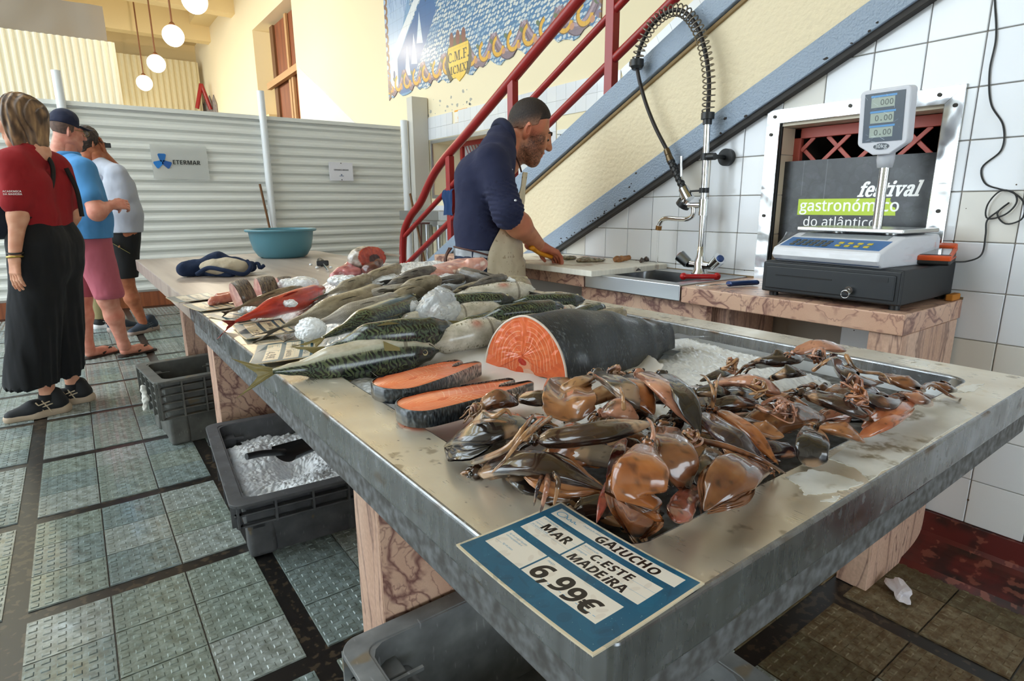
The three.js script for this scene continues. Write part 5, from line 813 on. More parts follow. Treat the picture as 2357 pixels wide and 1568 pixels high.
function fish(spec, A, B, H, roll, bend, label) {
  H *= 1.28; if (spec === 'pale') roll = -95 - roll * .1;
  A = v(A); B = v(B); const mid = A.clone().lerp(B, .5), t = thing(spec === 'mack' || spec === 'pale' ? 'mackerel' : spec === 'red' ? 'red_fish' : 'fish', label, 'fish', mid.toArray());
  A.sub(mid); B.sub(mid); const L = A.distanceTo(B), dir = B.clone().sub(A).normalize(), side = V3().crossVectors(V3(0, 1, 0), dir).normalize();
  if (side.dot(V3(-mid.x, 0, -mid.z)) < 0) side.negate();
  const ro = roll * PI / 180, dors = V3(0, Math.cos(ro), 0).addScaledVector(side, Math.sin(ro));
  const f = frameAlong([A, A.clone().lerp(B, .33).addScaledVector(side, bend).add(V3(0, bend * .4, 0)), A.clone().lerp(B, .68).addScaledVector(side, bend), B], dors);
  const slim = spec === 'mack' || spec === 'pale' || spec === 'red' || spec === 'brown';
  const hp = slim ? profile([[0, .12], [.12, .3], [.35, .86], [.6, 1], [.8, .84], [.93, .5], [1, .08]]) : profile([[0, .16], [.1, .28], [.32, .8], [.6, 1], [.84, .9], [.95, .66], [1, .14]]);
  const wp = slim ? profile([[0, .08], [.12, .24], [.35, .72], [.62, .84], [.82, .74], [.94, .44], [1, .06]]) : profile([[0, .08], [.12, .2], [.4, .62], [.65, .7], [.85, .66], [.95, .46], [1, .1]]);
  const sgn = (x, e) => Math.sign(x) * Math.pow(Math.abs(x), e);
  const body = skin(46, 30, (i, j) => { const k = f(i), a = j * 2 * PI, h = hp(i) * H * .55, w = wp(i) * H * .56; return k.p.clone().addScaledVector(k.N, sgn(Math.cos(a), .92) * h).addScaledVector(k.B, sgn(Math.sin(a), .92) * w); });
  part('body', body, fishMat[spec], t);
  // tail fin: forked fan with rays
  const k0 = f(0), back = k0.T.clone().negate(), tl = H * (slim ? .95 : 1.15), th = H * (slim ? .5 : .42), P = (x, y) => k0.p.clone().addScaledVector(back, x).addScaledVector(k0.N, y);
  const fan = skin(8, 16, (i, j) => { const u = (j - .5) * 2, len = tl * (.42 + .58 * Math.pow(Math.abs(u), 1.3)) * i, q = P(len - .004, u * lerp(hp(0) * H * .5, th, i)); q.addScaledVector(k0.B, .0016 * Math.sin(j * 26) + .004 * ns(i * 2, j * 3, H * 90)); q.y = q.y - i * .004; return q; }, { closed: false });
  part('tail_fin', fan, finMat[spec], t);
  const df = skin(4, 14, (i, j) => { const k = f(.42 + j * .2), h = hp(.5) * H * .53; return k.p.clone().addScaledVector(k.N, h * .96 + i * H * .16 * Math.sin(j * PI) * (1 - .5 * j)).addScaledVector(k.T, -i * .008); }, { closed: false });
  part('dorsal_fin', df, finMat[spec], t);
  const sd = dors.dot(V3(0, 1, 0)) > .8 ? 1 : 1; const near = f(.7).B.dot(V3(-mid.x, .6, -mid.z)) > 0 ? 1 : -1; void sd;
  const pf = skin(5, 8, (i, j) => { const k = f(.73), w = wp(.7) * H * .56; return k.p.clone().addScaledVector(k.B, near * (w * .98 + i * .004 + .001)).addScaledVector(k.T, -i * H * .4).addScaledVector(k.N, (j - .6) * H * .22 * (.4 + i * .8) - i * H * .1); }, { closed: false });
  part('pectoral_fin', pf, finMat[spec], t);
  for (const s of [1, -1]) { const k = f(.895), w = wp(.895) * H * .56, c = k.p.clone().addScaledVector(k.B, s * w * .86).addScaledVector(k.N, H * .1); const e = part('eye', new THREE.SphereGeometry(H * .085, 16, 12).scale(1, 1, 1), eyeWhite, t); e.position.copy(c); const pu = part('pupil', new THREE.SphereGeometry(H * .062, 14, 10), eyeBlack, e); pu.position.copy(k.B).multiplyScalar(s * H * .036); }
  return t;
}
const FISH = [
['mack',[.341,.895,-1.042],[.566,.92,-.965],.052,35,.02,'boldly striped green-black mackerel with open mouth, lying on top beside the ice ball'],
['mack',[.237,.88,-1],[.521,.885,-.94],.054,152,-.01,'pale-bellied mackerel whose tail hangs over the steel rim by the front price card'],
['mack',[.361,.9,-1.112],[.675,.92,-1.316],.05,88,.015,'dark mackerel lying behind the striped one, its snout against the ice heap'],
['pale',[.304,.87,-1.076],[.57,.885,-1.073],.043,95,0,'yellowish pale mackerel mostly covered by the boldly striped mackerel'],
['mack',[.813,.91,-1.156],[1.013,.915,-1.067],.037,70,.01,'slim dark mackerel pointing at the marble counter with a yellow tail'],
['mack',[.646,.905,-1.034],[.865,.925,-.979],.042,25,.015,'arched dark green mackerel lying just behind the large salmon piece'],
['pale',[.694,.925,-1.244],[.944,.935,-1.181],.046,110,0,'silvery mackerel with a long pale pointed head at the far side of the heap'],
['mack',[.657,.915,-1.252],[.851,.92,-1.14],.042,85,.005,'mackerel showing pale belly above dark green flank behind the clear ice heap'],
['pale',[.485,.89,-.968],[.675,.91,-.94],.052,100,0,'pale mackerel with a large round eye lying between striped fish and salmon'],
['pale',[.566,.88,-.97],[.872,.9,-.968],.051,100,0,'long silver speckled mackerel lying right against the cut salmon'],
['pale',[.835,.905,-1.136],[.65,.905,-1.138],.043,100,0,'pale mackerel with a reddish bruise and yellow tail beside the ice heap'],
['pale',[.527,.89,-1.204],[.699,.91,-1.148],.034,95,0,'yellow speckled mackerel half covered by the clear ice heap'],
['mack',[.833,.9,-.961],[1,.91,-.983],.028,60,0,'small dark mackerel with ice at its gills beside the far rim'],
['bream',[.905,.895,-.975],[1.02,.9,-.933],.03,80,0,'small sandy grey fish lying by the far tray wall behind the salmon'],
['pale',[.963,.91,-1.223],[1.041,.905,-1.124],.03,95,0,'spotted yellowish mackerel at the far edge above the slim dark one'],
['bream',[.344,.89,-1.324],[.629,.93,-1.441],.059,55,.02,'large sandy grey parrotfish with crushed ice on its back beside the red pair'],
['scaly',[.378,.9,-1.236],[.618,.925,-1.322],.048,50,.02,'silver fish with a clear net of scales next to the ice ball'],
['bream',[.561,.92,-1.307],[.738,.945,-1.362],.037,50,.01,'rounded sandy fish head with fine scales behind the dark mackerel'],
['dark',[.654,.92,-1.281],[.752,.94,-1.282],.03,50,0,'brownish grey fish with rounded snout between two sandy ones'],
['bream',[.744,.925,-1.293],[.849,.945,-1.271],.029,50,0,'grey fish with a pink snout in the middle of the heap'],
['dark',[.603,.94,-1.393],[.743,.96,-1.418],.036,50,.01,'dark brown fish with a swept gill cover under crushed ice'],
['bream',[.58,.945,-1.502],[.756,.97,-1.587],.039,50,.01,'tan fish lying highest in the heap below the red cut head'],
['dark',[.712,.945,-1.361],[.824,.96,-1.326],.027,60,0,'dark finned fish showing behind crushed ice near the pink fillet'],
['dark',[.909,.93,-1.194],[.838,.965,-1.388],.046,40,.01,'long dark grey fish with black back fin beside the fishmonger'],
['brown',[.304,.875,-1.695],[.549,.905,-1.823],.03,40,0,'thin brown fish tucked between scaly steaks and red fish'],
['red',[.362,.89,-1.559],[.568,.915,-1.739],.026,30,0,'smaller bright red fish half hidden behind the larger red one'],
['bream',[.618,.945,-1.336],[.753,.955,-1.341],.04,50,.005,'sandy grey fish with plain flank beside the dark brown one'],
['pale',[.769,.935,-1.244],[.934,.94,-1.261],.041,100,0,'pale silvery fish lying under the long dark grey fish'],
['bream',[.864,.94,-1.318],[.947,.945,-1.202],.044,60,0,'grey fish at the far rim next to the little ice lump'],
['scaly',[.537,.915,-1.398],[.684,.935,-1.372],.044,50,.01,'silver scaled fish lying behind the one next to the ice ball'],
['bream',[.497,.93,-1.469],[.625,.96,-1.49],.036,50,.01,'narrow tan fish behind the large parrotfish'],
['mack',[.591,.89,-1.055],[.773,.905,-1.04],.038,70,.01,'dark mackerel squeezed between round-eyed fish and the arched one'],
['pale',[.799,.885,-1.058],[.97,.895,-1.038],.039,100,0,'pale mackerel just behind the back of the salmon'],
['dark',[.645,.96,-1.403],[.78,.975,-1.404],.035,50,0,'dark grey fish next to the big pink fillet'],
['dark',[.766,.95,-1.229],[.896,.96,-1.242],.031,50,0,'small dark fish between long dark grey fish and ice band'],
['red',[.282,.88,-1.506],[.58,.91,-1.727],.044,30,.012,'larger bright red fish with slender tail over the price card'],
];
for (const r of FISH) fish(...r);

// ---------- salmon ----------
const flesh = (r = 1) => canv(768, 768, (c, w, h) => {
  c.fillStyle = '#ee7f52'; c.fillRect(0, 0, w, h);
  for (let i = 0; i < 260; i++) { c.fillStyle = rnd() < .5 ? 'rgba(250,150,105,.12)' : 'rgba(205,80,45,.10)'; c.beginPath(); c.ellipse(rnd() * w, rnd() * h, 20 + rnd() * 60, 8 + rnd() * 16, rnd() * 3, 0, 7); c.fill(); }
  c.lineCap = 'round';
  const cx = w * .3, cy = h * .5, arc = (f, wd, al) => { c.strokeStyle = 'rgba(255,220,194,' + al + ')'; c.lineWidth = wd; c.beginPath(); for (let k = 0; k <= 40; k++) { const p = f(k / 40); k ? c.lineTo(p[0], p[1]) : c.moveTo(p[0], p[1]); } c.stroke(); };
  for (const sgn of [1, -1]) { for (let i = 1; i < 8; i++) arc((t) => { const an = lerp(-2.6, -.3, t) * sgn, R = 26 + i * 21; return [cx - 20 + Math.cos(an) * R * 1.25 + 8 * ns(t * 3, i, r), cy + Math.sin(an) * R * .62]; }, 2.5 + rnd() * 2, .55); for (let i = 0; i < 15; i++) arc((t) => [cx + 60 + i * 34 + 34 * Math.sin(t * 2.6) + 12 * ns(t * 2, i, r), cy + sgn * (14 + t * h * .24)], 2.5 + rnd() * 2, .6); }
  arc((t) => [cx - 60 + t * w * .75, cy + 10 * ns(t * 5, 2, r)], 6, .5); c.fillStyle = 'rgba(214,92,52,.8)'; c.beginPath(); c.ellipse(cx + 40, cy - 6, 34, 16, .2, 0, 7); c.fill();
  for (let i = 0; i < 900; i++) { c.strokeStyle = 'rgba(255,190,155,.22)'; c.lineWidth = 1; const x = rnd() * w, y = rnd() * h; c.beginPath(); c.moveTo(x, y); c.lineTo(x + 10 + rnd() * 20, y + (rnd() - .5) * 10); c.stroke(); }
});
const salmonSkin = (() => {
  const f = (u, v0) => { const N = 60, a = u * N * 1.5 + v0 * N * .7, b = u * N * 1.5 - v0 * N * .7, net = Math.max(Math.abs((a % 1 + 1) % 1 - .5), Math.abs((b % 1 + 1) % 1 - .5)) * 2; return [net, fbm(u * 9, v0 * 9, 6, 4), fbm(u * 70, v0 * 70, 2, 3)]; };
  const map = tex(1024, 512, (u, v0) => { const [net, n, f2] = f(u, v0); const s = Math.abs(v0 - .25) / .25; let c = mix3([58, 64, 70], [28, 32, 38], clamp(.5 + n)); c = mix3(c, [156, 164, 168], sstep(.1, .42, f2 + n * .4) * .55 * sstep(.05, .4, s + n)); c = mix3(c, [16, 18, 20], sstep(.75, 1, net) * .5); const wy = .37 + .015 * ns(u * 20, 1, 3) - (u - .3) * .09; if (u > .12 && u < .46 && Math.abs(v0 - wy) < .012 + .012 * fbm(u * 30, v0 * 20, 3, 3)) c = mix3([206, 170, 156], [150, 120, 112], clamp(.5 + 2 * f2)); return c; });
  const bump = tex(1024, 512, (u, v0) => { const [net, , f2] = f(u, v0); return grey(clamp(.85 - net * .6 + f2 * .3)); }, false);
  return MP(0xffffff, .3, { map, bumpMap: bump, bumpScale: .0018, clearcoat: .45, clearcoatRoughness: .18 });
})();
{
  const t = thing('salmon', 'large cut salmon tail piece with dark skin and orange cut face on white paper', 'fish', [.78, T - .016, -.785]);
  const o = V3(.78, T - .016, -.785), c0 = V3(.613, 0, -.797), c1 = V3(.97, 0, -.768), Wd0 = V3(.40, 0, .916), Wd1 = V3(-.08, 0, .997);
  const W = profile([[0, .083], [.25, .085], [.5, .074], [.75, .05], [.9, .03], [1, .019]]), Hh = profile([[0, .116], [.25, .12], [.5, .108], [.75, .08], [.9, .058], [1, .05]]), lift = profile([[0, 0], [.5, .0], [.75, .004], [1, .014]]);
  const sec = (i, a) => { // a 0..1 : 0 right belly edge, .25 top, .5 left edge, then underneath
    const c = c0.clone().lerp(c1, i), d = Wd0.clone().lerp(Wd1, sstep(0, .35, i)).normalize(), w = W(i), h = Hh(i), up = a <= .5, q = up ? a * 2 * PI : (1 - a) * 2 * PI;
    const x = Math.cos(q) * w * (up ? 1 - .08 * Math.sin(q) : 1), y = up ? h * Math.pow(Math.sin(q), .8) * (1 - .05 * Math.abs(Math.cos(q))) : Math.sin(q) * h * .1 * (1 - sstep(.3, .9, i));
    return c.clone().addScaledVector(d, x).add(V3(0, y + lift(i), 0)).sub(V3(o.x, 0, o.z));
  };
  part('skin', skin(60, 72, (i, j) => { const p = sec(i, j); p.y += .0006 * ns(i * 120, j * 90, 2); return p; }, { caps: true }), salmonSkin, t);
  const face = [], uv = [], n = 72, cc = sec(0, 0).lerp(sec(0, .5), .5).add(V3(0, .045, 0)); const push = (p, s2) => { face.push(p.x - .0012, p.y, p.z); const q = p.clone().sub(cc); uv.push(.5 + q.dot(Wd0) / .2, .5 + q.y / .2); void s2; };
  for (let j = 0; j < n; j++) for (let r = 0; r < 8; r++) { const A = (k, rad) => cc.clone().lerp(sec(0, k / n), rad * .985).add(V3(-.0016 * ns(k * .7, rad * 6, 1) - .004 * (1 - rad), 0, 0)); const a = A(j, r / 8), b = A(j + 1, r / 8), c = A(j + 1, (r + 1) / 8), d = A(j, (r + 1) / 8); for (const p of [a, b, c, a, c, d]) push(p); }
  const g = new THREE.BufferGeometry(); g.setAttribute('position', new THREE.Float32BufferAttribute(face, 3)); g.setAttribute('uv', new THREE.Float32BufferAttribute(uv, 2)); g.computeVertexNormals();
  const fm = canv(900, 900, (c) => {
    c.fillStyle = '#ea6f3c'; c.fillRect(0, 0, 900, 900); const ct = [450, 520];
    for (let i = 0; i < 200; i++) { c.fillStyle = rnd() < .5 ? 'rgba(250,150,100,.14)' : 'rgba(190,60,30,.12)'; c.beginPath(); c.ellipse(rnd() * 900, rnd() * 900, 30 + rnd() * 60, 8 + rnd() * 16, rnd() * 3, 0, 7); c.fill(); }
    c.lineCap = 'round'; const arc = (f, wd) => { c.strokeStyle = 'rgba(255,204,170,.7)'; c.lineWidth = wd; c.beginPath(); for (let k = 0; k <= 40; k++) { const p = f(k / 40); k ? c.lineTo(p[0], p[1]) : c.moveTo(p[0], p[1]); } c.stroke(); };
    for (const s of [1, -1]) { for (let i = 0; i < 9; i++) arc((t) => { const an = -PI / 2 + s * t * (1.9 - i * .06), R = 90 + i * 40 + 14 * ns(t * 3, i, 5 + s); return [450 + s * (16 + i * 3) + Math.cos(an) * R * .62, 540 + Math.sin(an) * R]; }, 3 + rnd() * 2.5); for (let i = 0; i < 12; i++) arc((t) => [450 + s * (110 + i * 32 + 46 * t + 20 * Math.sin(t * 3)), 600 + 26 * Math.abs(i - 5) * .4 + t * 220], 3 + rnd() * 2.5); }
    c.fillStyle = 'rgba(120,36,18,.5)'; c.beginPath(); c.moveTo(60, 800); c.quadraticCurveTo(250, 690, 420, 640); c.quadraticCurveTo(300, 730, 210, 830); c.fill(); c.strokeStyle = '#f3c9ae'; c.lineWidth = 9; c.beginPath(); c.moveTo(50, 796); c.quadraticCurveTo(250, 682, 420, 632); c.stroke();
    c.fillStyle = '#f0a37e'; c.beginPath(); c.ellipse(460, 540, 52, 66, .2, 0, 7); c.fill(); c.fillStyle = '#c2301c'; c.beginPath(); c.ellipse(440, 500, 40, 26, .5, 0, 7); c.fill(); c.fillStyle = '#e8b9a0'; c.beginPath(); c.ellipse(490, 600, 56, 46, .2, 0, 7); c.fill(); c.fillStyle = '#e0521c'; c.beginPath(); c.ellipse(410, 590, 36, 50, .1, 0, 7); c.fill();
    c.strokeStyle = '#f3d0b8'; c.lineWidth = 12; c.beginPath(); c.moveTo(560, 640); c.quadraticCurveTo(690, 700, 830, 690); c.stroke();
  });
  part('cut_face', g, MP(0xffffff, .3, { map: fm, clearcoat: .5, clearcoatRoughness: .15, side: THREE.DoubleSide }), t, 'orange cut face with white fat lines');
  part('fat_edge', tube(Array.from({ length: 26 }, (_, k) => sec(0, .01 + k / 25 * .48)), .0022, 80, 6), M(0xe3d3c6, .4), t);
  const e = sec(1, .25), tl = skin(8, 12, (i, j) => { const u = (j - .5) * 2; return V3(e.x - .012 + i * .075, e.y - .03 + .004 * u * i, e.z + u * (.02 + .022 * i) + i * .02).add(V3(-.02 * i * (1 - Math.abs(u)), 0, 0)); }, { closed: false });
  part('tail_fin', tl, MP(0x23272c, .35, { side: THREE.DoubleSide, clearcoat: .4 }), t);
  part('anal_fin', skin(6, 10, (i, j) => sec(.84 + j * .09, .02).add(V3(.02 * i, -.004 * i - .006, .012 * i + .002)), { closed: false }), MP(0x4c5358, .4, { side: THREE.DoubleSide }), t);
}
function steak(label, at, turn, L, w, sd) {
  const t = thing('salmon_steak', label, 'salmon steak', at, turn, null), s = new THREE.Shape(), r = w / 2;
  s.moveTo(r * .9, -r); s.bezierCurveTo(-r * .3, -r, -r * .3, r, r * .9, r); s.bezierCurveTo(L * .5, r * 1.02, L * .72, r * .84, L * .98, r * .66); s.quadraticCurveTo(L * 1.02, r * .4, L * .98, r * .2); s.bezierCurveTo(L * .92, r * .16, L * .86, r * .12, L * .82, r * .02); s.bezierCurveTo(L * .88, -.02 * r, L * .96, -r * .04, L * 1.06, -r * .1); s.quadraticCurveTo(L * 1.1, -r * .4, L * 1.04, -r * .52); s.bezierCurveTo(L * .75, -r * .78, L * .5, -r, r * .9, -r);
  const g = new THREE.ExtrudeGeometry(s, { depth: .018, bevelEnabled: true, bevelSize: .003, bevelThickness: .003, bevelSegments: 3, bevelOffset: -.002, curveSegments: 20 }); g.rotateX(-PI / 2); g.translate(0, .004, 0);
  const p = g.attributes.position, uv = g.attributes.uv; const side = new Set(); g.groups.forEach((q) => { for (let i = q.start; i < q.start + q.count; i++) if (q.materialIndex === 1) side.add(i); });
  for (let i = 0; i < p.count; i++) { const x = p.getX(i), y = p.getY(i), z = p.getZ(i); if (side.has(i)) uv.setXY(i, x / L, y * 8); else { uv.setXY(i, x / .22 + .05, z / .22 + .5); if (y > .012) p.setY(i, y + .003 * ns(x * 60, z * 60, sd) - .002); } }
  g.computeVertexNormals(); const gg = toCreasedNormals(g, .9); g.groups.forEach((q, i) => { gg.groups[i] || gg.addGroup(q.start, q.count, q.materialIndex); });
  const sk = MP(0xffffff, .35, { clearcoat: .4, map: tex(512, 128, (u, v0) => { const c = fbm(u * 30, v0 * 6, sd, 3), d = fbm(u * 80, v0 * 16, sd + 4, 2); const k = sstep(.42, .75, u + c * .3); const dk = mix3([24, 30, 38], [78, 88, 96], clamp(.35 + d * 1.8)); return mix3(dk, [196, 178, 170], k * (.7 + d)); }), bumpMap: tex(256, 64, (u, v0) => grey(.5 + .5 * fbm(u * 60, v0 * 12, sd, 2)), false), bumpScale: .003 });
  part('flesh', gg, [MP(0xffffff, .32, { map: flesh(sd), clearcoat: .35, clearcoatRoughness: .2 }), sk], t);
}
steak('salmon steak farther from the rim, its two flaps folded together', [.338, T - .002, -.802], .22, .19, .092, 1);
steak('salmon steak nearest the steel rim with thick dark scaly edge', [.318, T + .002, -.69], -.02, .2, .078, 4);
{ // crumpled white paper under the salmon
  const nx = 60, nz = 40, P = [], uv = [], I = [], A = V3(.4, 0, -1.06), B = V3(.95, 0, -.87), Cc = V3(.345, 0, -.645), D = V3(.83, 0, -.668);
  for (let i = 0; i <= nx; i++) for (let j = 0; j <= nz; j++) { const a = i / nx, b = j / nz, p = A.clone().lerp(B, a).lerp(Cc.clone().lerp(D, a), b); p.x += .012 * ns(b * 4, a * 3, 1); p.z += .012 * ns(a * 5, b * 3, 9) + .02 * Math.sin(a * PI) * (b - .5); const edge = Math.min(a, 1 - a, b, 1 - b); let y = T + Math.max(iceH(p.x, p.z), -.03) + .006 + .006 * fbm(a * 7, b * 6, 3, 3); if (a < .1 && b < .75) y += Math.pow((.1 - a) / .1, 2) * .04 * (1 - b); if (a > .88) y += Math.pow((a - .88) / .12, 2) * .018; if (b > .9 && a < .5) y -= .004; y += .003 * Math.pow(1 - Math.min(1, edge * 12), 2) * ns(a * 30, b * 30, 5); P.push(p.x, Math.min(y, T + .045), p.z); uv.push(a, b); }
  for (let i = 0; i < nx; i++) for (let j = 0; j < nz; j++) { const a = i * (nz + 1) + j; I.push(a, a + 1, a + nz + 1, a + nz + 1, a + 1, a + nz + 2); }
  const g = new THREE.BufferGeometry(); g.setAttribute('position', new THREE.Float32BufferAttribute(P, 3)); g.setAttribute('uv', new THREE.Float32BufferAttribute(uv, 2)); g.setIndex(I); g.computeVertexNormals();
  one('wrapping_paper', g, MP(0xf4eee8, .55, { transmission: .3, thickness: 0, side: THREE.DoubleSide }), 'crumpled white wrapping paper spread under the salmon', 'paper');
}
// ---------- thick scaly steaks, pink cuts, head ----------
{
  const sm = MP(0xffffff, .4, { clearcoat: .3, map: tex(512, 256, (u, v0) => { const n = fbm(u * 40, v0 * 30, 3, 3), m = fbm(u * 6, v0 * 6, 1, 2); return mix3(mix3([128, 104, 78], [52, 40, 32], clamp(.5 + n * 2.4)), [168, 146, 116], sstep(.1, .3, m) * .5); }), bumpMap: tex(256, 128, (u, v0) => grey(.5 + .6 * fbm(u * 40, v0 * 30, 3, 2)), false), bumpScale: .004 });
  const fm = MP(0xffffff, .3, { clearcoat: .5, map: tex(128, 128, (u, v0) => mix3([222, 172, 156], [184, 120, 112], clamp(.5 + fbm(u * 6, v0 * 6, 4, 4) * 1.6))) });
  const labels = ['tallest scaly fish steak standing tilted by the price boards', 'second scaly fish steak standing behind the tallest one', 'third scaly fish steak in the row toward the ice', 'smallest scaly fish steak at the end of the row'];
  [[.365, T + .036, -1.775, .044, .05, .042, .45], [.447, T + .034, -1.86, .04, .046, .05, .1], [.512, T + .032, -1.9, .035, .04, .045, .0], [.566, T + .03, -1.92, .028, .032, .04, -.05]].forEach(([x, y, z, rz, ry, len, tilt], i) => {
    const t = thing('fish_steak', labels[i], 'fish steak', [x, y, z], .12, null); t.rotation.set(0, .12 - i * .06, tilt * .5);
    const ringP = (a, k) => { const q = a * 2 * PI; return V3(0, Math.cos(q) * ry * k * (1 + .06 * Math.cos(q)), Math.sin(q) * rz * k); };
    part('scaly_skin', skin(10, 40, (u, j) => { const p = ringP(j, 1 + .04 * Math.sin(u * PI) - .06 * Math.pow(Math.abs(u - .5) * 2, 6)); p.x = (u - .5) * len; return p; }, { caps: false }), sm, t);
    for (const s of [-1, 1]) part('flesh', (() => { const P = [], U = []; for (let j = 0; j < 40; j++) { const a = ringP(j / 40, .965), b = ringP((j + 1) / 40, .965), c = V3(0, -.004, 0); for (const p of s < 0 ? [c, b, a] : [c, a, b]) { P.push(s * len / 2 + s * .002 * (p === c ? 1.5 : 0), p.y, p.z); U.push(.5 + p.z * 9, .5 + p.y * 9); } } const g = new THREE.BufferGeometry(); g.setAttribute('position', new THREE.Float32BufferAttribute(P, 3)); g.setAttribute('uv', new THREE.Float32BufferAttribute(U, 2)); g.computeVertexNormals(); return g; })(), fm, t);
  });
}
function meat(name, label, at, prims, cols, cell = .004, amp = .006) { const g = blob(prims, cell, .015, (d, x, y, z) => d + amp * fbm(x * 30, y * 30, z * 30, 3), .015); paint(g, (x, y, z) => { const n = fbm(x * 34, y * 34, z * 34, 4), s = Math.sin(x * 240 + 6 * fbm(x * 20, y * 20, z * 20, 2)) * .5; let c = mix3(lin(cols[0]), lin(cols[1]), clamp(.5 + n * 1.6 + s * .25)); if (cols[2] && n > .2) c = mix3(c, lin(cols[2]), sstep(.2, .4, n)); return c; }); const o = one(name, g, MP(0xffffff, .3, { vertexColors: true, clearcoat: .45, clearcoatRoughness: .18 }), label, 'fish piece'); o.position.set(...at); return o; }
meat('fish_strip', 'pink raw fish strips beside the tallest scaly steak', [.36, T + .012, -1.94], [C([-.05, .004, .02], [.04, .01, -.01], .012, .016), C([-.03, .008, -.02], [.05, .012, -.02], .012), C([-.045, .002, .0], [-.06, .0, .03], .008)], [[214, 140, 116], [176, 92, 78], [236, 200, 186]], .0035, .004);
meat('fish_fillet', 'large pink fish fillet lying on top of the heap near the man', [.86, T + .105, -1.44], [E([0, .006, 0], [.1, .02, .055]), E([.05, .012, -.03], [.06, .02, .045]), E([-.07, .004, .03], [.06, .016, .04]), C([.03, .02, .03], [.06, .022, .045], .018)], [[226, 172, 154], [184, 116, 104], [240, 214, 198]]);
meat('fish_roe', 'pink fish cut with pale membrane left of the cut head', [.69, T + .085, -1.81], [C([-.05, -.012, .02], [.03, .012, -.02], .02, .026), E([.0, .0, .02], [.04, .018, .03])], [[206, 130, 128], [150, 72, 76], [226, 196, 196]]);
meat('fish_gills', 'reddish brown fish gills next to the cut head', [.735, T + .094, -1.74], [E([0, 0, 0], [.03, .022, .03]), C([.02, .01, -.01], [.04, .016, -.03], .014)], [[120, 70, 58], [70, 36, 32], [176, 130, 116]]);
{
  const t = thing('severed_head', 'cut fish head with red open inside topping the heap', 'fish head', [.765, T + .125, -1.82]); const tow = V3(-.15, .15, .97).normalize();
  const g = blob([E([0, 0, 0], [.058, .036, .05]), E([-.03, -.004, .01], [.045, .034, .04])], .003, .02, (d, x, y, z) => { const q = x * .35 + y * .25 + z * .9; return Math.max(d, q - .022) + .0015 * ns(x * 90, y * 90, z * 90); }, .01);
  paint(g, (x, y, z) => { const q = x * .35 + y * .25 + z * .9, r = Math.hypot(x - .008, (y + .004) * 1.5); if (q > .0195) { const n = fbm(x * 70, y * 70, z * 70, 3); return lin(r < .022 ? mix3([70, 16, 12], [36, 8, 8], clamp(.5 + n)) : mix3([196, 74, 44], [150, 46, 28], clamp(.5 + n * 1.6))); } const n = fbm(x * 50, y * 50, z * 50, 3); return lin(mix3([206, 198, 190], [120, 104, 92], clamp(.45 + n * 1.5))); });
  part('flesh', g, MP(0xffffff, .28, { vertexColors: true, clearcoat: .6, clearcoatRoughness: .12 }), t); void tow;
  part('fin', skin(4, 8, (i, j) => V3(.05 + i * .05, .008 - i * .008 + .004 * Math.sin(j * 20), -.01 + (j - .5) * .03 * (1 + i)), { closed: false }), M(0xc9b9a8, .5, 0, { side: THREE.DoubleSide }), t);
}
// ---------- squid ----------
const tones = { orange: [[176, 108, 58], [120, 60, 28], [30, 20, 18]], brown: [[134, 84, 50], [88, 48, 28], [26, 18, 18]], black: [[46, 38, 36], [24, 20, 20], [170, 134, 102]], dark: [[72, 46, 34], [34, 24, 22], [178, 138, 104]], tan: [[188, 142, 98], [140, 94, 58], [54, 36, 28]], tanw: [[182, 122, 76], [132, 82, 50], [60, 44, 38]], grey: [[112, 98, 86], [62, 54, 50], [164, 134, 108]], pink: [[196, 140, 112], [148, 92, 68], [60, 38, 34]], pinkh: [[168, 92, 74], [120, 56, 44], [60, 30, 26]], purple: [[66, 40, 42], [34, 22, 26], [140, 92, 66]], salmon: [[206, 126, 82], [166, 86, 52], [110, 60, 40]], red: [[150, 62, 48], [110, 36, 30], [60, 26, 22]] };
for (const k in tones) tones[k] = tones[k].map(lin);
const squidMat = MP(0xffffff, .24, { vertexColors: true, clearcoat: 1, clearcoatRoughness: .07 });
const mottle = (tone, o, fr = 26) => { const [a, b, c] = tones[tone], k = rnd() * 40; return (x, y, z) => { x += o.x; y += o.y; z += o.z; const n = fbm(x * fr + k, y * fr, z * fr, 4), m = fbm(x * fr * .7 + k + 9, y * fr * .7, z * fr * .7, 3), s = fbm(x * 150 + k, y * 150, z * 150, 2); let q = mix3(a, b, clamp(.5 + n * 1.7 + s * .3)); q = mix3(q, c, sstep(.13, .24, m) * .88); return s > .3 ? mix3(q, [.02, .012, .01], .5) : q; }; };
function arm(t, pts, r, tone, o, name = 'arm') { // tapering strand
  const f = frameAlong(pts, V3(.3, 1, .2)), n = 26, g = skin(n, 7, (i, j) => { const k = f(i), a = j * 2 * PI, q = r * (1 - .62 * i) * (1 + .18 * ns(i * 16, r * 900, 3)) * Math.min(1, .3 + i * 14, .25 + (1 - i) * 12); return k.p.clone().addScaledVector(k.N, Math.cos(a) * q).addScaledVector(k.B, Math.sin(a) * q); });
  return part(name, paint(g, mottle(tone, o, 50)), squidMat, t);
}
const squids = [];
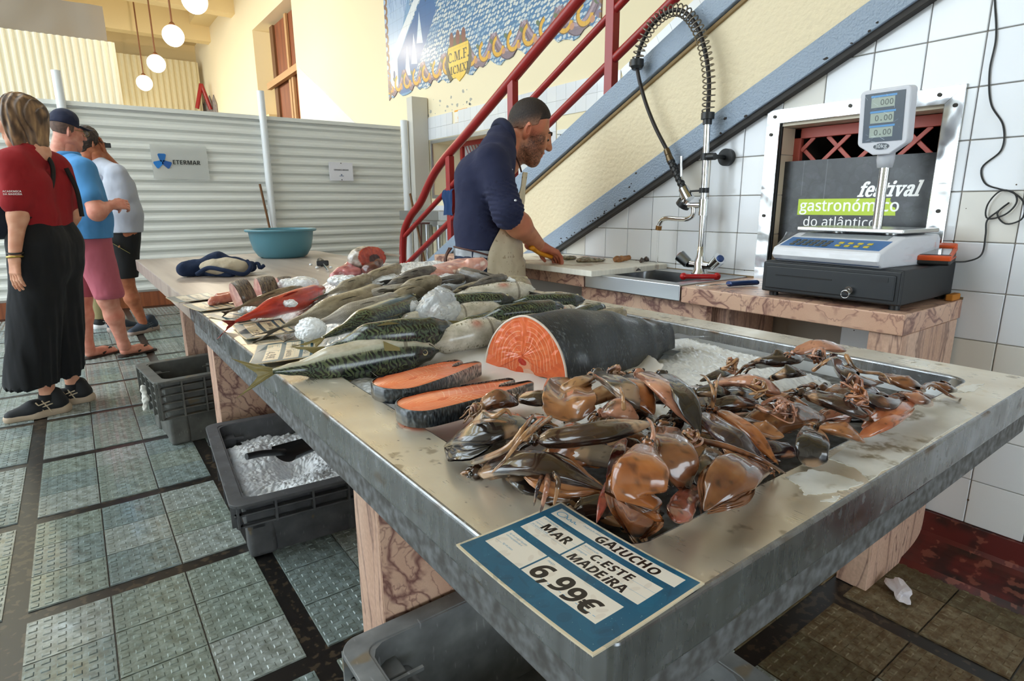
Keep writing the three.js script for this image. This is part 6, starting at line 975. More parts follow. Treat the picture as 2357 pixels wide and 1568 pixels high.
function squid(p0, p1, p2, W, tone, flags, label) {
  const P = [p0, p1, p2].map(v), mid = P[1].clone(), t = thing('squid', label, 'squid', mid.toArray()); P.forEach((p) => p.sub(mid));
  const up = V3(-.25, 1, .3).normalize(), f = frameAlong(P, up), sheet = flags.includes('s'), hollow = flags.includes('h'), sd = rnd() * 60;
  const wp = (i) => i < .5 ? lerp(W[0], W[1], sstep(0, .5, i)) : lerp(W[1], W[2], sstep(.5, 1, i));
  const end = (i) => (hollow ? 1 : Math.min(1, Math.sqrt(i / .12 + .03))) * Math.min(1, Math.sqrt((1 - i) / .22 + .004));
  const fl = sheet ? .13 : .58;
  const surf = (i, j, k2 = 1) => { const k = f(i), a = j * 2 * PI, w = wp(i) * end(i) * k2, wr = 1 + .26 * fbm(i * 3 + sd, Math.cos(a) * 1.3, Math.sin(a) * 1.3, 3) + .05 * ns(i * 5 + sd, Math.cos(a) * 4, Math.sin(a) * 4); let dn = Math.cos(a) * w * fl * wr, db = Math.sin(a) * w * wr; if (sheet) dn += w * .3 * ns(i * 2 + sd, Math.sin(a) * 1.3, 4) - w * .22 * (1 - Math.pow(Math.sin(a), 2)); else dn -= w * .1 * Math.cos(2 * a); return k.p.clone().addScaledVector(k.N, dn).addScaledVector(k.B, db); };
  const n = 42, m = 34;
  const g = hollow ? skin(n + 10, m, (i, j) => { const q = i * (n + 10); if (q >= 10) return surf((q - 10) / n, j); return surf((10 - q) / 10 * .45, j, .72 + .28 * Math.pow(q / 10, 6)); }, { caps: false }) : skin(n, m, surf);
  part('mantle', paint(g, mottle(tone, mid)), squidMat, t);
  if (flags.includes('f') || flags.includes('u')) for (const s of [1, -1]) { // side fins
    const u = flags.includes('u'), fg = skin(12, 12, (i, j) => { const c = .46 + j * .52, k = f(c), w = wp(c) * end(c), ex = wp(.6) * (u ? .35 : .85) * Math.sin(Math.pow(j, .8) * PI) * i; return k.p.clone().addScaledVector(k.B, s * (w * .9 + ex)).addScaledVector(k.N, -w * .12 - ex * .25 + .003 * ns(i * 3, j * 5, sd)).addScaledVector(k.T, ex * .25); }, { closed: false });
    const th = fg.clone(), q = th.attributes.position; for (let i = 0; i < q.count; i++) q.setY(i, q.getY(i) - .0022); const ix = th.index.array; for (let i = 0; i < ix.length; i += 3) { const a = ix[i]; ix[i] = ix[i + 1]; ix[i + 1] = a; } th.computeVertexNormals();
    part('fin', paint(mg([fg, th]), mottle(tone === 'dark' || tone === 'purple' ? 'tanw' : tone, mid)), squidMat, t);
  }
  if (!sheet && !hollow && !/salmon|red/.test(tone)) { // head and short arms at the open end
    const k = f(0), w = W[0], h = part('head', paint(skin(10, 16, (i, j) => { const a = j * 2 * PI, q = w * .62 * Math.sin(Math.min(1, i * 1.02 + .02) * PI * .92 + .12); return k.p.clone().addScaledVector(k.T, -w * .9 * i + w * .2).addScaledVector(k.N, Math.cos(a) * q * .8).addScaledVector(k.B, Math.sin(a) * q); }), mottle(tone, mid, 40)), squidMat, t);
    for (const s of [1, -1]) part('eye', new THREE.SphereGeometry(w * .2, 12, 8).translate(...k.p.clone().addScaledVector(k.T, -w * .3).addScaledVector(k.B, s * w * .5).addScaledVector(k.N, w * .22).toArray()), eyeBlack, h);
    const c = k.p.clone().addScaledVector(k.T, -w * .7); for (let i = 0; i < 5; i++) { const a = i / 5 * 2 * PI, o = k.B.clone().multiplyScalar(Math.cos(a)).addScaledVector(k.N, Math.sin(a) * .6 - .25), r = w * .16; arm(t, [c.clone().addScaledVector(o, w * .3), c.clone().addScaledVector(o, w * .6).addScaledVector(k.T, -w * .6), c.clone().addScaledVector(o, w * rr(.4, 1)).addScaledVector(k.T, -w * rr(.9, 1.5)).add(V3(0, -w * .4, 0)), c.clone().addScaledVector(o, w * rr(.2, .8)).addScaledVector(k.T, -w * rr(1.1, 2)).add(V3(0, -w * .6, 0))], r, rnd() < .5 ? 'tan' : tone, mid); }
  }
  squids.push({ t, mid }); return t;
}
const SQUID = [
[[.402,.933,-.336],[.35,.928,-.3],[.382,.848,-.328],[.008,.023,.017],'orange','u','big upright orange brown squid facing the price board'],
[[.401,.898,-.509],[.34,.908,-.511],[.322,.868,-.577],[.018,.023,.011],'black','f','mottled black squid nearest the salmon steaks'],
[[.364,.908,-.451],[.393,.923,-.401],[.465,.923,-.384],[.013,.014,.01],'dark','','long dark squid with pale blotches lying across the front of the heap'],
[[.319,.868,-.495],[.338,.898,-.423],[.383,.878,-.368],[.016,.017,.007],'dark','f','dark squid with broad tan fin at the steel rim'],
[[.553,.903,-.611],[.476,.908,-.528],[.463,.888,-.505],[.029,.033,.028],'tanw','s','flat wet tan squid flap beside the paper'],
[[.593,.908,-.593],[.526,.923,-.477],[.541,.898,-.453],[.014,.016,.008],'grey','','grey brown squid leaning against the salmon skin'],
[[.603,.908,-.557],[.544,.918,-.472],[.541,.898,-.444],[.016,.018,.009],'orange','','brown orange squid between two grey leaning ones'],
[[.614,.918,-.533],[.547,.928,-.431],[.545,.898,-.387],[.013,.014,.006],'pink','','pinkish grey squid stretched down the middle of the heap'],
[[.633,.918,-.508],[.55,.928,-.408],[.533,.898,-.371],[.012,.014,.007],'black','','shiny black squid with one long pale blotch'],
[[.592,.898,-.414],[.539,.903,-.333],[.575,.868,-.301],[.013,.015,.006],'purple','f','long purple squid with orange fin beside bare tray floor'],
[[.603,.903,-.398],[.582,.898,-.341],[.57,.878,-.298],[.009,.01,.004],'orange','','narrow orange squid fin lying along the purple one'],
[[.497,.908,-.392],[.425,.918,-.318],[.424,.888,-.306],[.014,.019,.01],'brown','','bulky mottled brown squid behind the big upright one'],
[[.555,.878,-.303],[.458,.908,-.28],[.402,.893,-.271],[.011,.021,.009],'brown','u','glossy brown squid bulging over the near steel rim'],
[[.443,.883,-.311],[.394,.893,-.287],[.362,.898,-.269],[.01,.011,.01],'pinkh','h','curled pink squid tube with open end on the near rim'],
[[.52,.893,-.343],[.471,.898,-.319],[.446,.888,-.311],[.009,.009,.006],'grey','','small grey squid tube beside the bulky brown one'],
[[.702,.878,-.33],[.596,.898,-.277],[.59,.878,-.276],[.01,.016,.015],'black','','short black squid standing at the tray wall'],
[[.656,.898,-.469],[.664,.903,-.448],[.686,.898,-.432],[.009,.012,.008],'black','','small black squid with a pale shoulder under thin arms'],
[[.704,.903,-.468],[.7,.918,-.414],[.728,.903,-.387],[.01,.013,.012],'pink','h','pinkish tan squid tube with round open end'],
[[.621,.898,-.422],[.648,.903,-.404],[.691,.893,-.393],[.007,.01,.006],'brown','','slender brown squid lying below the pink tube'],
[[.655,.878,-.41],[.632,.888,-.36],[.649,.878,-.336],[.016,.017,.01],'tanw','s','flat orange tan squid sheet over the tray floor'],
[[.817,.908,-.48],[.803,.928,-.438],[.859,.923,-.428],[.013,.017,.013],'dark','','striped dark squid near the top of the heap by the ice'],
[[.816,.938,-.421],[.847,.948,-.402],[.89,.938,-.382],[.008,.011,.01],'pink','','pale squid lying topmost on the heap'],
[[.88,.928,-.394],[.804,.923,-.333],[.901,.898,-.331],[.008,.014,.006],'purple','','bent deep purple squid on the slope below the topmost one'],
[[.827,.908,-.327],[.777,.908,-.287],[.866,.893,-.289],[.012,.015,.009],'purple','','round purple black squid near the far corner'],
[[.936,.898,-.342],[.911,.903,-.307],[.942,.888,-.292],[.012,.014,.009],'brown','h','tan and brown squid ring against the far tray wall'],
[[.751,.878,-.293],[.779,.898,-.274],[.862,.893,-.276],[.006,.011,.007],'salmon','','salmon orange squid tentacle club resting on the rim'],
[[.718,.878,-.281],[.754,.893,-.266],[.852,.888,-.274],[.006,.008,.006],'salmon','','second orange strip of squid lying under the first'],
[[.883,.893,-.299],[.849,.903,-.272],[.916,.878,-.274],[.009,.012,.009],'pink','','short pinkish squid curled over the far rim'],
[[1.043,.873,-.314],[.986,.888,-.284],[1.036,.873,-.284],[.008,.011,.009],'brown','','last small brown squid in the far corner of the tray'],
[[.736,.908,-.362],[.718,.913,-.304],[.77,.883,-.286],[.012,.015,.008],'dark','','dark squid with tan skin torn open in the middle right of the heap'],
[[.688,.888,-.314],[.685,.893,-.287],[.707,.878,-.27],[.01,.012,.007],'tanw','','pale tan squid beside the black one at the tray wall'],
[[.34,.868,-.466],[.329,.878,-.43],[.336,.868,-.415],[.009,.011,.007],'black','','small black squid in the front corner by the price board'],
[[.405,.888,-.624],[.426,.898,-.609],[.451,.888,-.599],[.012,.016,.01],'brown','','brown squid head poking up beside the salmon steaks'],
[[.468,.888,-.621],[.477,.893,-.588],[.501,.888,-.572],[.011,.014,.009],'dark','','dark squid half under the flat tan flap'],
[[.459,.898,-.415],[.417,.898,-.387],[.402,.878,-.387],[.004,.007,.002],'red','','thin red squid strip left of the big upright squid'],
[[.401,.878,-.382],[.368,.878,-.356],[.345,.868,-.342],[.003,.005,.002],'red','','red sliver of squid tucked behind the price board'],
[[.466,.908,-.376],[.44,.903,-.342],[.44,.878,-.335],[.006,.01,.007],'grey','f','grey brown squid fin pressed against the big upright squid'],
[[.511,.898,-.585],[.539,.908,-.574],[.6,.898,-.602],[.008,.011,.008],'tan','','tan squid head touching the salmon piece'],
[[.496,.898,-.488],[.501,.908,-.468],[.515,.898,-.445],[.011,.016,.01],'pink','','pink brown squid under the pale upright arm'],
[[.778,.898,-.322],[.796,.908,-.316],[.88,.898,-.339],[.008,.012,.009],'orange','','orange squid flesh below the bent purple squid'],
[[.77,.908,-.423],[.767,.923,-.401],[.823,.908,-.404],[.009,.012,.008],'black','','small round black squid under the striped one'],
[[.813,.893,-.512],[.761,.898,-.5],[.715,.893,-.505],[.006,.009,.005],'black','','narrow black squid lying on the ice edge'],
[[.402,.838,-.358],[.413,.838,-.44],[.391,.833,-.444],[.013,.022,.014],'tan','','pale squid flesh at the tray bottom behind the price board'],
[[.657,.858,-.4],[.735,.868,-.386],[.809,.858,-.364],[.017,.026,.018],'brown','','brown squid lying deep under the middle of the heap'],
[[.624,.868,-.471],[.712,.868,-.471],[.816,.868,-.467],[.018,.028,.02],'dark','','dark squid lying deep under the back of the heap'],
[[.405,.858,-.492],[.439,.868,-.469],[.474,.858,-.44],[.015,.023,.015],'orange','','orange squid lying deep under the front of the heap'],
[[.895,.868,-.407],[.894,.868,-.368],[.929,.858,-.328],[.02,.026,.016],'brown','','brown squid lying deep near the far corner'],
];
for (const r of SQUID) squid(...r);
// smaller squid filling the heap between those
{
  seed = 99; const pool = ['dark', 'brown', 'black', 'orange', 'tan', 'purple', 'pink', 'grey', 'brown', 'dark'], poly = (u, w) => [lerp(lerp(.36, .41, u), lerp(.62, 1.12, u), w), lerp(lerp(-.6, -.34, u), lerp(-.6, -.32, u), w)];
  for (let i = 0; i < 46; i++) { const [x, z] = poly(Math.pow(rnd(), .8), rnd()), a = rr(0, 2 * PI), l = rr(.03, .055), y = T - .03 + rr(.0, .045) * sstep(.02, .12, Math.min(x - .33, -.3 - z + .06)), c = [x, y, clamp(z + rr(-.03, .03), -.62, -.325)], w = rr(.011, .02); if (c[0] > 1.13) continue;
    const t = squid([c[0] - Math.cos(a) * l, y - .006, clamp(c[2] - Math.sin(a) * l, -.64, -.318)], c, [c[0] + Math.cos(a) * l, y - .008, clamp(c[2] + Math.sin(a) * l, -.64, -.318)], [w * .8, w, w * .5], pool[i % 10], i % 3 ? '' : 'f', 'small squid lying deep in the heap between the larger squid'); t.userData.group = 'small squid deep in the heap'; }
}
for (const [o, r, tone, ...pts] of [
[1,.004,'tan',[.306,.882,-.491],[.313,.922,-.43],[.328,.937,-.428],[.367,.932,-.461]],
[1,.003,'tan',[.369,.932,-.448],[.31,.937,-.408],[.301,.912,-.423],[.287,.902,-.425]],
[1,.003,'tan',[.378,.932,-.445],[.338,.937,-.42],[.315,.932,-.412]],
[0,.003,'pink',[.407,.927,-.337],[.411,.937,-.337],[.436,.937,-.36],[.455,.932,-.383]],
[38,.003,'tan',[.473,.922,-.431],[.473,.937,-.433],[.491,.942,-.455]],
[16,.003,'tan',[.595,.907,-.4],[.593,.927,-.399],[.624,.932,-.43],[.661,.922,-.468]],
[16,.003,'tan',[.61,.907,-.409],[.604,.932,-.403],[.658,.932,-.433]],
[11,.004,'brown',[.487,.912,-.345],[.498,.912,-.312],[.507,.907,-.286],[.548,.882,-.278]],
[21,.003,'tan',[.761,.932,-.366],[.769,.947,-.354],[.827,.942,-.367]],
[21,.004,'tan',[.849,.942,-.365],[.836,.927,-.344],[.893,.912,-.332],[.869,.907,-.311]],
[24,.004,'brown',[.898,.902,-.284],[.965,.892,-.29],[.968,.882,-.271],[1.055,.858,-.279]],
[18,.003,'pink',[.667,.902,-.379],[.696,.907,-.374],[.704,.902,-.355]],
[18,.004,'pink',[.657,.902,-.38],[.65,.902,-.356],[.672,.902,-.349]],
[1,.004,'tan',[.351,.917,-.537],[.34,.927,-.494],[.352,.932,-.49],[.354,.927,-.483]],
[1,.003,'tan',[.33,.912,-.523],[.329,.927,-.486],[.34,.927,-.471]],
[20,.004,'brown',[.797,.912,-.47],[.76,.917,-.462],[.754,.902,-.474]],
[3,.004,'pink',[.343,.892,-.408],[.312,.897,-.374],[.312,.872,-.382]],
[3,.004,'tan',[.342,.897,-.398],[.329,.897,-.377],[.324,.877,-.377]],
[3,.003,'purple',[.338,.892,-.41],[.315,.892,-.39],[.32,.867,-.402]],
]) arm(squids[o].t, pts.map((p) => v(p).sub(squids[o].mid)), r, tone, squids[o].mid, r > .007 ? 'arm' : 'tentacle');
// curled bunches of arms of some of them
for (const [o, c, tone] of [[31 - 1, [.626, .915, -.329], 'pink'], [39, [.764, .925, -.316], 'tan'], [20, [.739, .917, -.472], 'tan'], [37, [.576, .917, -.545], 'tan'], [21, [.8, .938, -.38], 'brown'], [23, [.724, .922, -.29], 'orange'], [11, [.476, .915, -.341], 'tan'], [29, [.66, .922, -.38], 'tan'], [32, [.36, .905, -.56], 'tan']]) for (let i = 0; i < 7; i++) {
  const b = v(c).sub(squids[o].mid), R = rr(.005, .013), a0 = rr(0, 6.3), pts = []; for (let k = 0; k < 7; k++) { const a = a0 + k * rr(.5, 1.1), q = R * (.4 + k * .16); pts.push(b.clone().add(V3(Math.cos(a) * q, rr(-.003, .01) + .006 * Math.sin(k), Math.sin(a) * q))); } arm(squids[o].t, pts, rr(.0018, .0034), rnd() < .6 ? tone : 'pink', squids[o].mid);
}
// ---------- people ----------
const skinCol = (a, b, red) => (x, y, z) => { const n = fbm(x * 26, y * 26, z * 26, 3); return lin(mix3(mix3(a, b, clamp(.5 + n)), red, sstep(.1, .5, fbm(x * 9, y * 9, z * 9, 2)) * .3)); };
const skinMat = MP(0xffffff, .5, { vertexColors: true, specularIntensity: .6 });
const cloth = (c, more = {}) => MP(c, .92, { sheen: .35, sheenColor: 0x888888, bumpMap: weave, bumpScale: .0006, ...more });
const weave = tex(128, 128, (x, y) => grey(.5 + .25 * Math.sin(x * 400) + .25 * Math.sin(y * 400)), false, [.05, .05]);
function basis(F, U = V3(0, 1, 0)) { F = F.clone().normalize(); const R = V3().crossVectors(F, U).normalize(), U2 = V3().crossVectors(R, F); return { F, R, U: U2 }; } // R: the person's own right
function headPrims(c, b, s = 1) {
  const L = (x, y, z) => c.clone().addScaledVector(b.R, x * s).addScaledVector(b.U, y * s).addScaledVector(b.F, z * s).toArray();
  const q = new THREE.Quaternion().setFromRotationMatrix(new THREE.Matrix4().makeBasis(b.R, b.U, b.F)).invert();
  const e = (x, y, z, rx, ry, rz, k) => ({ ...E(L(x, y, z), [rx * s, ry * s, rz * s], q), k }), c2 = (p, r, ra, rb, k) => ({ ...C(L(...p), L(...r), ra * s, rb * s), k });
  const P = [e(0, .045, -.015, .073, .084, .096), e(0, -.028, .026, .059, .085, .064, .03), c2([0, -.098, .06], [0, -.104, .058], .022, .022, .03)];
  for (const x of [-1, 1]) P.push(c2([x * .047, -.062, .004], [x * .014, -.1, .056], .02, .018, .03), c2([x * .042, -.016, .056], [x * .03, -.03, .066], .02, .018, .02), c2([x * .01, .026, .082], [x * .046, .022, .066], .011, .009, .012), { ...e(x * .032, .004, .098, .014, .0095, .016, .012), cut: true }, e(x * .032, .004, .0725, .0145, .0125, .0145, .004), e(x * .078, -.004, -.014, .012, .035, .021, .008), e(x * .087, -.002, -.016, .006, .03, .018, .004), { ...e(x * .094, -.003, -.01, .007, .017, .009, .004), cut: true }, e(x * .0105, -.031, .096, .0085, .007, .01, .006));
  P.push(c2([0, .02, .084], [0, -.022, .104], .0085, .0115, .014), e(0, -.03, .106, .012, .0105, .011, .01), c2([-.019, -.0585, .079], [.019, -.0585, .079], .008, .008, .008), c2([-.006, -.0575, .087], [.006, -.0575, .087], .0075, .0075, .008), c2([-.015, -.071, .081], [.015, -.071, .081], .0088, .0088, .008), { ...c2([-.022, -.0645, .092], [.022, -.0645, .092], .0026, .0026, .003), cut: true }, c2([0, -.05, -.025], [0, -.155, -.045], .054, .057, .03));
  return { P, L, q };
}
function handPrims(w, d, n, s, curl, sc = 1, spread = .02) { // wrist, finger direction, palm normal, thumb side
  d = d.clone().normalize(); n = n.clone().addScaledVector(d, -n.dot(d)).normalize(); s = s.clone().addScaledVector(d, -s.dot(d)).addScaledVector(n, -s.dot(n)).normalize();
  const at = (a, b, c) => w.clone().addScaledVector(d, a * sc).addScaledVector(s, b * sc).addScaledVector(n, c * sc), P = [], A = (p, r, ra, rb, k = .007) => P.push({ ...C(p.toArray(), r.toArray(), ra * sc, rb * sc), k });
  A(at(-.03, 0, 0), at(.01, 0, 0), .026, .023, .02); for (const b of [-.028, -.009, .01, .028]) A(at(.01, b * .6, 0), at(.082, b, 0), .015, .0115, .018);
  const len = [[.037, .03, .024], [.044, .033, .025], [.04, .031, .024], [.031, .023, .02]];
  [.03, .01, -.01, -.029].forEach((b, i) => { let p = at(.085, b, 0), ang = curl[0] + i * .05; const side = s.clone().multiplyScalar((1.4 - i) * spread); for (let k = 0; k < 3; k++) { const dir = d.clone().multiplyScalar(Math.cos(ang)).addScaledVector(n, Math.sin(ang)).add(side).normalize(), q = p.clone().addScaledVector(dir, len[i][k] * sc); A(p, q, [.0096, .0088, .008][k], [.0088, .008, .0068][k], .005); p = q; ang += curl[k + 1] ?? curl[1]; } });
  let p = at(.02, .026, .006); [[.9, .55, .12, .034, .0125, .0105], [1, .3, .3, .03, .0105, .0095], [1, .1, .35, .026, .0095, .007]].forEach(([a, b, c, l, r1, r2]) => { const q = p.clone().addScaledVector(d.clone().multiplyScalar(a).addScaledVector(s, b).addScaledVector(n, c + curl[0] * .3).normalize(), l * sc); A(p, q, r1, r2, .006); p = q; });
  return P;
}
const inflate = (prims, a) => prims.map((p) => p.a ? { ...p, ra: p.ra + a, rb: p.rb + a } : { ...p, r: p.r.clone().addScalar(a) });
const folds = (amp, fr, sd = 0) => (d, x, y, z) => d + amp * fbm(x * fr + sd, y * fr * .55, z * fr, 3);
const plane = (f, post) => (d, x, y, z) => Math.max(post ? post(d, x, y, z) : d, f(x, y, z));
const colourAll = (g, fn) => paint(g, fn);
const uvAll = (g) => { const q = g.toNonIndexed(); return wuv(q); };
function bodyMesh(t, limbs, fine, tone) { // one continuous body: coarse limbs, fine head and hands
  const list = [colourAll(blob(limbs, .013, .035, null, .03), tone)];
  for (const [prims, cell, k, col, post] of fine) list.push(colourAll(blob(prims, cell, k, post || null, .012), col || tone));
  const m = mg(list); return part('body', m, skinMat, t);
}
const P3 = (a) => v(a);

// ----- the fishmonger -----
{
  const t = thing('person', 'man in navy shirt and pale apron bending over a cutting board with a knife', 'person', [1.5, 0, -2.25]); const O = V3(1.5, 0, -2.25);
  const W = (x, y, z) => [x - O.x, y - O.y, z - O.z], R = V3(-.6, 0, .8), F = V3(.8, 0, .6);
  const off = (p, r, f = 0, u = 0) => P3(p).addScaledVector(R, r).addScaledVector(F, f).add(V3(0, u, 0)).sub(O).toArray();
  const pel = [1.505, .93, -2.26], wai = [1.495, 1.06, -2.26], che = [1.515, 1.25, -2.25], nb = [1.60, 1.405, -2.235];
  const torso = [C(off(pel, .075), off(wai, .07), .112, .103), C(off(pel, -.075), off(wai, -.07), .112, .103), C(off(wai, .07), off(che, .085), .103, .118), C(off(wai, -.07), off(che, -.085), .103, .118), C(off(che, .09), off(nb, .1, -.03, -.05), .112, .07), C(off(che, -.09), off(nb, -.1, -.03, -.05), .112, .07), C(off(nb, .14, -.02, -.07), off(nb, .03, -.01, .02), .065, .055), C(off(nb, -.14, -.02, -.07), off(nb, -.03, -.01, .02), .065, .055)];
  const shR = W(1.435, 1.325, -2.085), elR = W(1.447, 1.108, -1.985), wrR = W(1.685, .965, -2.075), shL = W(1.65, 1.335, -2.385), elL = W(1.735, 1.105, -2.42), wrL = W(1.83, .945, -2.29);
  const arms = [C(shR, elR, .06, .049), C(elR, P3(elR).lerp(P3(wrR), .3).toArray(), .047, .05), C(P3(elR).lerp(P3(wrR), .3).toArray(), wrR, .05, .029), C(shL, elL, .058, .047), C(elL, wrL, .046, .028)];
  const legs = [C(off(pel, .09, 0, -.04), W(1.46, .5, -2.17), .1, .062), C(W(1.46, .5, -2.17), W(1.42, .1, -2.16), .06, .042), C(off(pel, -.09, 0, -.04), W(1.6, .5, -2.36), .1, .062), C(W(1.6, .5, -2.36), W(1.58, .1, -2.38), .06, .042)];
  const hc = V3(1.742, 1.468, -2.228).sub(O), hb = basis(V3(.78, -.36, .5), V3(0, 1, 0)), H = headPrims(hc, hb, 1.06);
  const neck = [C(off(nb, 0, -.02, -.02), hc.clone().addScaledVector(hb.U, -.06).addScaledVector(hb.F, -.03).toArray(), .066, .058)];
  const local = (x, y, z) => { const p = V3(x, y, z).sub(hc); return [p.dot(hb.R) / 1.06, p.dot(hb.U) / 1.06, p.dot(hb.F) / 1.06]; };
  const base = skinCol([206, 140, 104], [172, 106, 76], [190, 92, 72]);
  const headCol = (x, y, z) => { const [a, b, c] = local(x, y, z); let k = base(x, y, z); const n = fbm(x * 190, y * 190, z * 190, 2); const jaw = sstep(-.03, -.055, b + Math.max(0, .05 - Math.abs(a)) * .25 + (c > .05 ? .0 : .012)) * sstep(-.035, -.005, c) * sstep(-.16, -.12, b), side = sstep(.05, .062, Math.abs(a)) * sstep(.02, 0, b) * sstep(-.005, .012, c) * sstep(-.07, -.05, b), mous = Math.exp(-(Math.pow((b + .047) / .007, 2) + Math.pow(a / .028, 2))) * sstep(.06, .075, c); const lip = sstep(.068, .078, c) * sstep(.027, .019, Math.abs(a)) * sstep(-.083, -.077, b) * sstep(-.05, -.055, b); k = mix3(k, lin([52, 34, 26]), clamp(Math.max(jaw * .8, side * .8, mous * .8) * (.78 + n)) * (1 - lip)); k = mix3(k, lin([168, 88, 76]), lip * .75); const ear = sstep(.07, .08, Math.abs(a)); return mix3(k, lin([206, 112, 84]), ear * .5); };
  const dR = V3(.9, -.36, -.05), hR = handPrims(P3(wrR), dR, V3(-.3, -.85, .1), V3(.05, 0, -1), [.35, .5, .5, .5], 1.02), hL = handPrims(P3(wrL), V3(.75, -.3, .55), V3(0, -1, 0), V3(.6, 0, -.75).negate(), [.25, .35, .3, .3]);
  bodyMesh(t, [...inflate(torso, -.012), ...arms, ...legs, ...neck], [[[...H.P, ...neck], .0036, .016, headCol], [hR, .0034, .006, skinCol([196, 120, 92], [164, 90, 68], [176, 82, 66])], [hL, .0036, .006, skinCol([196, 120, 92], [164, 90, 68], [176, 82, 66])]], base);
  // hair: clipped short, faded at the sides
  const hairline = (x, y, z) => { const [a, b, c] = local(x, y, z); return -(b - (.032 + .62 * c + (Math.abs(a) > .055 ? -.012 : 0) + (c > .02 ? .02 : 0))) * 1.06; };
  const hg = blob(inflate([H.P[0]], .0075), .0036, .01, plane(hairline, (d, x, y, z) => d + .0016 * ns(x * 220, y * 220, z * 220)), .012);
  paint(hg, (x, y, z) => { const [, b, c] = local(x, y, z), e = b - (.032 + .62 * c), n = fbm(x * 160, y * 160, z * 160, 2); return lin(mix3([150, 104, 80], mix3([46, 33, 26], [30, 22, 18], clamp(.5 + n)), sstep(-.02, .055, e + n * .012 + (c > .02 ? .05 : 0)))); });
  part('hair', hg, MP(0xffffff, .75, { vertexColors: true }), t);
  for (const s of [1, -1]) { part('eyebrow', tube([H.L(s * .014, .024, .0945), H.L(s * .03, .031, .09), H.L(s * .049, .022, .074)], .0036, 14, 6), M(0x1d1512, .8), t); part('eye', new THREE.SphereGeometry(.0135, 16, 12).translate(...H.L(s * .032, .003, .0755)), MP(0xd9cfc4, .1), t); part('iris', new THREE.SphereGeometry(.0068, 12, 8).translate(...H.L(s * .031, -.002, .0845)), MP(0x24160e, .08), t); part('eyelid', (() => { const g = new THREE.SphereGeometry(.0148, 16, 10, 0, 2 * PI, 0, PI * .52); g.applyQuaternion(H.q.clone().invert()); return g.translate(...H.L(s * .032, .0035, .0755)); })(), M(0xb07a5c, .6), t); part('lashes', tube([H.L(s * .02, -.0015, .0865), H.L(s * .033, -.002, .0905), H.L(s * .045, -.0015, .0825)], .0013, 12, 5), M(0x1a1210, .7), t); }
  // shirt with pushed-up sleeves
  const shirt = [...inflate(torso, .01), C(shR, P3(shR).lerp(P3(elR), .95).toArray(), .072, .063), C(P3(shR).lerp(P3(elR), .95).toArray(), P3(elR).lerp(P3(wrR), .06).toArray(), .06, .058), C(shL, P3(elL).toArray(), .07, .06)];
  const elb = P3(elR), fdir = P3(wrR).sub(elb).normalize();
  const sg = blob(shirt, .008, .03, plane((x, y, z) => Math.max(.952 - .1 * (x + .02) * .5 - y, V3(x, y, z).sub(elb).dot(fdir) - .018 > 0 && z > .2 ? .01 : -1), (d, x, y, z) => d + .0045 * fbm(x * 16, y * 22, z * 16, 3) + (P3([x, y, z]).sub(elb).length() < .14 ? .0035 * Math.sin((y * 1.2 + x * .5) * 260) : 0)), .03);
  part('shirt', uvAll(sg), cloth(0x1e2340, { sheenColor: 0x5a5a80 }), t);
  const nc = P3(off(nb, 0, .0, .03)); part('collar', (() => { const g = new THREE.TorusGeometry(.068, .017, 12, 40); g.scale(1, 1, 1.25); g.rotateX(PI / 2); const q = new THREE.Quaternion().setFromUnitVectors(V3(0, 1, 0), hc.clone().sub(nc).normalize()); return wuv(g.applyQuaternion(q).translate(nc.x, nc.y + .004, nc.z)); })(), cloth(0x191d38), t);
  { const s = part('splash', [new THREE.SphereGeometry(.006, 8, 6).scale(1, .8, 1).translate(...W(1.437, 1.165, -1.925)), new THREE.SphereGeometry(.003, 8, 6).translate(...W(1.5, 1.29, -2.03))], M(0xd8d8dc, .5), t, 'white specks on the sleeve'); void s; }
  const trousers = inflate([torso[0], torso[1], ...legs], .014), tg = blob(trousers, .009, .03, plane((x, y) => Math.max(y - .945, .09 - y), folds(.006, 14, 4)), .03); part('trousers', uvAll(tg), cloth(0x17253f), t);
  const bl = blob(inflate([torso[0], torso[1]], .0185), .006, .03, plane((x, y, z) => Math.max(y + .06 * (P3([x, y, z]).dot(F)) - .958, .922 - y - .06 * P3([x, y, z]).dot(F))), .03); part('belt', uvAll(bl), M(0xb9bcc2, .8, 0, { bumpMap: weave, bumpScale: .004 }), t, 'grey woven belt');
  part('belt_loop', [box(-.006, .006, -.03, .02, -.004, .004, .002).applyQuaternion(new THREE.Quaternion().setFromUnitVectors(V3(0, 0, 1), R)).translate(...off([1.505, .94, -2.26], .196, -.035))], cloth(0x14213a), t);
  // apron wraps the front and his right side
  const ap = skin(40, 60, (i, j) => { const y = lerp(1.285, .5, i), tt = sstep(.5, 1.285, y), cx = y > 1.06 ? P3(wai).lerp(P3(che), clamp((y - 1.06) / .19)) : P3(pel).lerp(P3(wai), clamp((y - .93) / .13)); if (y > 1.25) cx.lerp(P3(nb), (y - 1.25) / .3 * .6); const wide = lerp(1.5, .5, sstep(.9, 1.24, y)), a = lerp(-wide, wide, j); const rx = .168 + (y < .9 ? .012 : 0), rz = .215 - .03 * sstep(.95, 1.25, y), fo = .016 * fbm(j * 5, y * 5, 3, 3) + .01 * Math.sin(j * 22 + y * 9) * sstep(.95, .6, y); void tt; return cx.sub(O).addScaledVector(F, Math.cos(a) * (rx + fo) + .012).addScaledVector(R, Math.sin(a) * (rz + fo)).setY(y + .012 * Math.cos(j * PI * 2) * (i < .05 ? 0 : 0)); }, { closed: false });
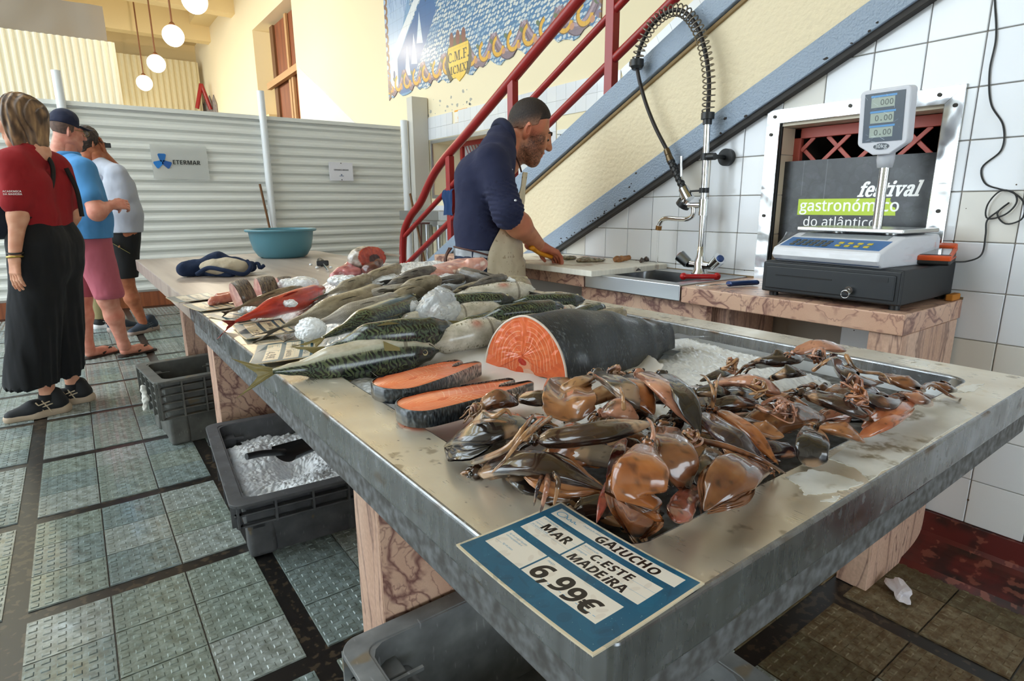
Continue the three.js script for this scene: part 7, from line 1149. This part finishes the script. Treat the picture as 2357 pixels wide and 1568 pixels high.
  { const bk = ap.clone(), p = bk.attributes.position, n = bk.attributes.normal; for (let i = 0; i < p.count; i++) p.setXYZ(i, p.getX(i) - n.getX(i) * .003, p.getY(i), p.getZ(i) - n.getZ(i) * .003); part('apron', wuv(mg([ap, bk])), MP(0xffffff, .42, { side: THREE.DoubleSide, map: tex(256, 256, (x, y) => { const n = fbm(x * 5, y * 5, 3, 4), s = sstep(.3, .4, fbm(x * 40, y * 40, 9, 2)); return mix3(mix3([220, 206, 176], [196, 178, 146], clamp(.5 + n)), [140, 110, 78], s * .5); }, true, [.6, .6]), clearcoat: .2, clearcoatRoughness: .4 }), t, 'pale rubber apron'); }
  part('apron_cord', [tube([off([1.6, 1.285, -2.2], .11, .06), off([1.6, 1.32, -2.2], .09, .05), off(nb, .07, .03, .0)], .004, 20, 6), tube([off([1.505, .94, -2.26], .205, .03), off([1.505, .957, -2.26], .203, -.03), off([1.505, .966, -2.26], .17, -.085), off([1.505, .968, -2.26], .08, -.128)], .004, 30, 6), tube([off([1.49, .965, -2.25], .1, -.13), off([1.49, .93, -2.25], .125, -.15), off([1.49, .86, -2.25], .15, -.15), off([1.49, .85, -2.25], .14, -.16), off([1.49, .93, -2.25], .11, -.155), off([1.49, .965, -2.25], .09, -.14)], .005, 40, 6)], M(0x4a2418, .6), t, 'dark brown leather cord');
  for (const [x, z] of [[1.44, -2.14], [1.6, -2.36]]) { const s = part('shoe', blob([C(W(x - .03, .045, z), W(x + .15, .035, z + .1), .05, .04), C(W(x - .02, .08, z), W(x - .02, .14, z), .05, .052)], .009, .03, plane((X, y) => -y, null), .02), M(0x1c1c1e, .6), t); void s; }
}
{ const t = thing('knife', 'fishmonger knife with yellow handle held over the cutting board', 'knife', [1.66, .935, -2.055]); const b = V3(.9, -.2, -.3).normalize(); t.quaternion.setFromUnitVectors(V3(1, 0, 0), b);
  part('handle', skin(20, 14, (i, j) => { const a = j * 2 * PI, w = .0125 + .004 * Math.cos(i * 9) * (1 - i); return V3(-.06 + i * .17, .012 * Math.pow(1 - i, 3) * 1.5 + Math.sin(a) * .01, Math.cos(a) * w); }), M(0xd98a12, .35), t); part('blade', (() => { const s = new THREE.Shape(); s.moveTo(.1, -.012); s.lineTo(.2, -.02); s.quadraticCurveTo(.25, -.016, .27, .0); s.lineTo(.1, .01); return new THREE.ExtrudeGeometry(s, { depth: .0016, bevelEnabled: false }); })(), chrome, t); }

// ----- shared pieces for the visitors -----
function shoe(t, heel, toe, upper, sole, stripe) {
  heel = v(heel); toe = v(toe); const d = toe.clone().sub(heel), L = d.length(); d.normalize(); const s = V3(-d.z, 0, d.x), at = (a, b, y) => heel.clone().addScaledVector(d, a * L).addScaledVector(s, b).setY(y).toArray();
  const g = part('shoe', blob([C(at(.14, 0, .06), at(.55, 0, .055), .042, .045), C(at(.55, 0, .05), at(.9, 0, .035), .045, .032), C(at(.17, 0, .07), at(.2, 0, .115), .044, .043)], .008, .03, (q, x, y, z) => Math.max(q, .022 - y), .02), M(upper, .7), t);
  part('sole', blob([C(at(.1, 0, .026), at(.5, 0, .022), .046, .047), C(at(.5, 0, .022), at(.92, 0, .022), .047, .034)], .008, .03, (q, x, y, z) => Math.max(q, y - .036 - .016 * (1 - clamp(V3(x, 0, z).sub(V3(heel.x, 0, heel.z)).dot(d) / L)), .001 - y), .02), M(sole, .6), g);
  if (stripe) for (const sd of [1, -1]) part('side_mark', [[[.3, .03], [.42, .1]], [[.4, .03], [.52, .095]], [[.26, .075], [.56, .055]], [[.3, .09], [.56, .07]]].map(([a, b]) => rod(at(a[0], sd * .0455, a[1]), at(b[0], sd * .041, b[1]), .0035, .0035, 6)), M(stripe, .5), g);
}
function simpleHead(t, c, F, tone, hair, s = 1, down = 0) { const b = basis(F); const H = headPrims(c, b, s); void down; return { H, b }; }

// ----- woman in red -----
{
  const O = V3(-.13, 0, -4.12), t = thing('person', 'woman in red polo shirt and wide black trousers walking with a backpack strap', 'person', O.toArray()), W = (x, y, z) => [x - O.x, y, z - O.z];
  const hc = V3(...W(-.145, 1.585, -4.13)), hb = basis(V3(-.9, -.12, -.42)), H = headPrims(hc, hb, 1), tone = skinCol([226, 172, 142], [200, 136, 106], [206, 120, 96]);
  const torso = [C(W(-.15, .93, -4.08), W(-.15, 1.08, -4.09), .12, .085), C(W(-.09, .93, -4.2), W(-.1, 1.08, -4.18), .12, .085), C(W(-.15, 1.08, -4.09), W(-.16, 1.27, -4.06), .085, .095), C(W(-.1, 1.08, -4.18), W(-.07, 1.27, -4.2), .085, .095), C(W(-.185, 1.375, -4.02), W(-.12, 1.415, -4.12), .058, .05), C(W(-.04, 1.375, -4.24), W(-.12, 1.415, -4.12), .058, .05)];
  const shL = W(-.2, 1.36, -4.0), elL = W(-.215, 1.105, -3.965), wrL = W(-.258, .9, -3.94), shR = W(-.02, 1.36, -4.26), elR = W(.01, 1.11, -4.27), wrR = W(-.06, .92, -4.3);
  const legs = [C(W(-.17, .9, -4.08), W(-.22, .5, -4.09), .09, .06), C(W(-.22, .5, -4.09), W(-.245, .1, -4.11), .055, .036), C(W(-.09, .9, -4.2), W(-.13, .5, -4.26), .09, .06), C(W(-.13, .5, -4.26), W(-.125, .1, -4.265), .055, .036)];
  bodyMesh(t, [...inflate(torso, -.012), ...legs, C(shL, elL, .05, .04), C(elL, wrL, .04, .026), C(shR, elR, .05, .04), C(elR, wrR, .04, .026), C(W(-.125, 1.4, -4.12), hc.toArray(), .055, .05)], [[H.P, .005, .016], [handPrims(P3(wrL), V3(-.12, -1, .05), V3(.7, -.1, -.5), V3(-.6, 0, -.2), [.1, .18, .15, .12], .92), .0042, .006], [handPrims(P3(wrR), V3(-.3, -1, 0), V3(-.8, 0, -.3), V3(-.4, 0, .3), [.2, .3, .2, .2], .92), .005, .006]], tone);
  const hairP = [{ ...H.P[0], r: H.P[0].r.clone().addScalar(.014) }, C(hc.clone().addScaledVector(hb.F, -.05).add(V3(0, .03, 0)).toArray(), hc.clone().addScaledVector(hb.F, -.06).add(V3(0, -.1, 0)).toArray(), .088, .06), C(hc.clone().addScaledVector(hb.R, .06).add(V3(0, .02, 0)).toArray(), hc.clone().addScaledVector(hb.R, .055).addScaledVector(hb.F, .0).add(V3(.0, -.13, 0)).toArray(), .05, .02), C(hc.clone().addScaledVector(hb.R, -.06).add(V3(0, .02, 0)).toArray(), hc.clone().addScaledVector(hb.R, -.06).addScaledVector(hb.F, -.02).add(V3(-.02, -.13, 0)).toArray(), .05, .016)];
  const strand = (x, y, z) => Math.sin(x * 150 + z * 130 + 6 * fbm(x * 12, y * 5, z * 12, 2));
  const hg = blob(hairP, .0055, .03, (d, x, y, z) => { const p = V3(x, y, z).sub(hc), f = p.dot(hb.F), u = p.dot(hb.U); return Math.max(d + .004 * strand(x, y, z) + .006 * fbm(x * 14, y * 4, z * 14, 3), f - .045 - Math.max(0, u - .05) * .9); }, .02);
  paint(hg, (x, y, z) => { const s = strand(x, y * .4, z), n = fbm(x * 60, y * 10, z * 60, 3); return lin(mix3(mix3([74, 54, 38], [150, 116, 82], clamp(.45 + s * .4 + n)), [206, 170, 120], sstep(.3, .8, n + s * .3) * .6)); }); part('hair', hg, MP(0xffffff, .55, { vertexColors: true }), t, 'brown shoulder-length hair with blond strands');
  const red = cloth(0x8f1218, { sheenColor: 0xc04040 }), shirt = [...inflate(torso.slice(2), .016), C(W(-.15, 1.05, -4.09), W(-.15, 1.1, -4.09), .1, .1), C(W(-.1, 1.05, -4.18), W(-.1, 1.1, -4.18), .1, .1), C(shL, P3(shL).lerp(P3(elL), .72).toArray(), .07, .068), C(shR, P3(shR).lerp(P3(elR), .7).toArray(), .068, .065)];
  part('polo_shirt', uvAll(blob(shirt, .009, .035, plane((x, y) => 1.05 - y, folds(.008, 13, 7)), .03)), red, t);
  part('collar', (() => { const g = new THREE.TorusGeometry(.06, .018, 10, 32); g.scale(1, 1, 1.4); g.rotateX(PI / 2 - .1); return wuv(g.translate(...W(-.122, 1.445, -4.12))); })(), red, t);
  { const g = flatText('ACADEMICA', .0092, .002), g2 = flatText('DA MADEIRA', .0088, .002); g2.translate(0, -.013, 0); const q = mg([g, g2]); q.rotateY(-.1); part('sleeve_lettering', q.translate(...W(-.252, 1.225, -3.905)), M(0xe6dcd8, .8), t); }
  const black = cloth(0x111113, { sheen: .6, sheenColor: 0x55555c }), wrinkle = (d, x, y, z) => d + .012 * fbm(x * 12, y * 3, z * 12, 3) + .005 * Math.sin((x - z) * 90 + y * 6) * sstep(.8, .3, y);
  const trou = [C(W(-.15, 1.08, -4.09), W(-.155, .96, -4.085), .1, .135), C(W(-.1, 1.08, -4.18), W(-.095, .96, -4.195), .1, .135), C(W(-.155, .96, -4.085), W(-.16, .86, -4.1), .135, .14), C(W(-.095, .96, -4.195), W(-.1, .86, -4.19), .135, .135), C(W(-.17, .86, -4.08), W(-.315, .2, -4.1), .125, .105), C(W(-.17, .86, -4.08), W(-.26, .2, -4.12), .11, .08), C(W(-.1, .85, -4.2), W(-.15, .22, -4.25), .12, .1)];
  part('wide_trousers', uvAll(blob(trou, .01, .03, plane((x, y, z) => Math.max(y - 1.085, .185 + .012 * Math.sin((x + z) * 110) + (z < -.07 ? .03 : 0) - y), wrinkle), .03)), black, t);
  part('waistband', uvAll(blob([C(W(-.15, 1.06, -4.09), W(-.15, 1.1, -4.09), .098, .094), C(W(-.1, 1.06, -4.18), W(-.1, 1.1, -4.18), .098, .094)], .008, .03, plane((x, y) => Math.max(y - 1.1, 1.045 - y), (d, x, y, z) => d + .002 * Math.sin((x - z) * 220)), .02)), black, t);
  part('backpack', blob([C(W(-.3, 1.24, -4.08), W(-.31, 1.08, -4.1), .075, .09), C(W(-.27, 1.2, -4.2), W(-.27, 1.08, -4.2), .07, .085)], .009, .03, folds(.006, 14, 3), .02), cloth(0x1a2130), t, 'dark bag carried in front');
  part('shoulder_strap', tube([W(-.07, 1.44, -4.07), W(-.04, 1.38, -4.09), W(-.05, 1.28, -4.06), W(-.1, 1.17, -4.02), W(-.17, 1.1, -3.985), W(-.24, 1.08, -4.02)].map((p) => p), .011, 50, 8), M(0x15120f, .8), t); part('hanging_strap', tube([W(.02, 1.36, -4.15), W(.05, 1.25, -4.15), W(.055, 1.1, -4.16)], .013, 24, 6), M(0x15120f, .8), t);
  part('bracelet', new THREE.TorusGeometry(.031, .005, 8, 26).rotateX(PI / 2 + .1).translate(...W(-.252, .925, -3.944)), M(0x16120e, .6), t); part('watch', new THREE.TorusGeometry(.031, .006, 8, 26).rotateX(PI / 2 - .1).translate(...W(-.256, .905, -3.942)), M(0xb89a50, .3, .8), t);
  for (const [x, z] of [[-.245, -4.11], [-.125, -4.265]]) part('sock', rod(W(x, .05, z), W(x + .002, .125, z), .044, .041, 16), M(0x121214, .9), t);
  shoe(t, W(-.16, 0, -4.125), W(-.44, 0, -4.075), 0x16171a, 0xb9a48c, 0xcbb79a); shoe(t, W(-.045, 0, -4.27), W(-.31, 0, -4.25), 0x16171a, 0xb9a48c, 0xcbb79a);
}
// ----- man in light blue -----
{
  const O = V3(.06, 0, -5.4), t = thing('person', 'man in light blue polo, pink shorts and navy cap seen from behind', 'person', O.toArray()), W = (x, y, z) => [x - O.x, y, z - O.z];
  const hc = V3(...W(.065, 1.675, -5.42)), hb = basis(V3(.93, -.12, -.3)), H = headPrims(hc, hb, 1.05), tone = skinCol([222, 160, 138], [198, 124, 104], [214, 108, 92]);
  const torso = [C(W(.09, .93, -5.31), W(.1, 1.08, -5.29), .135, .135), C(W(.0, .93, -5.46), W(.0, 1.08, -5.48), .135, .135), C(W(.1, 1.08, -5.29), W(.09, 1.3, -5.28), .135, .12), C(W(.0, 1.08, -5.48), W(-.02, 1.3, -5.5), .135, .12), C(W(.125, 1.41, -5.24), W(.03, 1.47, -5.41), .065, .06), C(W(-.06, 1.41, -5.55), W(.03, 1.47, -5.41), .065, .06)];
  const shR = W(.1, 1.4, -5.225), elR = W(.155, 1.11, -5.1), wrR = W(.25, 1.165, -5.14), shL = W(-.08, 1.4, -5.58), elL = W(.0, 1.13, -5.65), wrL = W(.2, 1.16, -5.58);
  const legs = [C(W(.1, .9, -5.31), W(.14, .48, -5.31), .105, .066), C(W(.14, .48, -5.31), W(.165, .34, -5.34), .062, .062), C(W(.165, .34, -5.34), W(.2, .09, -5.4), .06, .036), C(W(.0, .9, -5.47), W(-.015, .48, -5.49), .105, .066), C(W(-.015, .48, -5.49), W(-.02, .34, -5.5), .062, .06), C(W(-.02, .34, -5.5), W(-.03, .09, -5.5), .058, .036)];
  const foot = (h, to) => { const a = v(h), b = v(to), at = (k, y) => a.clone().lerp(b, k).setY(y).toArray(); const d = b.clone().sub(a).normalize(), s = V3(-d.z, 0, d.x); const g = [C(at(.12, .05), at(.55, .045), .034, .034), C(at(.55, .042), at(.82, .03), .036, .03)]; for (let i = 0; i < 5; i++) { const p = P3(at(.82, .028)).addScaledVector(s, (i - 2) * .013), q = p.clone().addScaledVector(d, .032 - Math.abs(i - 1) * .004); g.push({ ...C(p.toArray(), q.toArray(), .0105, .0095), k: .006 }); } return g; };
  const fR = foot(W(.17, 0, -5.39), W(.4, 0, -5.51)), fL = foot(W(-.05, 0, -5.48), W(.16, 0, -5.62));
  bodyMesh(t, [...inflate(torso, -.012), ...legs, C(shR, elR, .058, .05), C(elR, wrR, .052, .03), C(shL, elL, .058, .05), C(elL, wrL, .05, .03), C(W(.03, 1.45, -5.41), hc.toArray(), .066, .062), C(W(.2, .1, -5.4), W(.205, .05, -5.42), .037, .036), C(W(-.03, .1, -5.5), W(-.02, .05, -5.5), .037, .036)], [[H.P, .0055, .016], [handPrims(P3(wrR), V3(.9, .05, -.35), V3(-.3, -.4, -.8), V3(.1, .9, -.2), [.5, .6, .5, .4]), .0048, .006], [handPrims(P3(wrL), V3(.9, .05, .2), V3(-.1, -.5, .8), V3(.1, .9, .2), [.5, .6, .5, .4]), .0055, .006], [fR, .006, .02], [fL, .006, .02]], tone);
  part('hair', paint(blob([{ ...H.P[0], r: H.P[0].r.clone().addScalar(.006) }], .006, .01, (d, x, y, z) => { const p = V3(x, y, z).sub(hc); return Math.max(d, p.dot(hb.F) - .02, -.06 - p.dot(hb.U)); }, .012), (x, y, z) => lin(mix3([120, 92, 78], [84, 66, 58], clamp(.5 + fbm(x * 60, y * 60, z * 60, 2))))), MP(0xffffff, .8, { vertexColors: true }), t);
  const navy = cloth(0x171c36), q0 = H.L(0, .05, .07);
  const cp = part('cap', uvAll(blob([{ ...H.P[0], r: H.P[0].r.clone().addScalar(.012) }, E(H.L(0, .08, -.01), [.082, .068, .09])], .006, .02, (d, x, y, z) => { const p = V3(x, y, z).sub(hc); return Math.max(d + .003 * ns(x * 30, y * 30, z * 30), .036 - p.dot(hb.U) - p.dot(hb.F) * .12); }, .015)), navy, t); void q0;
  part('cap_peak', skin(8, 16, (i, j) => { const a = (j - .5) * 2, x = a * .078, z = .07 + i * (.085 * (1 - .5 * a * a)); return P3(H.L(x, .052 - i * .012 - .014 * a * a, z)); }, { closed: false }), M(0x14182e, .8, 0, { side: THREE.DoubleSide }), cp);
  part('spectacles', [tube([H.L(.07, .008, .0), H.L(.066, .012, .05), H.L(.056, .01, .082)], .0022, 16, 5), new THREE.TorusGeometry(.02, .002, 6, 24).applyQuaternion(H.q.clone().invert()).translate(...H.L(.033, .004, .1)), new THREE.TorusGeometry(.02, .002, 6, 24).applyQuaternion(H.q.clone().invert()).translate(...H.L(-.033, .004, .1))], M(0x8a7a50, .3, .8), t);
  const blue = cloth(0x4c8cc4, { sheenColor: 0x9cc8ee }), shirt = [...inflate(torso, .014), C(shR, P3(shR).lerp(P3(elR), .58).toArray(), .078, .078), C(shL, P3(shL).lerp(P3(elL), .6).toArray(), .076, .078)];
  part('polo_shirt', uvAll(blob(shirt, .01, .035, plane((x, y, z) => .93 - y, folds(.01, 10, 2)), .03)), blue, t);
  part('collar', (() => { const g = new THREE.TorusGeometry(.072, .018, 10, 32); g.scale(1, 1, 1.2); g.rotateX(PI / 2); return wuv(g.translate(...W(.04, 1.515, -5.41))); })(), blue, t);
  part('shorts', uvAll(blob([C(W(.09, .95, -5.32), W(.15, .53, -5.29), .135, .1), C(W(.01, .95, -5.46), W(-.01, .53, -5.5), .135, .095), C(W(.09, .95, -5.32), W(.0, .94, -5.46), .14, .14)], .01, .012, plane((x, y) => Math.max(y - .985, .485 - y), folds(.009, 11, 5)), .03)), cloth(0xb05a68, { sheenColor: 0xd89098 }), t);
  for (const [h, to] of [[W(.15, 0, -5.385), W(.42, 0, -5.525)], [W(-.075, 0, -5.47), W(.18, 0, -5.635)]]) { const a = v(h), b = v(to), at = (k, s, y) => { const d = b.clone().sub(a), n = V3(-d.z, 0, d.x).normalize(); return a.clone().lerp(b, k).addScaledVector(n, s).setY(y).toArray(); }; const s = part('flip_flop', blob([C(at(.13, 0, .012), at(.5, 0, .012), .04, .041), C(at(.5, 0, .012), at(.86, 0, .012), .041, .043)], .006, .02, (d, x, y) => Math.max(d, y - .018, .001 - y), .02), M(0x2a1a12, .7), t); part('thong', [tube([at(.8, 0, .02), at(.7, .02, .062), at(.45, .042, .03)], .008, 20, 6), tube([at(.8, 0, .02), at(.7, -.02, .062), at(.45, -.042, .03)], .008, 20, 6)], M(0x24160e, .6), s); }
}
// ----- man with the camera -----
{
  const O = V3(.34, 0, -6.35), t = thing('person', 'man in grey shirt and black shorts photographing with a raised hand', 'person', O.toArray()), W = (x, y, z) => [x - O.x, y, z - O.z];
  const hc = V3(...W(.225, 1.685, -6.42)), hb = basis(V3(.9, -.02, -.4)), H = headPrims(hc, hb, 1.03), tone = skinCol([190, 122, 88], [158, 92, 64], [168, 84, 64]);
  const torso = [C(W(.38, .95, -6.27), W(.39, 1.1, -6.26), .12, .12), C(W(.29, .95, -6.42), W(.29, 1.1, -6.43), .12, .12), C(W(.39, 1.1, -6.26), W(.38, 1.32, -6.26), .12, .112), C(W(.29, 1.1, -6.43), W(.26, 1.32, -6.46), .12, .112), C(W(.37, 1.43, -6.22), W(.27, 1.5, -6.4), .062, .056), C(W(.2, 1.43, -6.52), W(.27, 1.5, -6.4), .062, .056)];
  const shR = W(.38, 1.42, -6.2), elR = W(.428, 1.12, -6.19), wrR = W(.352, .89, -6.21), shL = W(.18, 1.43, -6.54), elL = W(.4, 1.47, -6.5), wrL = W(.315, 1.61, -6.44);
  const legs = [C(W(.36, .9, -6.28), W(.325, .51, -6.3), .1, .062), C(W(.325, .51, -6.3), W(.35, .34, -6.32), .06, .06), C(W(.35, .34, -6.32), W(.41, .1, -6.36), .058, .036), C(W(.28, .9, -6.43), W(.25, .51, -6.5), .1, .062), C(W(.25, .51, -6.5), W(.2, .1, -6.55), .06, .036)];
  bodyMesh(t, [...inflate(torso, -.012), ...legs, C(shR, elR, .055, .045), C(elR, wrR, .045, .029), C(shL, elL, .055, .045), C(elL, wrL, .045, .029), C(W(.27, 1.48, -6.4), hc.toArray(), .062, .058)], [[H.P, .006, .016], [handPrims(P3(wrR), V3(-.25, -1, 0), V3(-.5, 0, -.6), V3(.6, 0, -.6), [.4, .5, .4, .3]), .005, .006], [handPrims(P3(wrL), V3(.0, 1, .1), V3(-.9, 0, .1), V3(.1, 0, 1), [.4, .5, .5, .4]), .005, .006]], tone);
  part('hair', paint(blob([{ ...H.P[0], r: H.P[0].r.clone().addScalar(.014) }, C(hc.clone().addScaledVector(hb.F, -.05).toArray(), hc.clone().addScaledVector(hb.F, -.055).add(V3(0, -.05, 0)).toArray(), .07, .05)], .006, .02, (d, x, y, z) => { const p = V3(x, y, z).sub(hc); return Math.max(d + .005 * ns(x * 60, y * 60, z * 60), p.dot(hb.F) - .03 - Math.max(0, p.dot(hb.U) - .04)); }, .015), (x, y, z) => lin(mix3([40, 28, 22], [70, 52, 40], clamp(.4 + fbm(x * 60, y * 60, z * 60, 2))))), MP(0xffffff, .6, { vertexColors: true }), t);
  part('sunglasses', [tube([H.L(.079, .012, -.01), H.L(.074, .014, .05), H.L(.058, .01, .086)], .003, 16, 5), rod(H.L(.015, .005, .1), H.L(.056, .004, .088), .014, .012, 10)], M(0x201814, .3), t);
  part('shirt', uvAll(blob([...inflate(torso, .014), C(shR, P3(shR).lerp(P3(elR), .56).toArray(), .074, .074), C(shL, P3(shL).lerp(P3(elL), .55).toArray(), .074, .074)], .01, .035, plane((x, y) => .93 - y, folds(.009, 11, 8)), .03)), cloth(0xaeb1bc), t, 'light grey short-sleeved shirt');
  part('shorts', uvAll(blob([C(W(.37, .95, -6.29), W(.325, .54, -6.3), .13, .098), C(W(.29, .95, -6.42), W(.25, .54, -6.5), .13, .098)], .01, .03, plane((x, y) => Math.max(y - .97, .53 - y), folds(.007, 11, 3)), .03)), cloth(0x131314), t);
  shoe(t, W(.525, 0, -6.475), W(.285, 0, -6.275), 0x2c3644, 0x9c8a80, 0x53606e); shoe(t, W(.15, 0, -6.58), W(.38, 0, -6.66), 0x2c3644, 0x9c8a80, 0);
}
one('camera', [box(-.03, .03, -.02, .02, -.012, .012, .004), rod([0, 0, 0], [0, 0, -.03], .016)], blackPlastic, 'small black camera held up by the man in grey', 'camera').position.set(.345, 1.675, -6.42);
one('leaflet', (() => { const g = new THREE.BoxGeometry(.002, .2, .11); g.rotateZ(.9); return g; })(), M(0xb9b26a, .7), 'folded yellowish leaflet held by the man in grey', 'leaflet').position.set(.3, .815, -6.2);
// ----- visitor in khaki trousers, mostly hidden -----
{
  const O = V3(.1, 0, -6.95), t = thing('person', 'visitor in khaki trousers and black shoes standing behind the others', 'person', O.toArray()), hc = V3(-.02, 1.6, -.02), hb = basis(V3(.85, 0, -.5)), H = headPrims(hc, hb, 1), tone = skinCol([206, 148, 120], [178, 116, 90], [190, 104, 84]);
  const torso = [C([.02, .95, .08], [.02, 1.25, .08], .115, .11), C([-.03, .95, -.07], [-.04, 1.25, -.08], .115, .11), C([.05, 1.37, .13], [-.01, 1.43, 0], .055, .052), C([-.09, 1.37, -.13], [-.01, 1.43, 0], .055, .052)], legs = [C([.02, .9, .08], [.02, .5, .09], .09, .06), C([.02, .5, .09], [.0, .08, .1], .058, .036), C([-.03, .9, -.07], [-.05, .5, -.08], .09, .06), C([-.05, .5, -.08], [-.09, .08, -.08], .058, .036)];
  bodyMesh(t, [...inflate(torso, -.01), ...legs, C([.06, 1.36, .16], [.12, 1.1, .2], .05, .042), C([.12, 1.1, .2], [.26, 1.02, .12], .042, .028), C([-.1, 1.36, -.16], [-.06, 1.1, -.22], .05, .042), C([-.06, 1.1, -.22], [.1, 1.02, -.18], .042, .028), C([-.01, 1.42, 0], hc.toArray(), .056, .05)], [[H.P, .006, .016], [handPrims(V3(.26, 1.02, .12), V3(.9, 0, -.3), V3(0, -1, 0), V3(.3, 0, -.9), [.3, .4, .3, .3]), .0055, .006], [handPrims(V3(.1, 1.02, -.18), V3(.9, 0, .1), V3(0, -1, 0), V3(.1, 0, .9), [.3, .4, .3, .3]), .0055, .006]], tone);
  part('hair', blob([{ ...H.P[0], r: H.P[0].r.clone().addScalar(.014) }], .007, .02, (d, x, y, z) => { const p = V3(x, y, z).sub(hc); return Math.max(d, p.dot(hb.F) - .03); }, .015), M(0x3a2a20, .7), t);
  part('shirt', uvAll(blob([...inflate(torso, .014), C([.06, 1.36, .16], [.1, 1.18, .19], .066, .062), C([-.1, 1.36, -.16], [-.07, 1.18, -.2], .066, .062)], .011, .035, plane((x, y) => .93 - y, folds(.008, 11, 1)), .03)), cloth(0x5a2028), t);
  part('trousers', uvAll(blob(inflate([torso[0], torso[1], ...legs], .02), .01, .03, plane((x, y) => Math.max(y - .96, .1 - y), folds(.009, 12, 6)), .03)), cloth(0x8c7f58), t);
  shoe(t, [-.05, 0, .1], [.16, 0, .06], 0x131517, 0xd6d6d6, 0xc8c8c8); shoe(t, [-.14, 0, -.08], [.1, 0, -.12], 0x131517, 0xd6d6d6, 0xc8c8c8);
}
renderer.render(scene, camera);
